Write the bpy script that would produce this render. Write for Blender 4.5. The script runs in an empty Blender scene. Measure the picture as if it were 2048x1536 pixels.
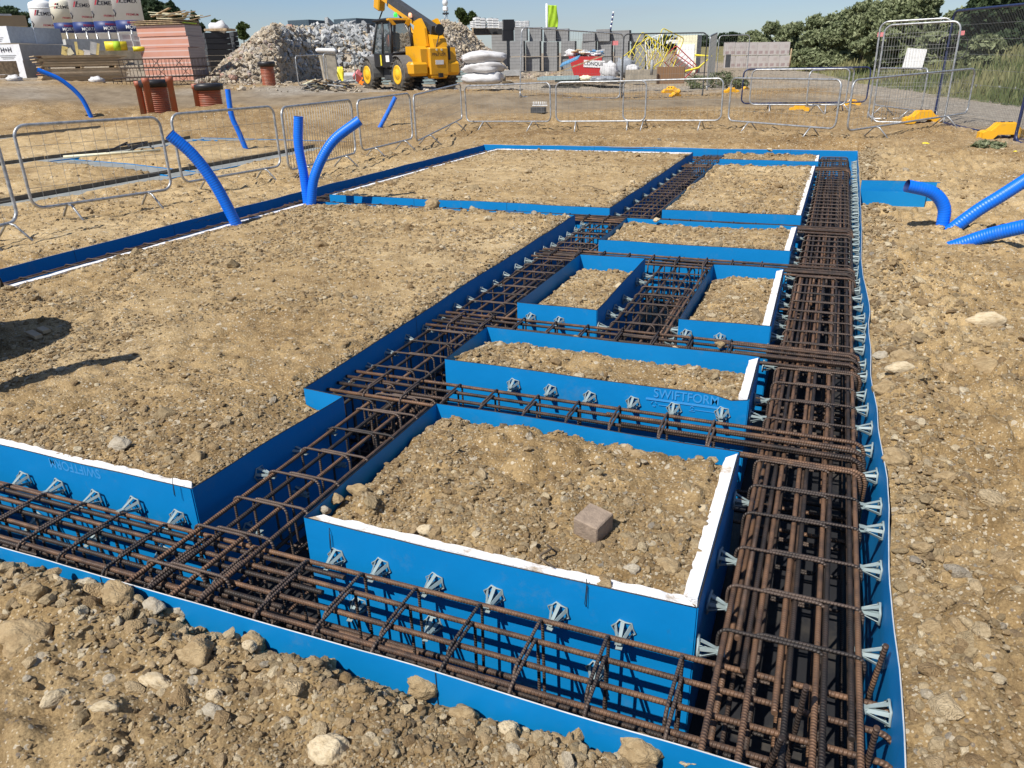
import bpy, bmesh, math, random
import numpy as np
from mathutils import Vector, Matrix, Euler
random.seed(7); RNG = np.random.default_rng(11)
R = math.radians
scene = bpy.context.scene
COL = scene.collection

# ---------------------------------------------------------------- camera
CAMH = 1.6; FPX = 1500.0
YAW, PIT, ROL = R(-22.61), R(23.28), R(-1.45)
cf = np.array([math.sin(YAW)*math.cos(PIT), math.cos(YAW)*math.cos(PIT), -math.sin(PIT)])
cr0 = np.array([math.cos(YAW), -math.sin(YAW), 0.0]); cu0 = np.cross(cr0, cf)
cr = math.cos(ROL)*cr0 + math.sin(ROL)*cu0
cu = -math.sin(ROL)*cr0 + math.cos(ROL)*cu0
cam_d = bpy.data.cameras.new('camera'); cam = bpy.data.objects.new('camera', cam_d); COL.objects.link(cam)
cam_d.sensor_width = 36; cam_d.lens = FPX/2048*36; cam_d.clip_start = 0.05; cam_d.clip_end = 3000
M = Matrix(((cr[0], cu[0], -cf[0], 0), (cr[1], cu[1], -cf[1], 0), (cr[2], cu[2], -cf[2], CAMH), (0, 0, 0, 1)))
cam.matrix_world = M
scene.camera = cam

# ---------------------------------------------------------------- light
SUN_EL = R(51); SH = R(68)              # shadows fall towards +X turned 68 degrees to +Y
sdir = Vector((-math.cos(SUN_EL)*math.cos(SH), -math.cos(SUN_EL)*math.sin(SH), math.sin(SUN_EL)))
sl = bpy.data.lights.new('sun', 'SUN'); sl.energy = 5.0; sl.angle = R(0.5); sl.color = (1, .955, .89)
so = bpy.data.objects.new('sun', sl); COL.objects.link(so)
so.rotation_euler = sdir.to_track_quat('Z', 'Y').to_euler(); so.location = (-10, -6, 20)
w = bpy.data.worlds.new('World'); scene.world = w; w.use_nodes = True
nt = w.node_tree; bg = nt.nodes['Background']
sky = nt.nodes.new('ShaderNodeTexSky'); sky.sky_type = 'NISHITA'; sky.sun_disc = False
sky.sun_elevation = SUN_EL; sky.sun_rotation = math.atan2(sdir.x, sdir.y)
sky.air_density = 1.0; sky.dust_density = 0.3; sky.ozone_density = 5.0; sky.altitude = 100
tc = nt.nodes.new('ShaderNodeTexCoord'); mp = nt.nodes.new('ShaderNodeMapping'); mp.inputs['Scale'].default_value = (1, 1, 9)
nz = nt.nodes.new('ShaderNodeTexNoise'); nz.inputs['Scale'].default_value = 2.2; nz.inputs['Detail'].default_value = 6
cr_ = nt.nodes.new('ShaderNodeValToRGB'); cr_.color_ramp.elements[0].position = .42; cr_.color_ramp.elements[1].position = .75
cr_.color_ramp.elements[0].color = (0, 0, 0, 1); cr_.color_ramp.elements[1].color = (.45, .45, .45, 1)
mx = nt.nodes.new('ShaderNodeMixRGB'); mx.inputs[2].default_value = (5.2, 5.5, 5.8, 1)
nt.links.new(tc.outputs['Generated'], mp.inputs[0]); nt.links.new(mp.outputs[0], nz.inputs['Vector'])
nt.links.new(nz.outputs[0], cr_.inputs[0]); nt.links.new(cr_.outputs[0], mx.inputs[0])
tn = nt.nodes.new('ShaderNodeMixRGB'); tn.blend_type = 'MULTIPLY'; tn.inputs[0].default_value = 1; tn.inputs[2].default_value = (.97, 1.0, 1.13, 1)
nt.links.new(sky.outputs[0], tn.inputs[1]); nt.links.new(tn.outputs[0], mx.inputs[1]); nt.links.new(mx.outputs[0], bg.inputs[0])
bg.inputs[1].default_value = 0.078
scene.view_settings.view_transform = 'Standard'; scene.view_settings.look = 'None'
scene.view_settings.exposure = 0.22; scene.view_settings.gamma = 1.0
scene.render.engine = 'CYCLES'
scene.cycles.max_bounces = 6; scene.cycles.transparent_max_bounces = 12

# ---------------------------------------------------------------- noise
def _h(ix, iy, s):
    n = (ix.astype(np.int64)*374761393 + iy.astype(np.int64)*668265263 + s*974634777) & 0xffffffff
    n = ((n ^ (n >> 13))*1274126177) & 0xffffffff
    n = (n ^ (n >> 16)) & 0xffff
    return n/65535.0
def vnoise(x, y, s=0):
    x = np.asarray(x, float); y = np.asarray(y, float)
    ix = np.floor(x); iy = np.floor(y); fx = x-ix; fy = y-iy
    fx = fx*fx*(3-2*fx); fy = fy*fy*(3-2*fy)
    a = _h(ix, iy, s); b = _h(ix+1, iy, s); c = _h(ix, iy+1, s); d = _h(ix+1, iy+1, s)
    return (a+(b-a)*fx)*(1-fy)+(c+(d-c)*fx)*fy-.5
def fbm(x, y, sc, oc=4, s=0, g=.5):
    r = 0; a = 1; c, sn = .8, .6
    for i in range(oc):
        r = r+a*vnoise((x*c-y*sn)/sc+7.3*i, (x*sn+y*c)/sc-3.1*i, s+i*17); a *= g; sc *= .47; c, sn = sn, c
    return r
def lumps(x, y, sc, s):        # rounded clod bumps
    x = np.asarray(x, float)/sc; y = np.asarray(y, float)/sc
    ix = np.floor(x); iy = np.floor(y); best = np.zeros_like(x)
    for dx in (-1, 0, 1):
        for dy in (-1, 0, 1):
            cx = ix+dx; cy = iy+dy
            px = cx+.15+.7*_h(cx, cy, s); py = cy+.15+.7*_h(cx, cy, s+5); rr = .2+.45*_h(cx, cy, s+9)**2
            d2 = ((x-px)**2+(y-py)**2)/rr**2
            best = np.maximum(best, np.sqrt(np.clip(1-d2, 0, 1))*rr)
    return best*sc

# ---------------------------------------------------------------- terrain
CP = np.array([(-1, 0, -.12), (-1, 1, -.09), (-4, .5, -.06), (-3, 1.2, -.05), (-8, 0, -.1), (3, 0, 0), (1.0, 3, -.02), (1.0, 1.5, -.03), (1.2, 8, .0), (2.5, 12, .02),
 (6, 6, 0), (-7.5, 6, -.07), (-9, 8.5, -.1), (-9, 12, -.12), (-8, 14, -.06), (-9.7, 17.2, -.1), (-5, 16, -.02), (-5.8, 17, .08), (-2, 17, .1),
 (0, 16.5, .08), (2.2, 16.7, .15), (2.9, 15, .12), (2.2, 19.6, .2), (.8, 20.7, .16), (-11.5, 29, .36), (-7, 28, .33), (-4.8, 31, .33),
 (-14.3, 24.7, .72), (-18.6, 30, .86), (-17, 17, .3), (-16.9, 18.2, .42), (-19.6, 24.4, .9), (-25.4, 25.2, 1.12), (-28.5, 21.4, 1.4),
 (-27.7, 23.1, 1.25), (-11, 25.5, .75), (-21, 58, .8), (-14, 46, .62), (-7.9, 47, .75), (-7.9, 78, .7), (10, 30, .3), (10, 60, .9), (-60, 60, 3.0),
 (-40, 60, 2.2), (-40, 25, 1.7), (-25, 5, .2), (-15, 8, -.08), (-13, 12, -.02), (15, 10, .2), (-35, 10, .8), (-3, 0, -.08), (4, 3, .02),
 (-1.5, 24, .2), (-6, 22, .22), (-22, 35, 1.0), (-15, 34, .8), (-30, 45, 1.6)], float)
BK0 = np.array([4.7, 22.5]); BK1 = np.array([-4.1, 55.0]); BKD = (BK1-BK0)/np.linalg.norm(BK1-BK0)
def bank_d(x, y):
    return (x-BK0[0])*BKD[1]-(y-BK0[1])*BKD[0]
def tz(x, y):
    x = np.asarray(x, float); y = np.asarray(y, float); r = np.hypot(x, y)
    num = np.zeros_like(x); den = np.zeros_like(x)
    for a, b, c in CP:
        wt = 1/(((x-a)**2+(y-b)**2)+(.06*r+.3)**2)**2
        num += wt*c; den += wt
    z = num/den + np.clip(r-75, 0, None)*.018
    t = np.clip((bank_d(x, y)-.5)/6, 0, 1)
    return z + t*t*(3-2*t)*1.0
def ray(px, py):
    return (px-1024)/FPX*cr-(py-768)/FPX*cu+cf
def hit(px, py, dz=0.0):
    d = ray(px, py); d = d/np.hypot(d[0], d[1]); s0 = 1.0; s = 1.0
    while s < 400:
        p = d*s
        if CAMH+p[2] < float(tz(p[0], p[1]))+dz: break
        s0 = s; s *= 1.01
    for _ in range(18):
        m = (s0+s)/2; p = d*m
        if CAMH+p[2] < float(tz(p[0], p[1]))+dz: s = m
        else: s0 = m
    p = d*s
    return Vector((p[0], p[1], CAMH+p[2]))
def at_s(px, py, s):          # a point s metres away (over the ground) along a sight line
    d = ray(px, py); d = d/np.hypot(d[0], d[1])*s
    return Vector((d[0], d[1], CAMH+d[2]))
def on_z(px, py, z=0.0):
    d = ray(px, py); t = (z-CAMH)/d[2]; return Vector((d[0]*t, d[1]*t, z))
def on_y(px, py, Y):
    d = ray(px, py); t = Y/d[1]; return Vector((d[0]*t, Y, CAMH+d[2]*t))
def mpp(p):                    # metres per photo pixel at p
    return float(np.dot(cf, (p[0], p[1], p[2]-CAMH)))/FPX

# ---------------------------------------------------------------- materials
def newmat(name):
    m = bpy.data.materials.new(name); m.use_nodes = True
    nt = m.node_tree; return m, nt, nt.nodes['Principled BSDF']
def mat(name, c, rough=.6, metal=0, var=.0, vscale=8, c2=None, bump=0, bscale=40, thr=(.4, .6), rand=0, trans=0, alpha=1, coat=0, coords='Object', emit=None, sub=0):
    m, nt, b = newmat(name); N = nt.nodes; L = nt.links
    b.inputs['Roughness'].default_value = rough; b.inputs['Metallic'].default_value = metal
    b.inputs['Base Color'].default_value = (*c, 1)
    if trans: b.inputs['Transmission Weight'].default_value = trans
    if alpha < 1: b.inputs['Alpha'].default_value = alpha
    if coat: b.inputs['Coat Weight'].default_value = coat
    if emit: b.inputs['Emission Color'].default_value = (*emit[0], 1); b.inputs['Emission Strength'].default_value = emit[1]
    t = N.new('ShaderNodeTexCoord')
    out = None
    if c2 is not None or var:
        n = N.new('ShaderNodeTexNoise'); n.inputs['Scale'].default_value = vscale; n.inputs['Detail'].default_value = 6; n.inputs['Roughness'].default_value = .65
        L.new(t.outputs[coords], n.inputs['Vector'])
        r = N.new('ShaderNodeValToRGB'); r.color_ramp.elements[0].position = thr[0]; r.color_ramp.elements[1].position = thr[1]
        k = 1-var
        r.color_ramp.elements[0].color = (*(c if c2 is not None else [v*k for v in c]), 1)
        r.color_ramp.elements[1].color = (*(c2 if c2 is not None else [min(1, v*(1+var)) for v in c]), 1)
        L.new(n.outputs[0], r.inputs[0]); out = r.outputs[0]
    if rand:
        oi = N.new('ShaderNodeObjectInfo'); hs = N.new('ShaderNodeHueSaturation'); mr = N.new('ShaderNodeMapRange')
        mr.inputs[3].default_value = 1-rand; mr.inputs[4].default_value = 1+rand
        L.new(oi.outputs['Random'], mr.inputs[0]); L.new(mr.outputs[0], hs.inputs['Value'])
        if out: L.new(out, hs.inputs['Color'])
        else: hs.inputs['Color'].default_value = (*c, 1)
        out = hs.outputs[0]
    if out: L.new(out, b.inputs['Base Color'])
    if bump:
        n2 = N.new('ShaderNodeTexNoise'); n2.inputs['Scale'].default_value = bscale; n2.inputs['Detail'].default_value = 4
        L.new(t.outputs[coords], n2.inputs['Vector'])
        bp = N.new('ShaderNodeBump'); bp.inputs['Strength'].default_value = bump; bp.inputs['Distance'].default_value = .01
        L.new(n2.outputs[0], bp.inputs['Height']); L.new(bp.outputs[0], b.inputs['Normal'])
    return m

def soil_material():
    m, nt, b = newmat('soil'); N = nt.nodes; L = nt.links
    t = N.new('ShaderNodeTexCoord')
    def noise(sc, det=6, ro=.6, co=None):
        n = N.new('ShaderNodeTexNoise'); n.inputs['Scale'].default_value = sc; n.inputs['Detail'].default_value = det
        n.inputs['Roughness'].default_value = ro; L.new(t.outputs['Object'], n.inputs['Vector']); return n
    def ramp(src, pts):
        r = N.new('ShaderNodeValToRGB'); e = r.color_ramp.elements
        while len(e) < len(pts): e.new(.5)
        for k, (p, c) in enumerate(pts): e[k].position = p; e[k].color = (*c, 1)
        L.new(src, r.inputs[0]); return r
    def mix(f, a, c, mode='MIX'):
        x = N.new('ShaderNodeMixRGB'); x.blend_type = mode
        if isinstance(f, float): x.inputs[0].default_value = f
        else: L.new(f, x.inputs[0])
        for i, v in ((1, a), (2, c)):
            if isinstance(v, tuple): x.inputs[i].default_value = (*v, 1)
            else: L.new(v, x.inputs[i])
        return x.outputs[0]
    big = ramp(noise(.55, 5).outputs[0], [(.3, (.34, .235, .115)), (.47, (.49, .360, .190)), (.70, (.62, .485, .285))])
    mid = ramp(noise(5, 7, .7).outputs[0], [(.3, (.55, .5, .44)), (.6, (1.05, 1.03, 1.0))])
    c = mix(1.0, big.outputs[0], mid.outputs[0], 'MULTIPLY')
    fine = ramp(noise(120, 7, .8).outputs[0], [(.34, (.5, .47, .42)), (.62, (1.2, 1.2, 1.18))])
    c = mix(.9, c, fine.outputs[0], 'MULTIPLY')
    sx_ = N.new('ShaderNodeSeparateXYZ'); L.new(t.outputs['Object'], sx_.inputs[0]); wv = N.new('ShaderNodeMath'); wv.operation = 'MULTIPLY_ADD'; wv.inputs[1].default_value = 3.0
    L.new(noise(.9, 4).outputs[0], wv.inputs[0]); L.new(sx_.outputs[1], wv.inputs[2]); mr_ = N.new('ShaderNodeMath'); mr_.operation = 'DIVIDE'; mr_.inputs[1].default_value = 24; L.new(wv.outputs[0], mr_.inputs[0])
    damp = ramp(mr_.outputs[0], [(.15, (.78, .76, .74)), (.30, (1, 1, 1)), (.60, (1, 1, 1)), (.70, (.72, .68, .64))])      # browner freshly dug earth at both ends of the site
    c = mix(1.0, c, damp.outputs[0], 'MULTIPLY')
    # pebbles: voronoi cells, a few of them pale or grey
    for sc, th, colr in ((95, .74, (.62, .53, .38)), (42, .84, (.60, .53, .40)), (60, .90, (.22, .19, .16)), (17, .93, (.55, .48, .36))):
        v = N.new('ShaderNodeTexVoronoi'); v.inputs['Scale'].default_value = sc; L.new(t.outputs['Object'], v.inputs['Vector'])
        s = N.new('ShaderNodeSeparateColor'); L.new(v.outputs['Color'], s.inputs[0])
        g = N.new('ShaderNodeMath'); g.operation = 'GREATER_THAN'; g.inputs[1].default_value = th; L.new(s.outputs[0], g.inputs[0])
        l = N.new('ShaderNodeMath'); l.operation = 'LESS_THAN'; l.inputs[1].default_value = .33; L.new(v.outputs['Distance'], l.inputs[0])
        f = N.new('ShaderNodeMath'); f.operation = 'MULTIPLY'; L.new(g.outputs[0], f.inputs[0]); L.new(l.outputs[0], f.inputs[1])
        f2 = N.new('ShaderNodeMath'); f2.operation = 'MULTIPLY'; f2.inputs[1].default_value = .8; L.new(f.outputs[0], f2.inputs[0])
        c = mix(f2.outputs[0], c, colr)
    # zones: r track, g grey gravel, b grass
    at = N.new('ShaderNodeAttribute'); at.attribute_name = 'zone'; sp = N.new('ShaderNodeSeparateColor'); L.new(at.outputs['Color'], sp.inputs[0])
    tr = ramp(noise(1.4, 8, .7).outputs[0], [(.35, (.16, .125, .085)), (.62, (.28, .225, .155))])
    gr = ramp(noise(5, 8, .75).outputs[0], [(.35, (.20, .175, .145)), (.55, (.34, .31, .26)), (.7, (.50, .46, .40))])
    gs = ramp(noise(2.5, 8, .7).outputs[0], [(.35, (.10, .10, .04)), (.5, (.2, .17, .075)), (.7, (.30, .25, .12))])
    c = mix(sp.outputs[0], c, tr.outputs[0]); c = mix(sp.outputs[1], c, gr.outputs[0]); c = mix(sp.outputs[2], c, gs.outputs[0])
    L.new(c, b.inputs['Base Color']); b.inputs['Roughness'].default_value = .95
    b.inputs['Specular IOR Level'].default_value = .15
    bp = N.new('ShaderNodeBump'); bp.inputs['Strength'].default_value = .8; bp.inputs['Distance'].default_value = .013
    ad = N.new('ShaderNodeMath'); ad.operation = 'ADD'
    v = N.new('ShaderNodeTexVoronoi'); v.inputs['Scale'].default_value = 75; L.new(t.outputs['Object'], v.inputs['Vector'])
    L.new(noise(60, 9, .82).outputs[0], ad.inputs[0])
    ms = N.new('ShaderNodeMath'); ms.operation = 'MULTIPLY'; ms.inputs[1].default_value = -.55; L.new(v.outputs['Distance'], ms.inputs[0]); L.new(ms.outputs[0], ad.inputs[1])
    L.new(ad.outputs[0], bp.inputs['Height']); L.new(bp.outputs[0], b.inputs['Normal'])
    return m
def panel_material():
    m, nt, b = newmat('blue_twinwall'); N = nt.nodes; L = nt.links; t = N.new('ShaderNodeTexCoord')
    def nz(sc, d=6, r=.6, st=None):
        n = N.new('ShaderNodeTexNoise'); n.inputs['Scale'].default_value = sc; n.inputs['Detail'].default_value = d; n.inputs['Roughness'].default_value = r
        if st: mp = N.new('ShaderNodeMapping'); mp.inputs['Scale'].default_value = st; L.new(t.outputs['Object'], mp.inputs[0]); L.new(mp.outputs[0], n.inputs['Vector'])
        else: L.new(t.outputs['Object'], n.inputs['Vector'])
        return n
    a = N.new('ShaderNodeMixRGB'); a.inputs[1].default_value = (0, .180, .45, 1); a.inputs[2].default_value = (.002, .220, .54, 1); L.new(nz(1.7).outputs[0], a.inputs[0])
    r = N.new('ShaderNodeValToRGB'); r.color_ramp.elements[0].position = .56; r.color_ramp.elements[1].position = .86; r.color_ramp.elements[1].color = (.5, .5, .5, 1); L.new(nz(4, 10, .75).outputs[0], r.inputs[0])
    c = N.new('ShaderNodeMixRGB'); L.new(r.outputs[0], c.inputs[0]); L.new(a.outputs[0], c.inputs[1]); c.inputs[2].default_value = (.16, .22, .24, 1)
    r2 = N.new('ShaderNodeValToRGB'); r2.color_ramp.elements[0].position = .66; r2.color_ramp.elements[1].position = .74; r2.color_ramp.elements[1].color = (.4, .4, .4, 1); L.new(nz(22, 6, .7, (1, 1, .35)).outputs[0], r2.inputs[0])
    d = N.new('ShaderNodeMixRGB'); L.new(r2.outputs[0], d.inputs[0]); L.new(c.outputs[0], d.inputs[1]); d.inputs[2].default_value = (.03, .13, .28, 1)
    L.new(d.outputs[0], b.inputs['Base Color']); b.inputs['Roughness'].default_value = .55; b.inputs['Specular IOR Level'].default_value = .3
    bp = N.new('ShaderNodeBump'); bp.inputs['Strength'].default_value = .25; bp.inputs['Distance'].default_value = .01; L.new(nz(7, 3).outputs[0], bp.inputs['Height']); L.new(bp.outputs[0], b.inputs['Normal'])
    return m
def stone_material(name, stops, rough=.9):
    m, nt, b = newmat(name); N = nt.nodes; L = nt.links
    oi = N.new('ShaderNodeObjectInfo'); r = N.new('ShaderNodeValToRGB'); e = r.color_ramp.elements
    while len(e) < len(stops): e.new(.5)
    for k, (p, c) in enumerate(stops): e[k].position = p; e[k].color = (*c, 1)
    L.new(oi.outputs['Random'], r.inputs[0])
    t = N.new('ShaderNodeTexCoord'); n = N.new('ShaderNodeTexNoise'); n.inputs['Scale'].default_value = 3; n.inputs['Detail'].default_value = 8; n.inputs['Roughness'].default_value = .7
    L.new(t.outputs['Object'], n.inputs['Vector'])
    r2 = N.new('ShaderNodeValToRGB'); r2.color_ramp.elements[0].position = .32; r2.color_ramp.elements[1].position = .7
    r2.color_ramp.elements[0].color = (.62, .58, .52, 1); r2.color_ramp.elements[1].color = (1.15, 1.15, 1.15, 1)
    L.new(n.outputs[0], r2.inputs[0]); x = N.new('ShaderNodeMixRGB'); x.blend_type = 'MULTIPLY'; x.inputs[0].default_value = 1
    L.new(r.outputs[0], x.inputs[1]); L.new(r2.outputs[0], x.inputs[2]); L.new(x.outputs[0], b.inputs['Base Color'])
    b.inputs['Roughness'].default_value = rough; b.inputs['Specular IOR Level'].default_value = .2
    bp = N.new('ShaderNodeBump'); bp.inputs['Strength'].default_value = .6; bp.inputs['Distance'].default_value = .08
    n2 = N.new('ShaderNodeTexNoise'); n2.inputs['Scale'].default_value = 9; n2.inputs['Detail'].default_value = 6; L.new(t.outputs['Object'], n2.inputs['Vector'])
    L.new(n2.outputs[0], bp.inputs['Height']); L.new(bp.outputs[0], b.inputs['Normal'])
    return m
def pack_material():
    m, nt, b = newmat('wrapped_packs'); N = nt.nodes; L = nt.links; t = N.new('ShaderNodeTexCoord'); g = N.new('ShaderNodeTexBrick')
    mp = N.new('ShaderNodeMapping'); mp.inputs['Rotation'].default_value = (math.pi/2, 0, 0); L.new(t.outputs['Object'], mp.inputs[0]); L.new(mp.outputs[0], g.inputs['Vector'])
    g.inputs['Scale'].default_value = 1; g.inputs['Brick Width'].default_value = .34; g.inputs['Row Height'].default_value = .30; g.inputs['Mortar Size'].default_value = .07
    g.inputs['Color1'].default_value = (.22, .10, .11, 1); g.inputs['Color2'].default_value = (.50, .45, .42, 1); g.inputs['Mortar'].default_value = (.50, .46, .43, 1); g.inputs['Bias'].default_value = .1
    n = N.new('ShaderNodeTexNoise'); n.inputs['Scale'].default_value = 5; L.new(t.outputs['Object'], n.inputs['Vector'])
    x = N.new('ShaderNodeMixRGB'); x.inputs[2].default_value = (.46, .42, .39, 1); r = N.new('ShaderNodeMath'); r.operation = 'MULTIPLY'; r.inputs[1].default_value = .9; L.new(n.outputs[0], r.inputs[0]); L.new(r.outputs[0], x.inputs[0])
    L.new(g.outputs[0], x.inputs[1]); L.new(x.outputs[0], b.inputs['Base Color']); b.inputs['Roughness'].default_value = .45; return m
def rebar_material(name, c1, c2, c3):
    m, nt, b = newmat(name); N = nt.nodes; L = nt.links
    t = N.new('ShaderNodeTexCoord'); n = N.new('ShaderNodeTexNoise'); n.inputs['Scale'].default_value = 11; n.inputs['Detail'].default_value = 9; n.inputs['Roughness'].default_value = .75
    oi = N.new('ShaderNodeObjectInfo'); ad = N.new('ShaderNodeVectorMath'); ad.operation = 'ADD'
    L.new(t.outputs['Object'], ad.inputs[0]); L.new(oi.outputs['Location'], ad.inputs[1]); L.new(ad.outputs[0], n.inputs['Vector'])
    mm = N.new('ShaderNodeMath'); mm.operation = 'MULTIPLY_ADD'; mm.inputs[1].default_value = .35; L.new(oi.outputs['Random'], mm.inputs[0])
    sb = N.new('ShaderNodeMath'); sb.operation = 'ADD'; sb.inputs[1].default_value = -.17; L.new(n.outputs[0], sb.inputs[0]); L.new(sb.outputs[0], mm.inputs[2])
    r = N.new('ShaderNodeValToRGB'); e = r.color_ramp.elements; e.new(.5)
    for k, (p, c) in enumerate(((.32, c1), (.52, c2), (.72, c3))): e[k].position = p; e[k].color = (*c, 1)
    L.new(mm.outputs[0], r.inputs[0]); L.new(r.outputs[0], b.inputs['Base Color'])
    b.inputs['Roughness'].default_value = .52; b.inputs['Metallic'].default_value = .2
    uv = N.new('ShaderNodeUVMap'); sp = N.new('ShaderNodeSeparateXYZ'); L.new(uv.outputs[0], sp.inputs[0])
    a = N.new('ShaderNodeMath'); a.operation = 'MULTIPLY'; a.inputs[1].default_value = 2*math.pi/.011; L.new(sp.outputs[0], a.inputs[0])
    c = N.new('ShaderNodeMath'); c.operation = 'MULTIPLY'; c.inputs[1].default_value = 2*math.pi; L.new(sp.outputs[1], c.inputs[0])
    s = N.new('ShaderNodeMath'); s.operation = 'ADD'; L.new(a.outputs[0], s.inputs[0]); L.new(c.outputs[0], s.inputs[1])
    si = N.new('ShaderNodeMath'); si.operation = 'SINE'; L.new(s.outputs[0], si.inputs[0])
    bp = N.new('ShaderNodeBump'); bp.inputs['Strength'].default_value = .55; bp.inputs['Distance'].default_value = .002
    L.new(si.outputs[0], bp.inputs['Height']); L.new(bp.outputs[0], b.inputs['Normal'])
    return m
def stripe_material(name, c1, c2, scale, axis='Z', rough=.7, width=.5, c3=None, skew=0):
    """alternating courses along one object axis (blocks, boards, brick layers)"""
    m, nt, b = newmat(name); N = nt.nodes; L = nt.links
    t = N.new('ShaderNodeTexCoord'); sp = N.new('ShaderNodeSeparateXYZ'); L.new(t.outputs['Object'], sp.inputs[0])
    mu = N.new('ShaderNodeMath'); mu.operation = 'MULTIPLY'; mu.inputs[1].default_value = scale; L.new(sp.outputs['XYZ'.index(axis)], mu.inputs[0])
    fr = N.new('ShaderNodeMath'); fr.operation = 'FRACT'; L.new(mu.outputs[0], fr.inputs[0])
    g = N.new('ShaderNodeMath'); g.operation = 'GREATER_THAN'; g.inputs[1].default_value = width; L.new(fr.outputs[0], g.inputs[0])
    n = N.new('ShaderNodeTexNoise'); n.inputs['Scale'].default_value = 3; n.inputs['Detail'].default_value = 6; L.new(t.outputs['Object'], n.inputs['Vector'])
    x = N.new('ShaderNodeMixRGB'); L.new(n.outputs[0], x.inputs[0]); x.inputs[1].default_value = (*c1, 1); x.inputs[2].default_value = (*(c3 or [v*.72 for v in c1]), 1)
    y = N.new('ShaderNodeMixRGB'); L.new(g.outputs[0], y.inputs[0]); L.new(x.outputs[0], y.inputs[1]); y.inputs[2].default_value = (*c2, 1)
    L.new(y.outputs[0], b.inputs['Base Color']); b.inputs['Roughness'].default_value = rough
    return m
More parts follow.
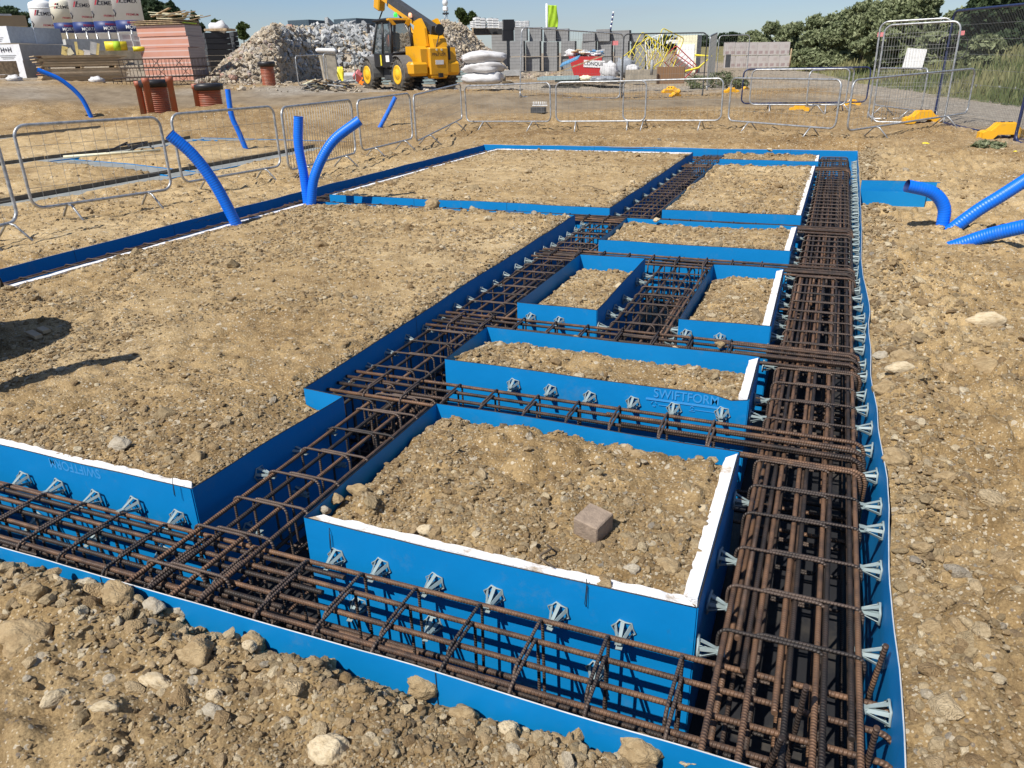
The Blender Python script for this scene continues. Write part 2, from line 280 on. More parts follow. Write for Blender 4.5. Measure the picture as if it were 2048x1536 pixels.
MT = {
 'soil': soil_material(),
 'clod': stone_material('clod', [(0, (.29, .20, .105)), (.35, (.44, .32, .175)), (.74, (.53, .40, .235)), (.92, (.64, .52, .33)), (1, (.78, .68, .48))]),
 'stone': stone_material('stone', [(0, (.28, .21, .13)), (.35, (.40, .31, .18)), (.7, (.54, .43, .27)), (.9, (.74, .63, .44)), (1, (.36, .32, .26))]),
 'rubble': stone_material('rubble', [(0, (.36, .32, .26)), (.3, (.54, .47, .37)), (.6, (.64, .56, .44)), (.85, (.50, .48, .45)), (1, (.52, .32, .25))]),
 'rubble_tan': stone_material('rubble_tan', [(0, (.38, .31, .23)), (.4, (.54, .46, .34)), (.8, (.64, .56, .43)), (1, (.72, .66, .56))]),
 'block_piece': stone_material('block_piece', [(0, (.32, .34, .35)), (.5, (.46, .48, .49)), (1, (.66, .67, .67))]),
 'blue': panel_material(),
 'bluew': mat('blue_print', (.05, .29, .63), .5),
 'cord_and_shade': mat('black_edge', (.012, .014, .018), .6),
 'eps': mat('white_foam', (.80, .79, .77), .85, c2=(.46, .36, .24), vscale=9, thr=(.56, .68), bump=.5, bscale=120),
 'rebar': rebar_material('rusty_rebar', (.028, .022, .018), (.080, .050, .034), (.20, .110, .060)),
 'link': rebar_material('link_steel', (.040, .033, .028), (.085, .060, .046), (.135, .095, .070)),
 'spacer': mat('pale_plastic', (.27, .34, .34), .5, c2=(.20, .23, .21), vscale=14, thr=(.45, .75)),
 'membrane': mat('black_membrane', (.018, .018, .02), .6, c2=(.10, .085, .065), vscale=3, thr=(.5, .8)),
 'duct': mat('blue_duct', (.0, .15, .74), .42, c2=(.10, .19, .42), vscale=3.5, thr=(.58, .85)),
 'duct_in': mat('duct_inside', (.01, .03, .14), .6),
 'galv': mat('galvanised_steel', (.42, .43, .43), .42, .55, var=.25, vscale=14),
 'wire': mat('wire_steel', (.30, .30, .28), .5, .4),
 'navytube': mat('navy_tube', (.02, .03, .09), .4, .1, var=.2),
 'yellow': mat('yellow_plastic', (.80, .42, .02), .5, c2=(.50, .30, .08), vscale=9, thr=(.55, .8)),
 'black': mat('black_plastic', (.018, .018, .02), .45),
 'dark': mat('dark_grey', (.05, .052, .055), .6, var=.2),
 'rubber': mat('tyre_rubber', (.035, .034, .032), .85, c2=(.20, .17, .13), vscale=6, thr=(.42, .75), bump=.5, bscale=30),
 'jcb': mat('yellow_paint', (.72, .35, .01), .4, c2=(.42, .24, .05), vscale=2.5, thr=(.55, .8)),
 'wheel': mat('wheel_yellow', (.80, .45, .02), .4, var=.15),
 'glass': mat('tinted_glass', (.10, .12, .12), .08, alpha=.45),
 'white': mat('white', (.78, .78, .76), .5, var=.06), 'whitebag': mat('white_sack', (.58, .57, .56), .7, var=.12, vscale=2.5, bump=.6, bscale=6),
 'cream': mat('cream', (.72, .68, .48), .6, var=.07), 'grey': mat('mid_grey', (.32, .33, .33), .7, var=.1), 'lgrey': mat('light_grey', (.5, .5, .48), .7, var=.12),
 'shadegrey': mat('grey_wrap_and_shade', (.30, .32, .34), .35, var=.08), 'wrapw': mat('wrap_white', (.74, .75, .77), .4, var=.06),
 'navy': mat('navy', (.015, .035, .15), .5), 'red': mat('red', (.50, .03, .03), .5), 'hred': mat('silo_red', (.40, .03, .05), .5),
 'ink': mat('ink', (.02, .02, .03), .6), 'silo': mat('silo_white', (.78, .78, .76), .45, var=.05, vscale=.5), 'silocream': mat('silo_cream', (.76, .72, .58), .45, var=.06, vscale=.5),
 'ply': stripe_material('timber_edges', (.52, .38, .22), (.2, .14, .08), 22, 'Z', .8, .75),
 'plytop': mat('timber_face', (.50, .38, .23), .7, var=.15, vscale=4), 'wood': mat('pallet_wood', (.40, .29, .17), .8, var=.3, vscale=10),
 'brickwrap': stripe_material('wrapped_bricks', (.62, .26, .15), (.66, .48, .42), 4.4, 'Z', .35, .78, (.62, .36, .30)),
 'brickshade': stripe_material('wrapped_brick_ends_shaded', (.34, .26, .24), (.22, .17, .16), 8.8, 'Z', .4, .85, (.26, .22, .21)),
 'block': stripe_material('grey_blocks', (.32, .32, .31), (.13, .13, .13), 4.5, 'Z', .85, .90, (.19, .19, .19)),
 'packr': pack_material(),
 'terracotta': mat('terracotta_plastic', (.36, .105, .055), .55, c2=(.30, .20, .14), vscale=5, thr=(.5, .75)),
 'container': mat('container_paint', (.055, .085, .11), .5, var=.12), 'orange': mat('orange', (.80, .20, .01), .5),
 'lime': mat('lime_cloth', (.36, .55, .02), .7, var=.1, vscale=2), 'pink': mat('pink_label', (.70, .22, .22), .6),
 'hiyellow': mat('hi_yellow', (.75, .62, .03), .5, var=.08), 'insul': mat('insulation_yellow', (.70, .56, .22), .8, var=.1),
 'bluesheet': mat('blue_sheet', (.12, .30, .50), .5, var=.1), 'concrete': mat('wet_concrete', (.25, .26, .24), .75, var=.14, vscale=5, bump=.3, bscale=40),
 'conc_edge': mat('old_concrete', (.36, .32, .25), .85, var=.2, vscale=4), 'brownboard': stripe_material('brown_board', (.25, .14, .07), (.16, .09, .045), 12, 'X', .8, .8),
 'bark': mat('bark', (.10, .075, .05), .9, var=.3), 'paver': mat('paver', (.29, .22, .16), .85, var=.15, vscale=25, bump=.5, bscale=150),
 'skin': mat('skin', (.45, .26, .18), .6), 'hivis': mat('hivis_orange', (.75, .16, .03), .7), 'teal': mat('pale_teal_frames', (.34, .44, .44), .5, var=.1),
 'mesh_grey': mat('fence_mesh_wire', (.20, .20, .19), .6, .2),
}
def leaf_mat(name, a, b_):
    m, nt, b = newmat(name); N = nt.nodes; L = nt.links
    at = N.new('ShaderNodeAttribute'); at.attribute_name = 'tone'; r = N.new('ShaderNodeValToRGB')
    r.color_ramp.elements[0].color = (*a, 1); r.color_ramp.elements[1].color = (*b_, 1)
    L.new(at.outputs['Fac'], r.inputs[0]); L.new(r.outputs[0], b.inputs['Base Color'])
    b.inputs['Roughness'].default_value = .7; b.inputs['Specular IOR Level'].default_value = .2
    tr = N.new('ShaderNodeBsdfTranslucent'); L.new(r.outputs[0], tr.inputs[0]); ms = N.new('ShaderNodeMixShader'); ms.inputs[0].default_value = .25
    o = N['Material Output']; L.new(b.outputs[0], ms.inputs[1]); L.new(tr.outputs[0], ms.inputs[2]); L.new(ms.outputs[0], o.inputs[0])
    return m
MT['shadestrip'] = mat('dark_shade_strip', (.13, .105, .075), .8, var=.2)
MT['leaf'] = leaf_mat('leaves_green', (.045, .070, .018), (.13, .17, .055))
MT['leafdark'] = leaf_mat('leaves_dark', (.028, .050, .026), (.085, .12, .055))
MT['hedge'] = leaf_mat('leaves_hedge', (.15, .18, .085), (.33, .36, .20))
MT['straw'] = leaf_mat('tall_grass', (.12, .155, .055), (.35, .33, .16))
MT['weed'] = leaf_mat('weeds', (.12, .15, .07), (.30, .32, .19))

# ---------------------------------------------------------------- mesh builder
class MB:
    def __init__(s): s.v = []; s.f = []; s.m = []; s.sm = []; s.uv = []; s.mats = []; s.cur = 0; s.hasuv = False
    def mat(s, name):
        if name not in s.mats: s.mats.append(name)
        s.cur = s.mats.index(name); return s
    def face(s, idx, smooth=False, uv=None):
        s.f.append(tuple(idx)); s.m.append(s.cur); s.sm.append(smooth); s.uv.append(uv)
        if uv: s.hasuv = True
    def box(s, c, d, rot=None, bev=0):
        hx, hy, hz = d[0]/2, d[1]/2, d[2]/2
        if bev:
            b = bev; P = []
            for sx in (-1, 1):
                for sy in (-1, 1):
                    for sz in (-1, 1):
                        P += [(sx*(hx-b), sy*(hy-b), sz*hz), (sx*(hx-b), sy*hy, sz*(hz-b)), (sx*hx, sy*(hy-b), sz*(hz-b))]
            bm = bmesh.new(); vs = [bm.verts.new(p) for p in P]
            bmesh.ops.convex_hull(bm, input=vs); bm.normal_update()
            bmesh.ops.dissolve_limit(bm, angle_limit=.02, verts=bm.verts, edges=bm.edges)
            s.addbm(bm, c, rot); return s
        P = [Vector((x, y, z)) for x in (-hx, hx) for y in (-hy, hy) for z in (-hz, hz)]
        Q = Euler(rot).to_matrix() if rot else None; n = len(s.v); c = Vector(c)
        for p in P: s.v.append(tuple((Q @ p if Q else p)+c))
        for q in ((0, 1, 3, 2), (4, 6, 7, 5), (0, 4, 5, 1), (2, 3, 7, 6), (0, 2, 6, 4), (1, 5, 7, 3)): s.face([n+i for i in q])
        return s
    def addbm(s, bm, c=(0, 0, 0), rot=None, smooth=False):
        Q = Euler(rot).to_matrix() if rot else None; n = len(s.v); c = Vector(c)
        bm.verts.ensure_lookup_table(); bm.verts.index_update()
        for v in bm.verts: s.v.append(tuple((Q @ v.co if Q else v.co)+c))
        for f in bm.faces: s.face([n+v.index for v in f.verts], smooth)
        bm.free()
    def prism(s, poly, axis, a, b):
        """polygon (2D) swept along one axis from a to b"""
        k = len(poly); n = len(s.v)
        for t in (a, b):
            for p in poly:
                s.v.append({'x': (t, p[0], p[1]), 'y': (p[0], t, p[1]), 'z': (p[0], p[1], t)}[axis])
        s.face([n+i for i in range(k)][::-1]); s.face([n+k+i for i in range(k)])
        for i in range(k): j = (i+1) % k; s.face((n+i, n+j, n+k+j, n+k+i))
        return s
    def tube(s, pts, r, n=8, caps=True, closed=False, smooth=True, sq=1.0):
        pts = [Vector(p) for p in pts]; K = len(pts); base = len(s.v)
        rr = r if hasattr(r, '__len__') else [r]*K
        up = None; L = 0
        rings = []
        for i, p in enumerate(pts):
            if closed: t = (pts[(i+1) % K]-pts[i-1])
            else: t = (pts[min(i+1, K-1)]-pts[max(i-1, 0)])
            t.normalize()
            if up is None:
                up = Vector((0, 0, 1)) if abs(t.z) < .9 else Vector((0, 1, 0))
            a = up-t*up.dot(t)
            if a.length < 1e-6: a = t.orthogonal()
            a.normalize(); up = a; b = t.cross(a)
            if i: L += (p-pts[i-1]).length
            rings.append(L)
            for k in range(n):
                w = 2*math.pi*k/n; s.v.append(tuple(p+(a*math.cos(w)+b*math.sin(w)*sq)*rr[i]))
        for i in range(K if closed else K-1):
            j = (i+1) % K
            for k in range(n):
                l = (k+1) % n
                u0, u1 = rings[i], rings[j] if j else rings[i]+(pts[0]-pts[i]).length
                s.face((base+i*n+k, base+i*n+l, base+j*n+l, base+j*n+k), smooth, ((u0, k/n), (u0, (k+1)/n), (u1, (k+1)/n), (u1, k/n)))
        if caps and not closed:
            s.face([base+k for k in range(n)][::-1]); s.face([base+(K-1)*n+k for k in range(n)])
        return s
    def bar(s, p, q, r, n=8): return s.tube([p, q], r, n)
    def sheet(s, P, nx, ny, fn=None, smooth=True):
        """bilinear sheet P00,P10,P11,P01; fn(point,u,v) may displace it"""
        P = [Vector(p) for p in P]; b = len(s.v)
        for j in range(ny+1):
            for i in range(nx+1):
                u, v = i/nx, j/ny; p = (P[0]*(1-u)+P[1]*u)*(1-v)+(P[3]*(1-u)+P[2]*u)*v
                if fn: p = fn(p, u, v)
                s.v.append(tuple(p))
        for j in range(ny):
            for i in range(nx):
                a = b+j*(nx+1)+i; s.face((a, a+1, a+nx+2, a+nx+1), smooth)
        return s
    def ell(s, c, r, nu=16, nv=10, fn=None):
        b = len(s.v); c = Vector(c)
        for j in range(nv+1):
            ph = math.pi*j/nv
            for i in range(nu):
                th = 2*math.pi*i/nu; d = Vector((math.cos(th)*math.sin(ph), math.sin(th)*math.sin(ph), math.cos(ph)))
                k = fn(d) if fn else 1
                s.v.append(tuple(c+Vector((d.x*r[0], d.y*r[1], d.z*r[2]))*k))
        for j in range(nv):
            for i in range(nu):
                l = (i+1) % nu
                s.face((b+j*nu+i, b+(j+1)*nu+i, b+(j+1)*nu+l, b+j*nu+l), True)
        return s
    def lathe(s, prof, c=(0, 0, 0), n=24, axis='z', smooth=True):
        b = len(s.v); c = Vector(c)
        for r, h in prof:
            for i in range(n):
                w = 2*math.pi*i/n; x, y = math.cos(w)*r, math.sin(w)*r
                s.v.append(tuple(c+Vector({'z': (x, y, h), 'x': (h, x, y), 'y': (x, h, y)}[axis])))
        for j in range(len(prof)-1):
            for i in range(n):
                l = (i+1) % n; s.face((b+j*n+i, b+j*n+l, b+(j+1)*n+l, b+(j+1)*n+i), smooth)
        s.face([b+i for i in range(n)][::-1]); s.face([b+(len(prof)-1)*n+i for i in range(n)])
        return s
    def mesh(s, name):
        me = bpy.data.meshes.new(name); me.from_pydata(s.v, [], s.f)
        for m in s.mats: me.materials.append(MT[m])
        me.polygons.foreach_set('material_index', s.m); me.polygons.foreach_set('use_smooth', s.sm)
        if s.hasuv:
            u = me.uv_layers.new(name='UVMap'); fl = []
            for f, q in zip(s.f, s.uv):
                for k in range(len(f)): fl += (q[k] if q else (0, 0))
            u.data.foreach_set('uv', fl)
        me.update(); return me
    def build(s, name, parent=None, world=False):
        if parent is not None and world:
            mi = Matrix.LocRotScale(parent.location, parent.rotation_euler, parent.scale).inverted()
            s.v = [tuple(mi @ Vector(p)) for p in s.v]
        o = bpy.data.objects.new(name, s.mesh(name)); COL.objects.link(o)
        if parent is not None: o.parent = parent
        return o
def tag(o, label=None, cat=None, group=None, kind=None):
    if label: o['label'] = label
    if cat: o['category'] = cat
    if group: o['group'] = group
    if kind: o['kind'] = kind
    return o
def thing(name, label, cat, loc=(0, 0, 0), rz=0, group=None, rot=None):
    o = bpy.data.objects.new(name, None); COL.objects.link(o); o.empty_display_size = .2
    o.location = loc; o.rotation_euler = rot if rot else (0, 0, rz)
    return tag(o, label, cat, group)
def inst(name, me, parent, loc, rot=(0, 0, 0), sc=(1, 1, 1)):
    o = bpy.data.objects.new(name, me); COL.objects.link(o); o.parent = parent
    o.location = loc; o.rotation_euler = rot; o.scale = sc; return o
def copy_tree(o, parent=None):
    c = o.copy(); COL.objects.link(c)
    if parent is not None: c.parent = parent
    for ch in [k for k in bpy.data.objects if k.parent == o]: copy_tree(ch, c)
    return c
def npmesh(name, V, F, mats, smooth=True, tri=False):
    me = bpy.data.meshes.new(name); k = F.shape[1]
    me.vertices.add(len(V)); me.vertices.foreach_set('co', np.ascontiguousarray(V, np.float32).ravel())
    me.loops.add(F.size); me.loops.foreach_set('vertex_index', np.ascontiguousarray(F, np.int32).ravel())
    me.polygons.add(len(F)); me.polygons.foreach_set('loop_start', np.arange(0, F.size, k, dtype=np.int32))
    me.polygons.foreach_set('loop_total', np.full(len(F), k, np.int32))
    for m in mats: me.materials.append(MT[m])
    me.polygons.foreach_set('use_smooth', np.full(len(F), smooth)); me.update(calc_edges=True)
    return me
def text_pts(txt, size, extr=0, font_shear=0):
    c = bpy.data.curves.new('txt', 'FONT'); c.body = txt; c.size = size; c.extrude = extr; c.shear = font_shear; c.offset = size*.012
    c.align_x = 'CENTER'; c.align_y = 'CENTER'; o = bpy.data.objects.new('txt', c); COL.objects.link(o)
    dg = bpy.context.evaluated_depsgraph_get(); me = bpy.data.meshes.new_from_object(o.evaluated_get(dg))
    V = [Vector(v.co) for v in me.vertices]; F = [tuple(p.vertices) for p in me.polygons]
    bpy.data.objects.remove(o); bpy.data.meshes.remove(me); bpy.data.curves.remove(c)
    return V, F
def put_text(mb, txt, size, fn, mat_name):
    V, F = text_pts(txt, size); mb.mat(mat_name); n = len(mb.v)
    for v in V: mb.v.append(tuple(fn(v)))
    for f in F: mb.face([n+i for i in f])
# ================================================================ ground
FX0, FY0, FY1 = -6.75, 1.42, 15.0
_ky = [1.42, 1.8, 2.1, 2.45, 2.75, 3.1, 3.4, 3.7, 4.1, 4.6, 5.0, 5.4, 6.2, 6.8, 7.6, 9, 10.7, 12.5, 15]
_kx = [.360, .372, .362, .366, .388, .394, .372, .378, .360, .374, .366, .392, .37, .362, .385, .40, .42, .43, .455]
def xr(y): return np.interp(y, _ky, _kx)
def clod_field(x, y, amp=1.0):
    r = np.hypot(x, y)
    z = fbm(x, y, .9, 3, 1)*.05 + fbm(x, y, .16, 4, 5, .6)*.030
    patch = np.clip(fbm(x, y, 1.1, 3, 40)*3+.55, 0, 1)
    near_r = np.exp(-np.clip(x-.75, 0, 9)**2/.16)*(x > .3)*(y < 12)
    z = z + lumps(x, y, .13, 62)*.75*near_r*np.clip(fbm(x, y, .6, 2, 63)*3+.7, 0, 1) + lumps(x, y, .16, 60)*.55*patch + lumps(x, y, .07, 70)*.55*(.35+.65*patch)
    z = z + np.where(r < 9, lumps(x, y, .032, 80)*.5, 0)
    return z*amp
def axis_lines(a, b, fix, d0, k, lo, hi):
    P = [a]; x = a
    while x < b:
        dd = max(lo-x, 0, x-hi); x += d0+k*dd; P.append(x)
    P = np.array(P)
    for f in fix:
        i = np.argmin(abs(P-f)); P[i] = f
    return P
XL = axis_lines(-140, 90, (FX0, .38), .0125, .0085, -3.6, 2.2)
_y = [-4.0]
while _y[-1] < 210:
    v = _y[-1]; _y.append(v+(.3 if v < -1 else .06 if v < .6 else .0105 if v < 3 else .0105+.0062*(v-3)))
YL = np.array(_y)
for f in (FY0, FY1): YL[np.argmin(abs(YL-f))] = f
GX, GY = np.meshgrid(XL, YL)
fall = np.exp(-((GX-.38)/.45)**2)*((GY > 1.0) & (GY < 15.3))
GX = GX+(xr(GY)+.006-.38)*fall
GZ = tz(GX, GY)
zone = np.zeros((*GX.shape, 3))
def seg_dist(px, py, pts):
    best = np.full(px.shape, 1e9)
    for (a, b), (c, d) in zip(pts[:-1], pts[1:]):
        vx, vy = c-a, d-b; t = np.clip(((px-a)*vx+(py-b)*vy)/(vx*vx+vy*vy), 0, 1)
        best = np.minimum(best, np.hypot(px-a-t*vx, py-b-t*vy))
    return best
wob = fbm(GX, GY, 2.5, 4, 90)
trk = [hit(*p)[:2] for p in ((-200, 196), (0, 192), (300, 190), (560, 192), (800, 200), (1100, 208), (1400, 208), (1640, 200), (1900, 210), (2300, 260))]
td = seg_dist(GX, GY, trk)
zone[..., 0] = np.clip(1.5-(td+wob*1.4)/1.5, 0, 1)*.9
gvl = [hit(*p)[:2] for p in ((620, 176), (760, 180), (950, 178), (1150, 178), (1420, 175))]
gd = seg_dist(GX, GY, gvl)
zone[..., 1] = np.clip(1.6-(gd+wob*2)/1.6, 0, 1)*.8
rd = [hit(*p)[:2] for p in ((2250, 275), (2048, 232), (1900, 200), (1750, 170), (1600, 150), (1480, 130))]
rdd = seg_dist(GX, GY, rd)
zone[..., 1] = np.maximum(zone[..., 1], np.clip(2.6-(rdd+wob*1.5)/1.0, 0, 1)*.75)
far = np.clip((np.hypot(GX, GY)-31)/6+wob*2, 0, 1); zone[..., 1] = np.maximum(zone[..., 1], far*.6)
zone[..., 2] = np.clip((bank_d(GX, GY)-.3+wob*1.5)/1.2, 0, 1)
ruts = np.sin(td*7.5+wob*5)*.012+np.sin(td*17+wob*9)*.005
for (mpx, mpy, sx_, sy_, am) in ((40, 236, 2.6, .8, .16), (170, 236, 1.8, .7, .12), (290, 246, 1.3, .7, .08), (400, 236, 1.3, .8, .10), (470, 232, 1.0, .6, .15), (30, 215, 2.5, .7, .1)):
    mp_ = hit(mpx, mpy); vv_ = Vector((mp_.x, mp_.y, 0)).normalized(); a_ = (GX-mp_.x)*vv_.y-(GY-mp_.y)*vv_.x; b_ = (GX-mp_.x)*vv_.x+(GY-mp_.y)*vv_.y
    GZ += am*np.exp(-(a_/sx_)**2-(b_/sy_)**2)*(1+fbm(GX, GY, .8, 4, 44)*1.6)
flat = np.clip(zone[..., 0]+zone[..., 1]*.8, 0, 1)
GZ = GZ+clod_field(GX, GY)*(1-.72*flat)+ruts*zone[..., 0]
# spoil heaped against the outside of the formwork
dfront = np.clip(FY0-GY, 0, 9); inx = (GX > -8) & (GX < 1.2)
GZ += np.where((GY <= FY0) & inx, (.055*np.exp(-((dfront-.14)/.10)**2)*(fbm(GX, GY, .35, 3, 33)*2.2+.7)-.045*np.exp(-dfront/.06)), 0)
GZ += np.where((GY <= FY0) & inx, .03*np.exp(-((dfront-.45)/.25)**2), 0)
dr = GX-xr(GY)
GZ += np.where((dr > 0) & (GY > 1.3) & (GY < 15), .045*np.exp(-((dr-.16)/.12)**2)*(fbm(GX, GY, .4, 3, 34)*2+.6)-.03*np.exp(-np.clip(dr, 0, 9)/.05), 0)
dl = FX0-GX
GZ += np.where((dl > 0) & (GY < 15), .06*np.exp(-((dl-.45)/.35)**2)*(fbm(GX, GY, .7, 3, 35)+.4), 0)
db = GY-FY1
GZ += np.where((db > 0) & (GX < 2), .10*np.exp(-((db-.7)/.5)**2)*(fbm(GX, GY, .9, 3, 36)*1.3+.5), 0)
# hollow where the porch form sits, dips beneath the front forms
GZ = np.where((GX > .40) & (GX < 1.30) & (GY > 9.3) & (GY < 11.0), np.minimum(GZ, -.03-.20*np.clip((GY-9.4)/1.4, 0, 1)), GZ)
# recessed concrete strips of the neighbouring plot lie lower than the soil
PLOT = dict(a=((0, 405), (359, 342), (649, 290)), b=((0, 328), (102, 314), (393, 273)), c=((109, 316), (362, 341)), d=((393, 273), (560, 277), (700, 281)), e=((0, 273), (205, 253)))
STR = []
for k, pts in PLOT.items():
    P = [hit(px, py) for px, py in pts]
    if k in 'abe': P = [P[0]+(P[0]-P[-1])*.45]+P; P[0].z = P[1].z
    Q_ = []
    for a_, b_ in zip(P[:-1], P[1:]):
        m_ = max(1, int((b_-a_).length/1.5)); Q_ += [a_.lerp(b_, i_/m_) for i_ in range(m_)]
    P = Q_+[P[-1]]
    for p_ in P: p_.z = float(tz(p_.x, p_.y))
    STR.append(P)
sd = np.full(GX.shape, 1e9)
for P in STR: sd = np.minimum(sd, seg_dist(GX, GY, [p[:2] for p in P]))
GZ = np.where(sd < .40, tz(GX, GY)-.12, np.where(sd < .75, np.minimum(GZ, tz(GX, GY)+.02), GZ))
def cap_edge(mask, d, base=-.015, k=.55):
    global GZ
    GZ = np.where(mask & (d < .35), np.minimum(GZ, base+np.clip(d, 0, 9)*k), GZ)
cap_edge((GY >= FY1-.01) & (GX > FX0-.3) & (GX < .9), np.hypot(np.clip(GY-FY1, 0, 9), np.clip(GX-.46, 0, 9)), -.01)
cap_edge((GX >= xr(GY)-.01) & (GY > FY0-.2) & (GY < FY1+.2), GX-xr(GY), -.02)
cap_edge((GX <= FX0+.01) & (GY > FY0-.2) & (GY < FY1+.2), FX0-GX, -.03)
cap_edge((GY <= FY0+.01) & (GX > FX0-.3) & (GX < .6), FY0-GY, -.028, 1.2)
ny, nx = GX.shape
V = np.stack([GX, GY, GZ], -1).reshape(-1, 3)
I = np.arange(ny*nx).reshape(ny, nx)
F = np.stack([I[:-1, :-1], I[:-1, 1:], I[1:, 1:], I[1:, :-1]], -1)
cxm = (XL[:-1]+XL[1:])/2; cym = (YL[:-1]+YL[1:])/2
keep = ~(((cxm > FX0) & (cxm < .38))[None, :] & ((cym > FY0) & (cym < FY1))[:, None])
F = F[keep]
me = npmesh('ground', V, F, ['soil'])
ca = me.color_attributes.new('zone', 'FLOAT_COLOR', 'POINT'); ca.data.foreach_set('color', np.concatenate([zone.reshape(-1, 3), np.ones((ny*nx, 1))], 1).astype(np.float32).ravel())
g = bpy.data.objects.new('ground', me); COL.objects.link(g); tag(g, kind='structure')
def gz_near(x, y):      # ground height incl. clods, sampled from the built mesh
    i = int(np.clip(np.searchsorted(XL, x), 0, nx-1)); j = int(np.clip(np.searchsorted(YL, y), 0, ny-1)); return float(GZ[j, i])
# concrete strips (structure) with their thin blue form edges
for k, P in zip(PLOT, STR):
    mb = MB().mat('concrete')
    for a, b in zip(P[:-1], P[1:]):
        d = (b-a); L = d.length; an = math.atan2(d.y, d.x); n_ = Vector((-math.sin(an), math.cos(an), 0))*.27; e_ = d.normalized()*.02; q_ = len(mb.v)
        for c_ in (a-n_-e_, b-n_+e_, b+n_+e_, a+n_-e_): mb.v.append((c_.x, c_.y, c_.z-.06))
        for c_ in (a-n_-e_, b-n_+e_, b+n_+e_, a+n_-e_): mb.v.append((c_.x, c_.y, c_.z-.30))
        mb.face((q_, q_+1, q_+2, q_+3)); mb.face((q_+4, q_+5, q_+1, q_)); mb.face((q_+6, q_+7, q_+3, q_+2))
    o = mb.build('concrete_strip'); tag(o, kind='structure')
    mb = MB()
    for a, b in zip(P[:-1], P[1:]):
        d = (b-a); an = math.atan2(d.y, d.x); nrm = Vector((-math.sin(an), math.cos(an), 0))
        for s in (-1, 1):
            mb.mat('shadestrip' if s > 0 and k in 'abe' else 'blue'); top = (.01 if k in 'abe' else -.05) if s > 0 else -.045; q_ = len(mb.v)  # dark strip on the long runs stands in for the shaded soil lip
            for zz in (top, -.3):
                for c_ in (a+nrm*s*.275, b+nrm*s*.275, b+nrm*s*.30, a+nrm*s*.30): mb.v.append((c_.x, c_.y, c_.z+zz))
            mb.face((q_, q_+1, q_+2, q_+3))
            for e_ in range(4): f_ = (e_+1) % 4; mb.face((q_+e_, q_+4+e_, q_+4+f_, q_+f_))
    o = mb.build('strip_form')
    tag(o, {'a': 'thin blue formwork and a dark strip of painted shade edging the long grey concrete strip just beyond the steel barriers', 'b': 'thin blue formwork and a dark strip of painted shade edging the farther long grey concrete strip of the next plot',
            'c': 'thin blue formwork edging the short cross strip of concrete seen through the second barrier', 'd': 'thin blue formwork edging the far cross strip of concrete by the leaning blue duct',
            'e': 'thin blue formwork and a dark strip of painted shade edging the farthest left strip of concrete'}[k], 'formwork', 'formwork of the next plot')

# ================================================================ perimeter formwork
per = thing('perimeter_formwork', 'long blue plastic formwork wall running round the outside of the reinforced trench', 'formwork', (0, 0, 0))
DEP = .60
def wall(pts, name, parent, out=None, amp=.006, ztop=0.0, mname='blue', seams=1.2, seed=0, th=.005, depth=DEP, dip=None):
    """thin sheet following a polyline; sides carry slight bows"""
    P = [Vector((p[0], p[1], 0)) for p in pts]; S = [0]
    for a, b in zip(P[:-1], P[1:]): S.append(S[-1]+(b-a).length)
    n = max(6, int(S[-1]/.08)); zs = [0, -.05, -.12, -.25, -.4, -depth]
    mb = MB().mat(mname); rows = []
    for side in (0, 1):
        g_ = []
        for i in range(n+1):
            s = S[-1]*i/n; k = min(max(np.searchsorted(S, s)-1, 0), len(P)-2); t = (s-S[k])/(S[k+1]-S[k]); p = P[k].lerp(P[k+1], t)
            d = (P[k+1]-P[k]).normalized(); nn = Vector((-d.y, d.x, 0))
            e = min(s, S[-1]-s); ew = min(1, e/.25)
            row = []
            for j, z in enumerate(zs):
                w_ = float(fbm(np.array([s+seed*13.7]), np.array([z*1.5+seed]), .8, 3, 3+seed)[0])*2*amp*ew
                zz = z+ztop+(float(fbm(np.array([s]), np.array([seed*3.1]), .6, 2, 9)[0])*.012*ew if j == 0 else 0)
                if dip and j == 0: zz -= dip(s/S[-1])
                q = p+nn*(w_+(th if side else 0)); row.append(len(mb.v)); mb.v.append((q.x, q.y, zz))
            g_.append(row)
        rows.append(g_)
    A, B = rows
    for i in range(n):
        for j in range(len(zs)-1):
            mb.face((A[i][j], A[i][j+1], A[i+1][j+1], A[i+1][j]), True); mb.face((B[i][j], B[i+1][j], B[i+1][j+1], B[i][j+1]), True)
        q_ = len(mb.v); mb.v += [mb.v[A[i][0]], mb.v[A[i+1][0]], mb.v[B[i+1][0]], mb.v[B[i][0]]]; mb.face((q_, q_+1, q_+2, q_+3))
    for i in (0, n):
        for j in range(len(zs)-1): q_ = len(mb.v); mb.v += [mb.v[A[i][j]], mb.v[B[i][j]], mb.v[B[i][j+1]], mb.v[A[i][j+1]]]; mb.face((q_, q_+1, q_+2, q_+3))
    if seams:
        mb.mat('cord_and_shade'); k = max(1, round(S[-1]/seams))
        for q in range(1, k):
            i = int(n*q/k+random.uniform(-1, 1))
            for g_, o_ in ((A, -.0016), (B, .0016)):
                p1, p2 = Vector(mb.v[g_[i][0]]), Vector(mb.v[g_[i][-1]]); d = (Vector(mb.v[g_[i+1][0]])-p1).normalized(); nn = Vector((-d.y, d.x, 0))*o_
                b_ = len(mb.v); cols = [Vector(mb.v[g_[i][j]])+nn for j in range(len(zs))]
                for c in cols: mb.v += [tuple(c), tuple(c+d*.0032)]
                for j in range(len(zs)-1): mb.face((b_+2*j, b_+2*j+1, b_+2*j+3, b_+2*j+2))
    top = [(Vector(mb.v[A[i][0]])+Vector(mb.v[B[i][0]]))/2 for i in range(n+1)]
    o = mb.build(name, parent, True)
    return o, top
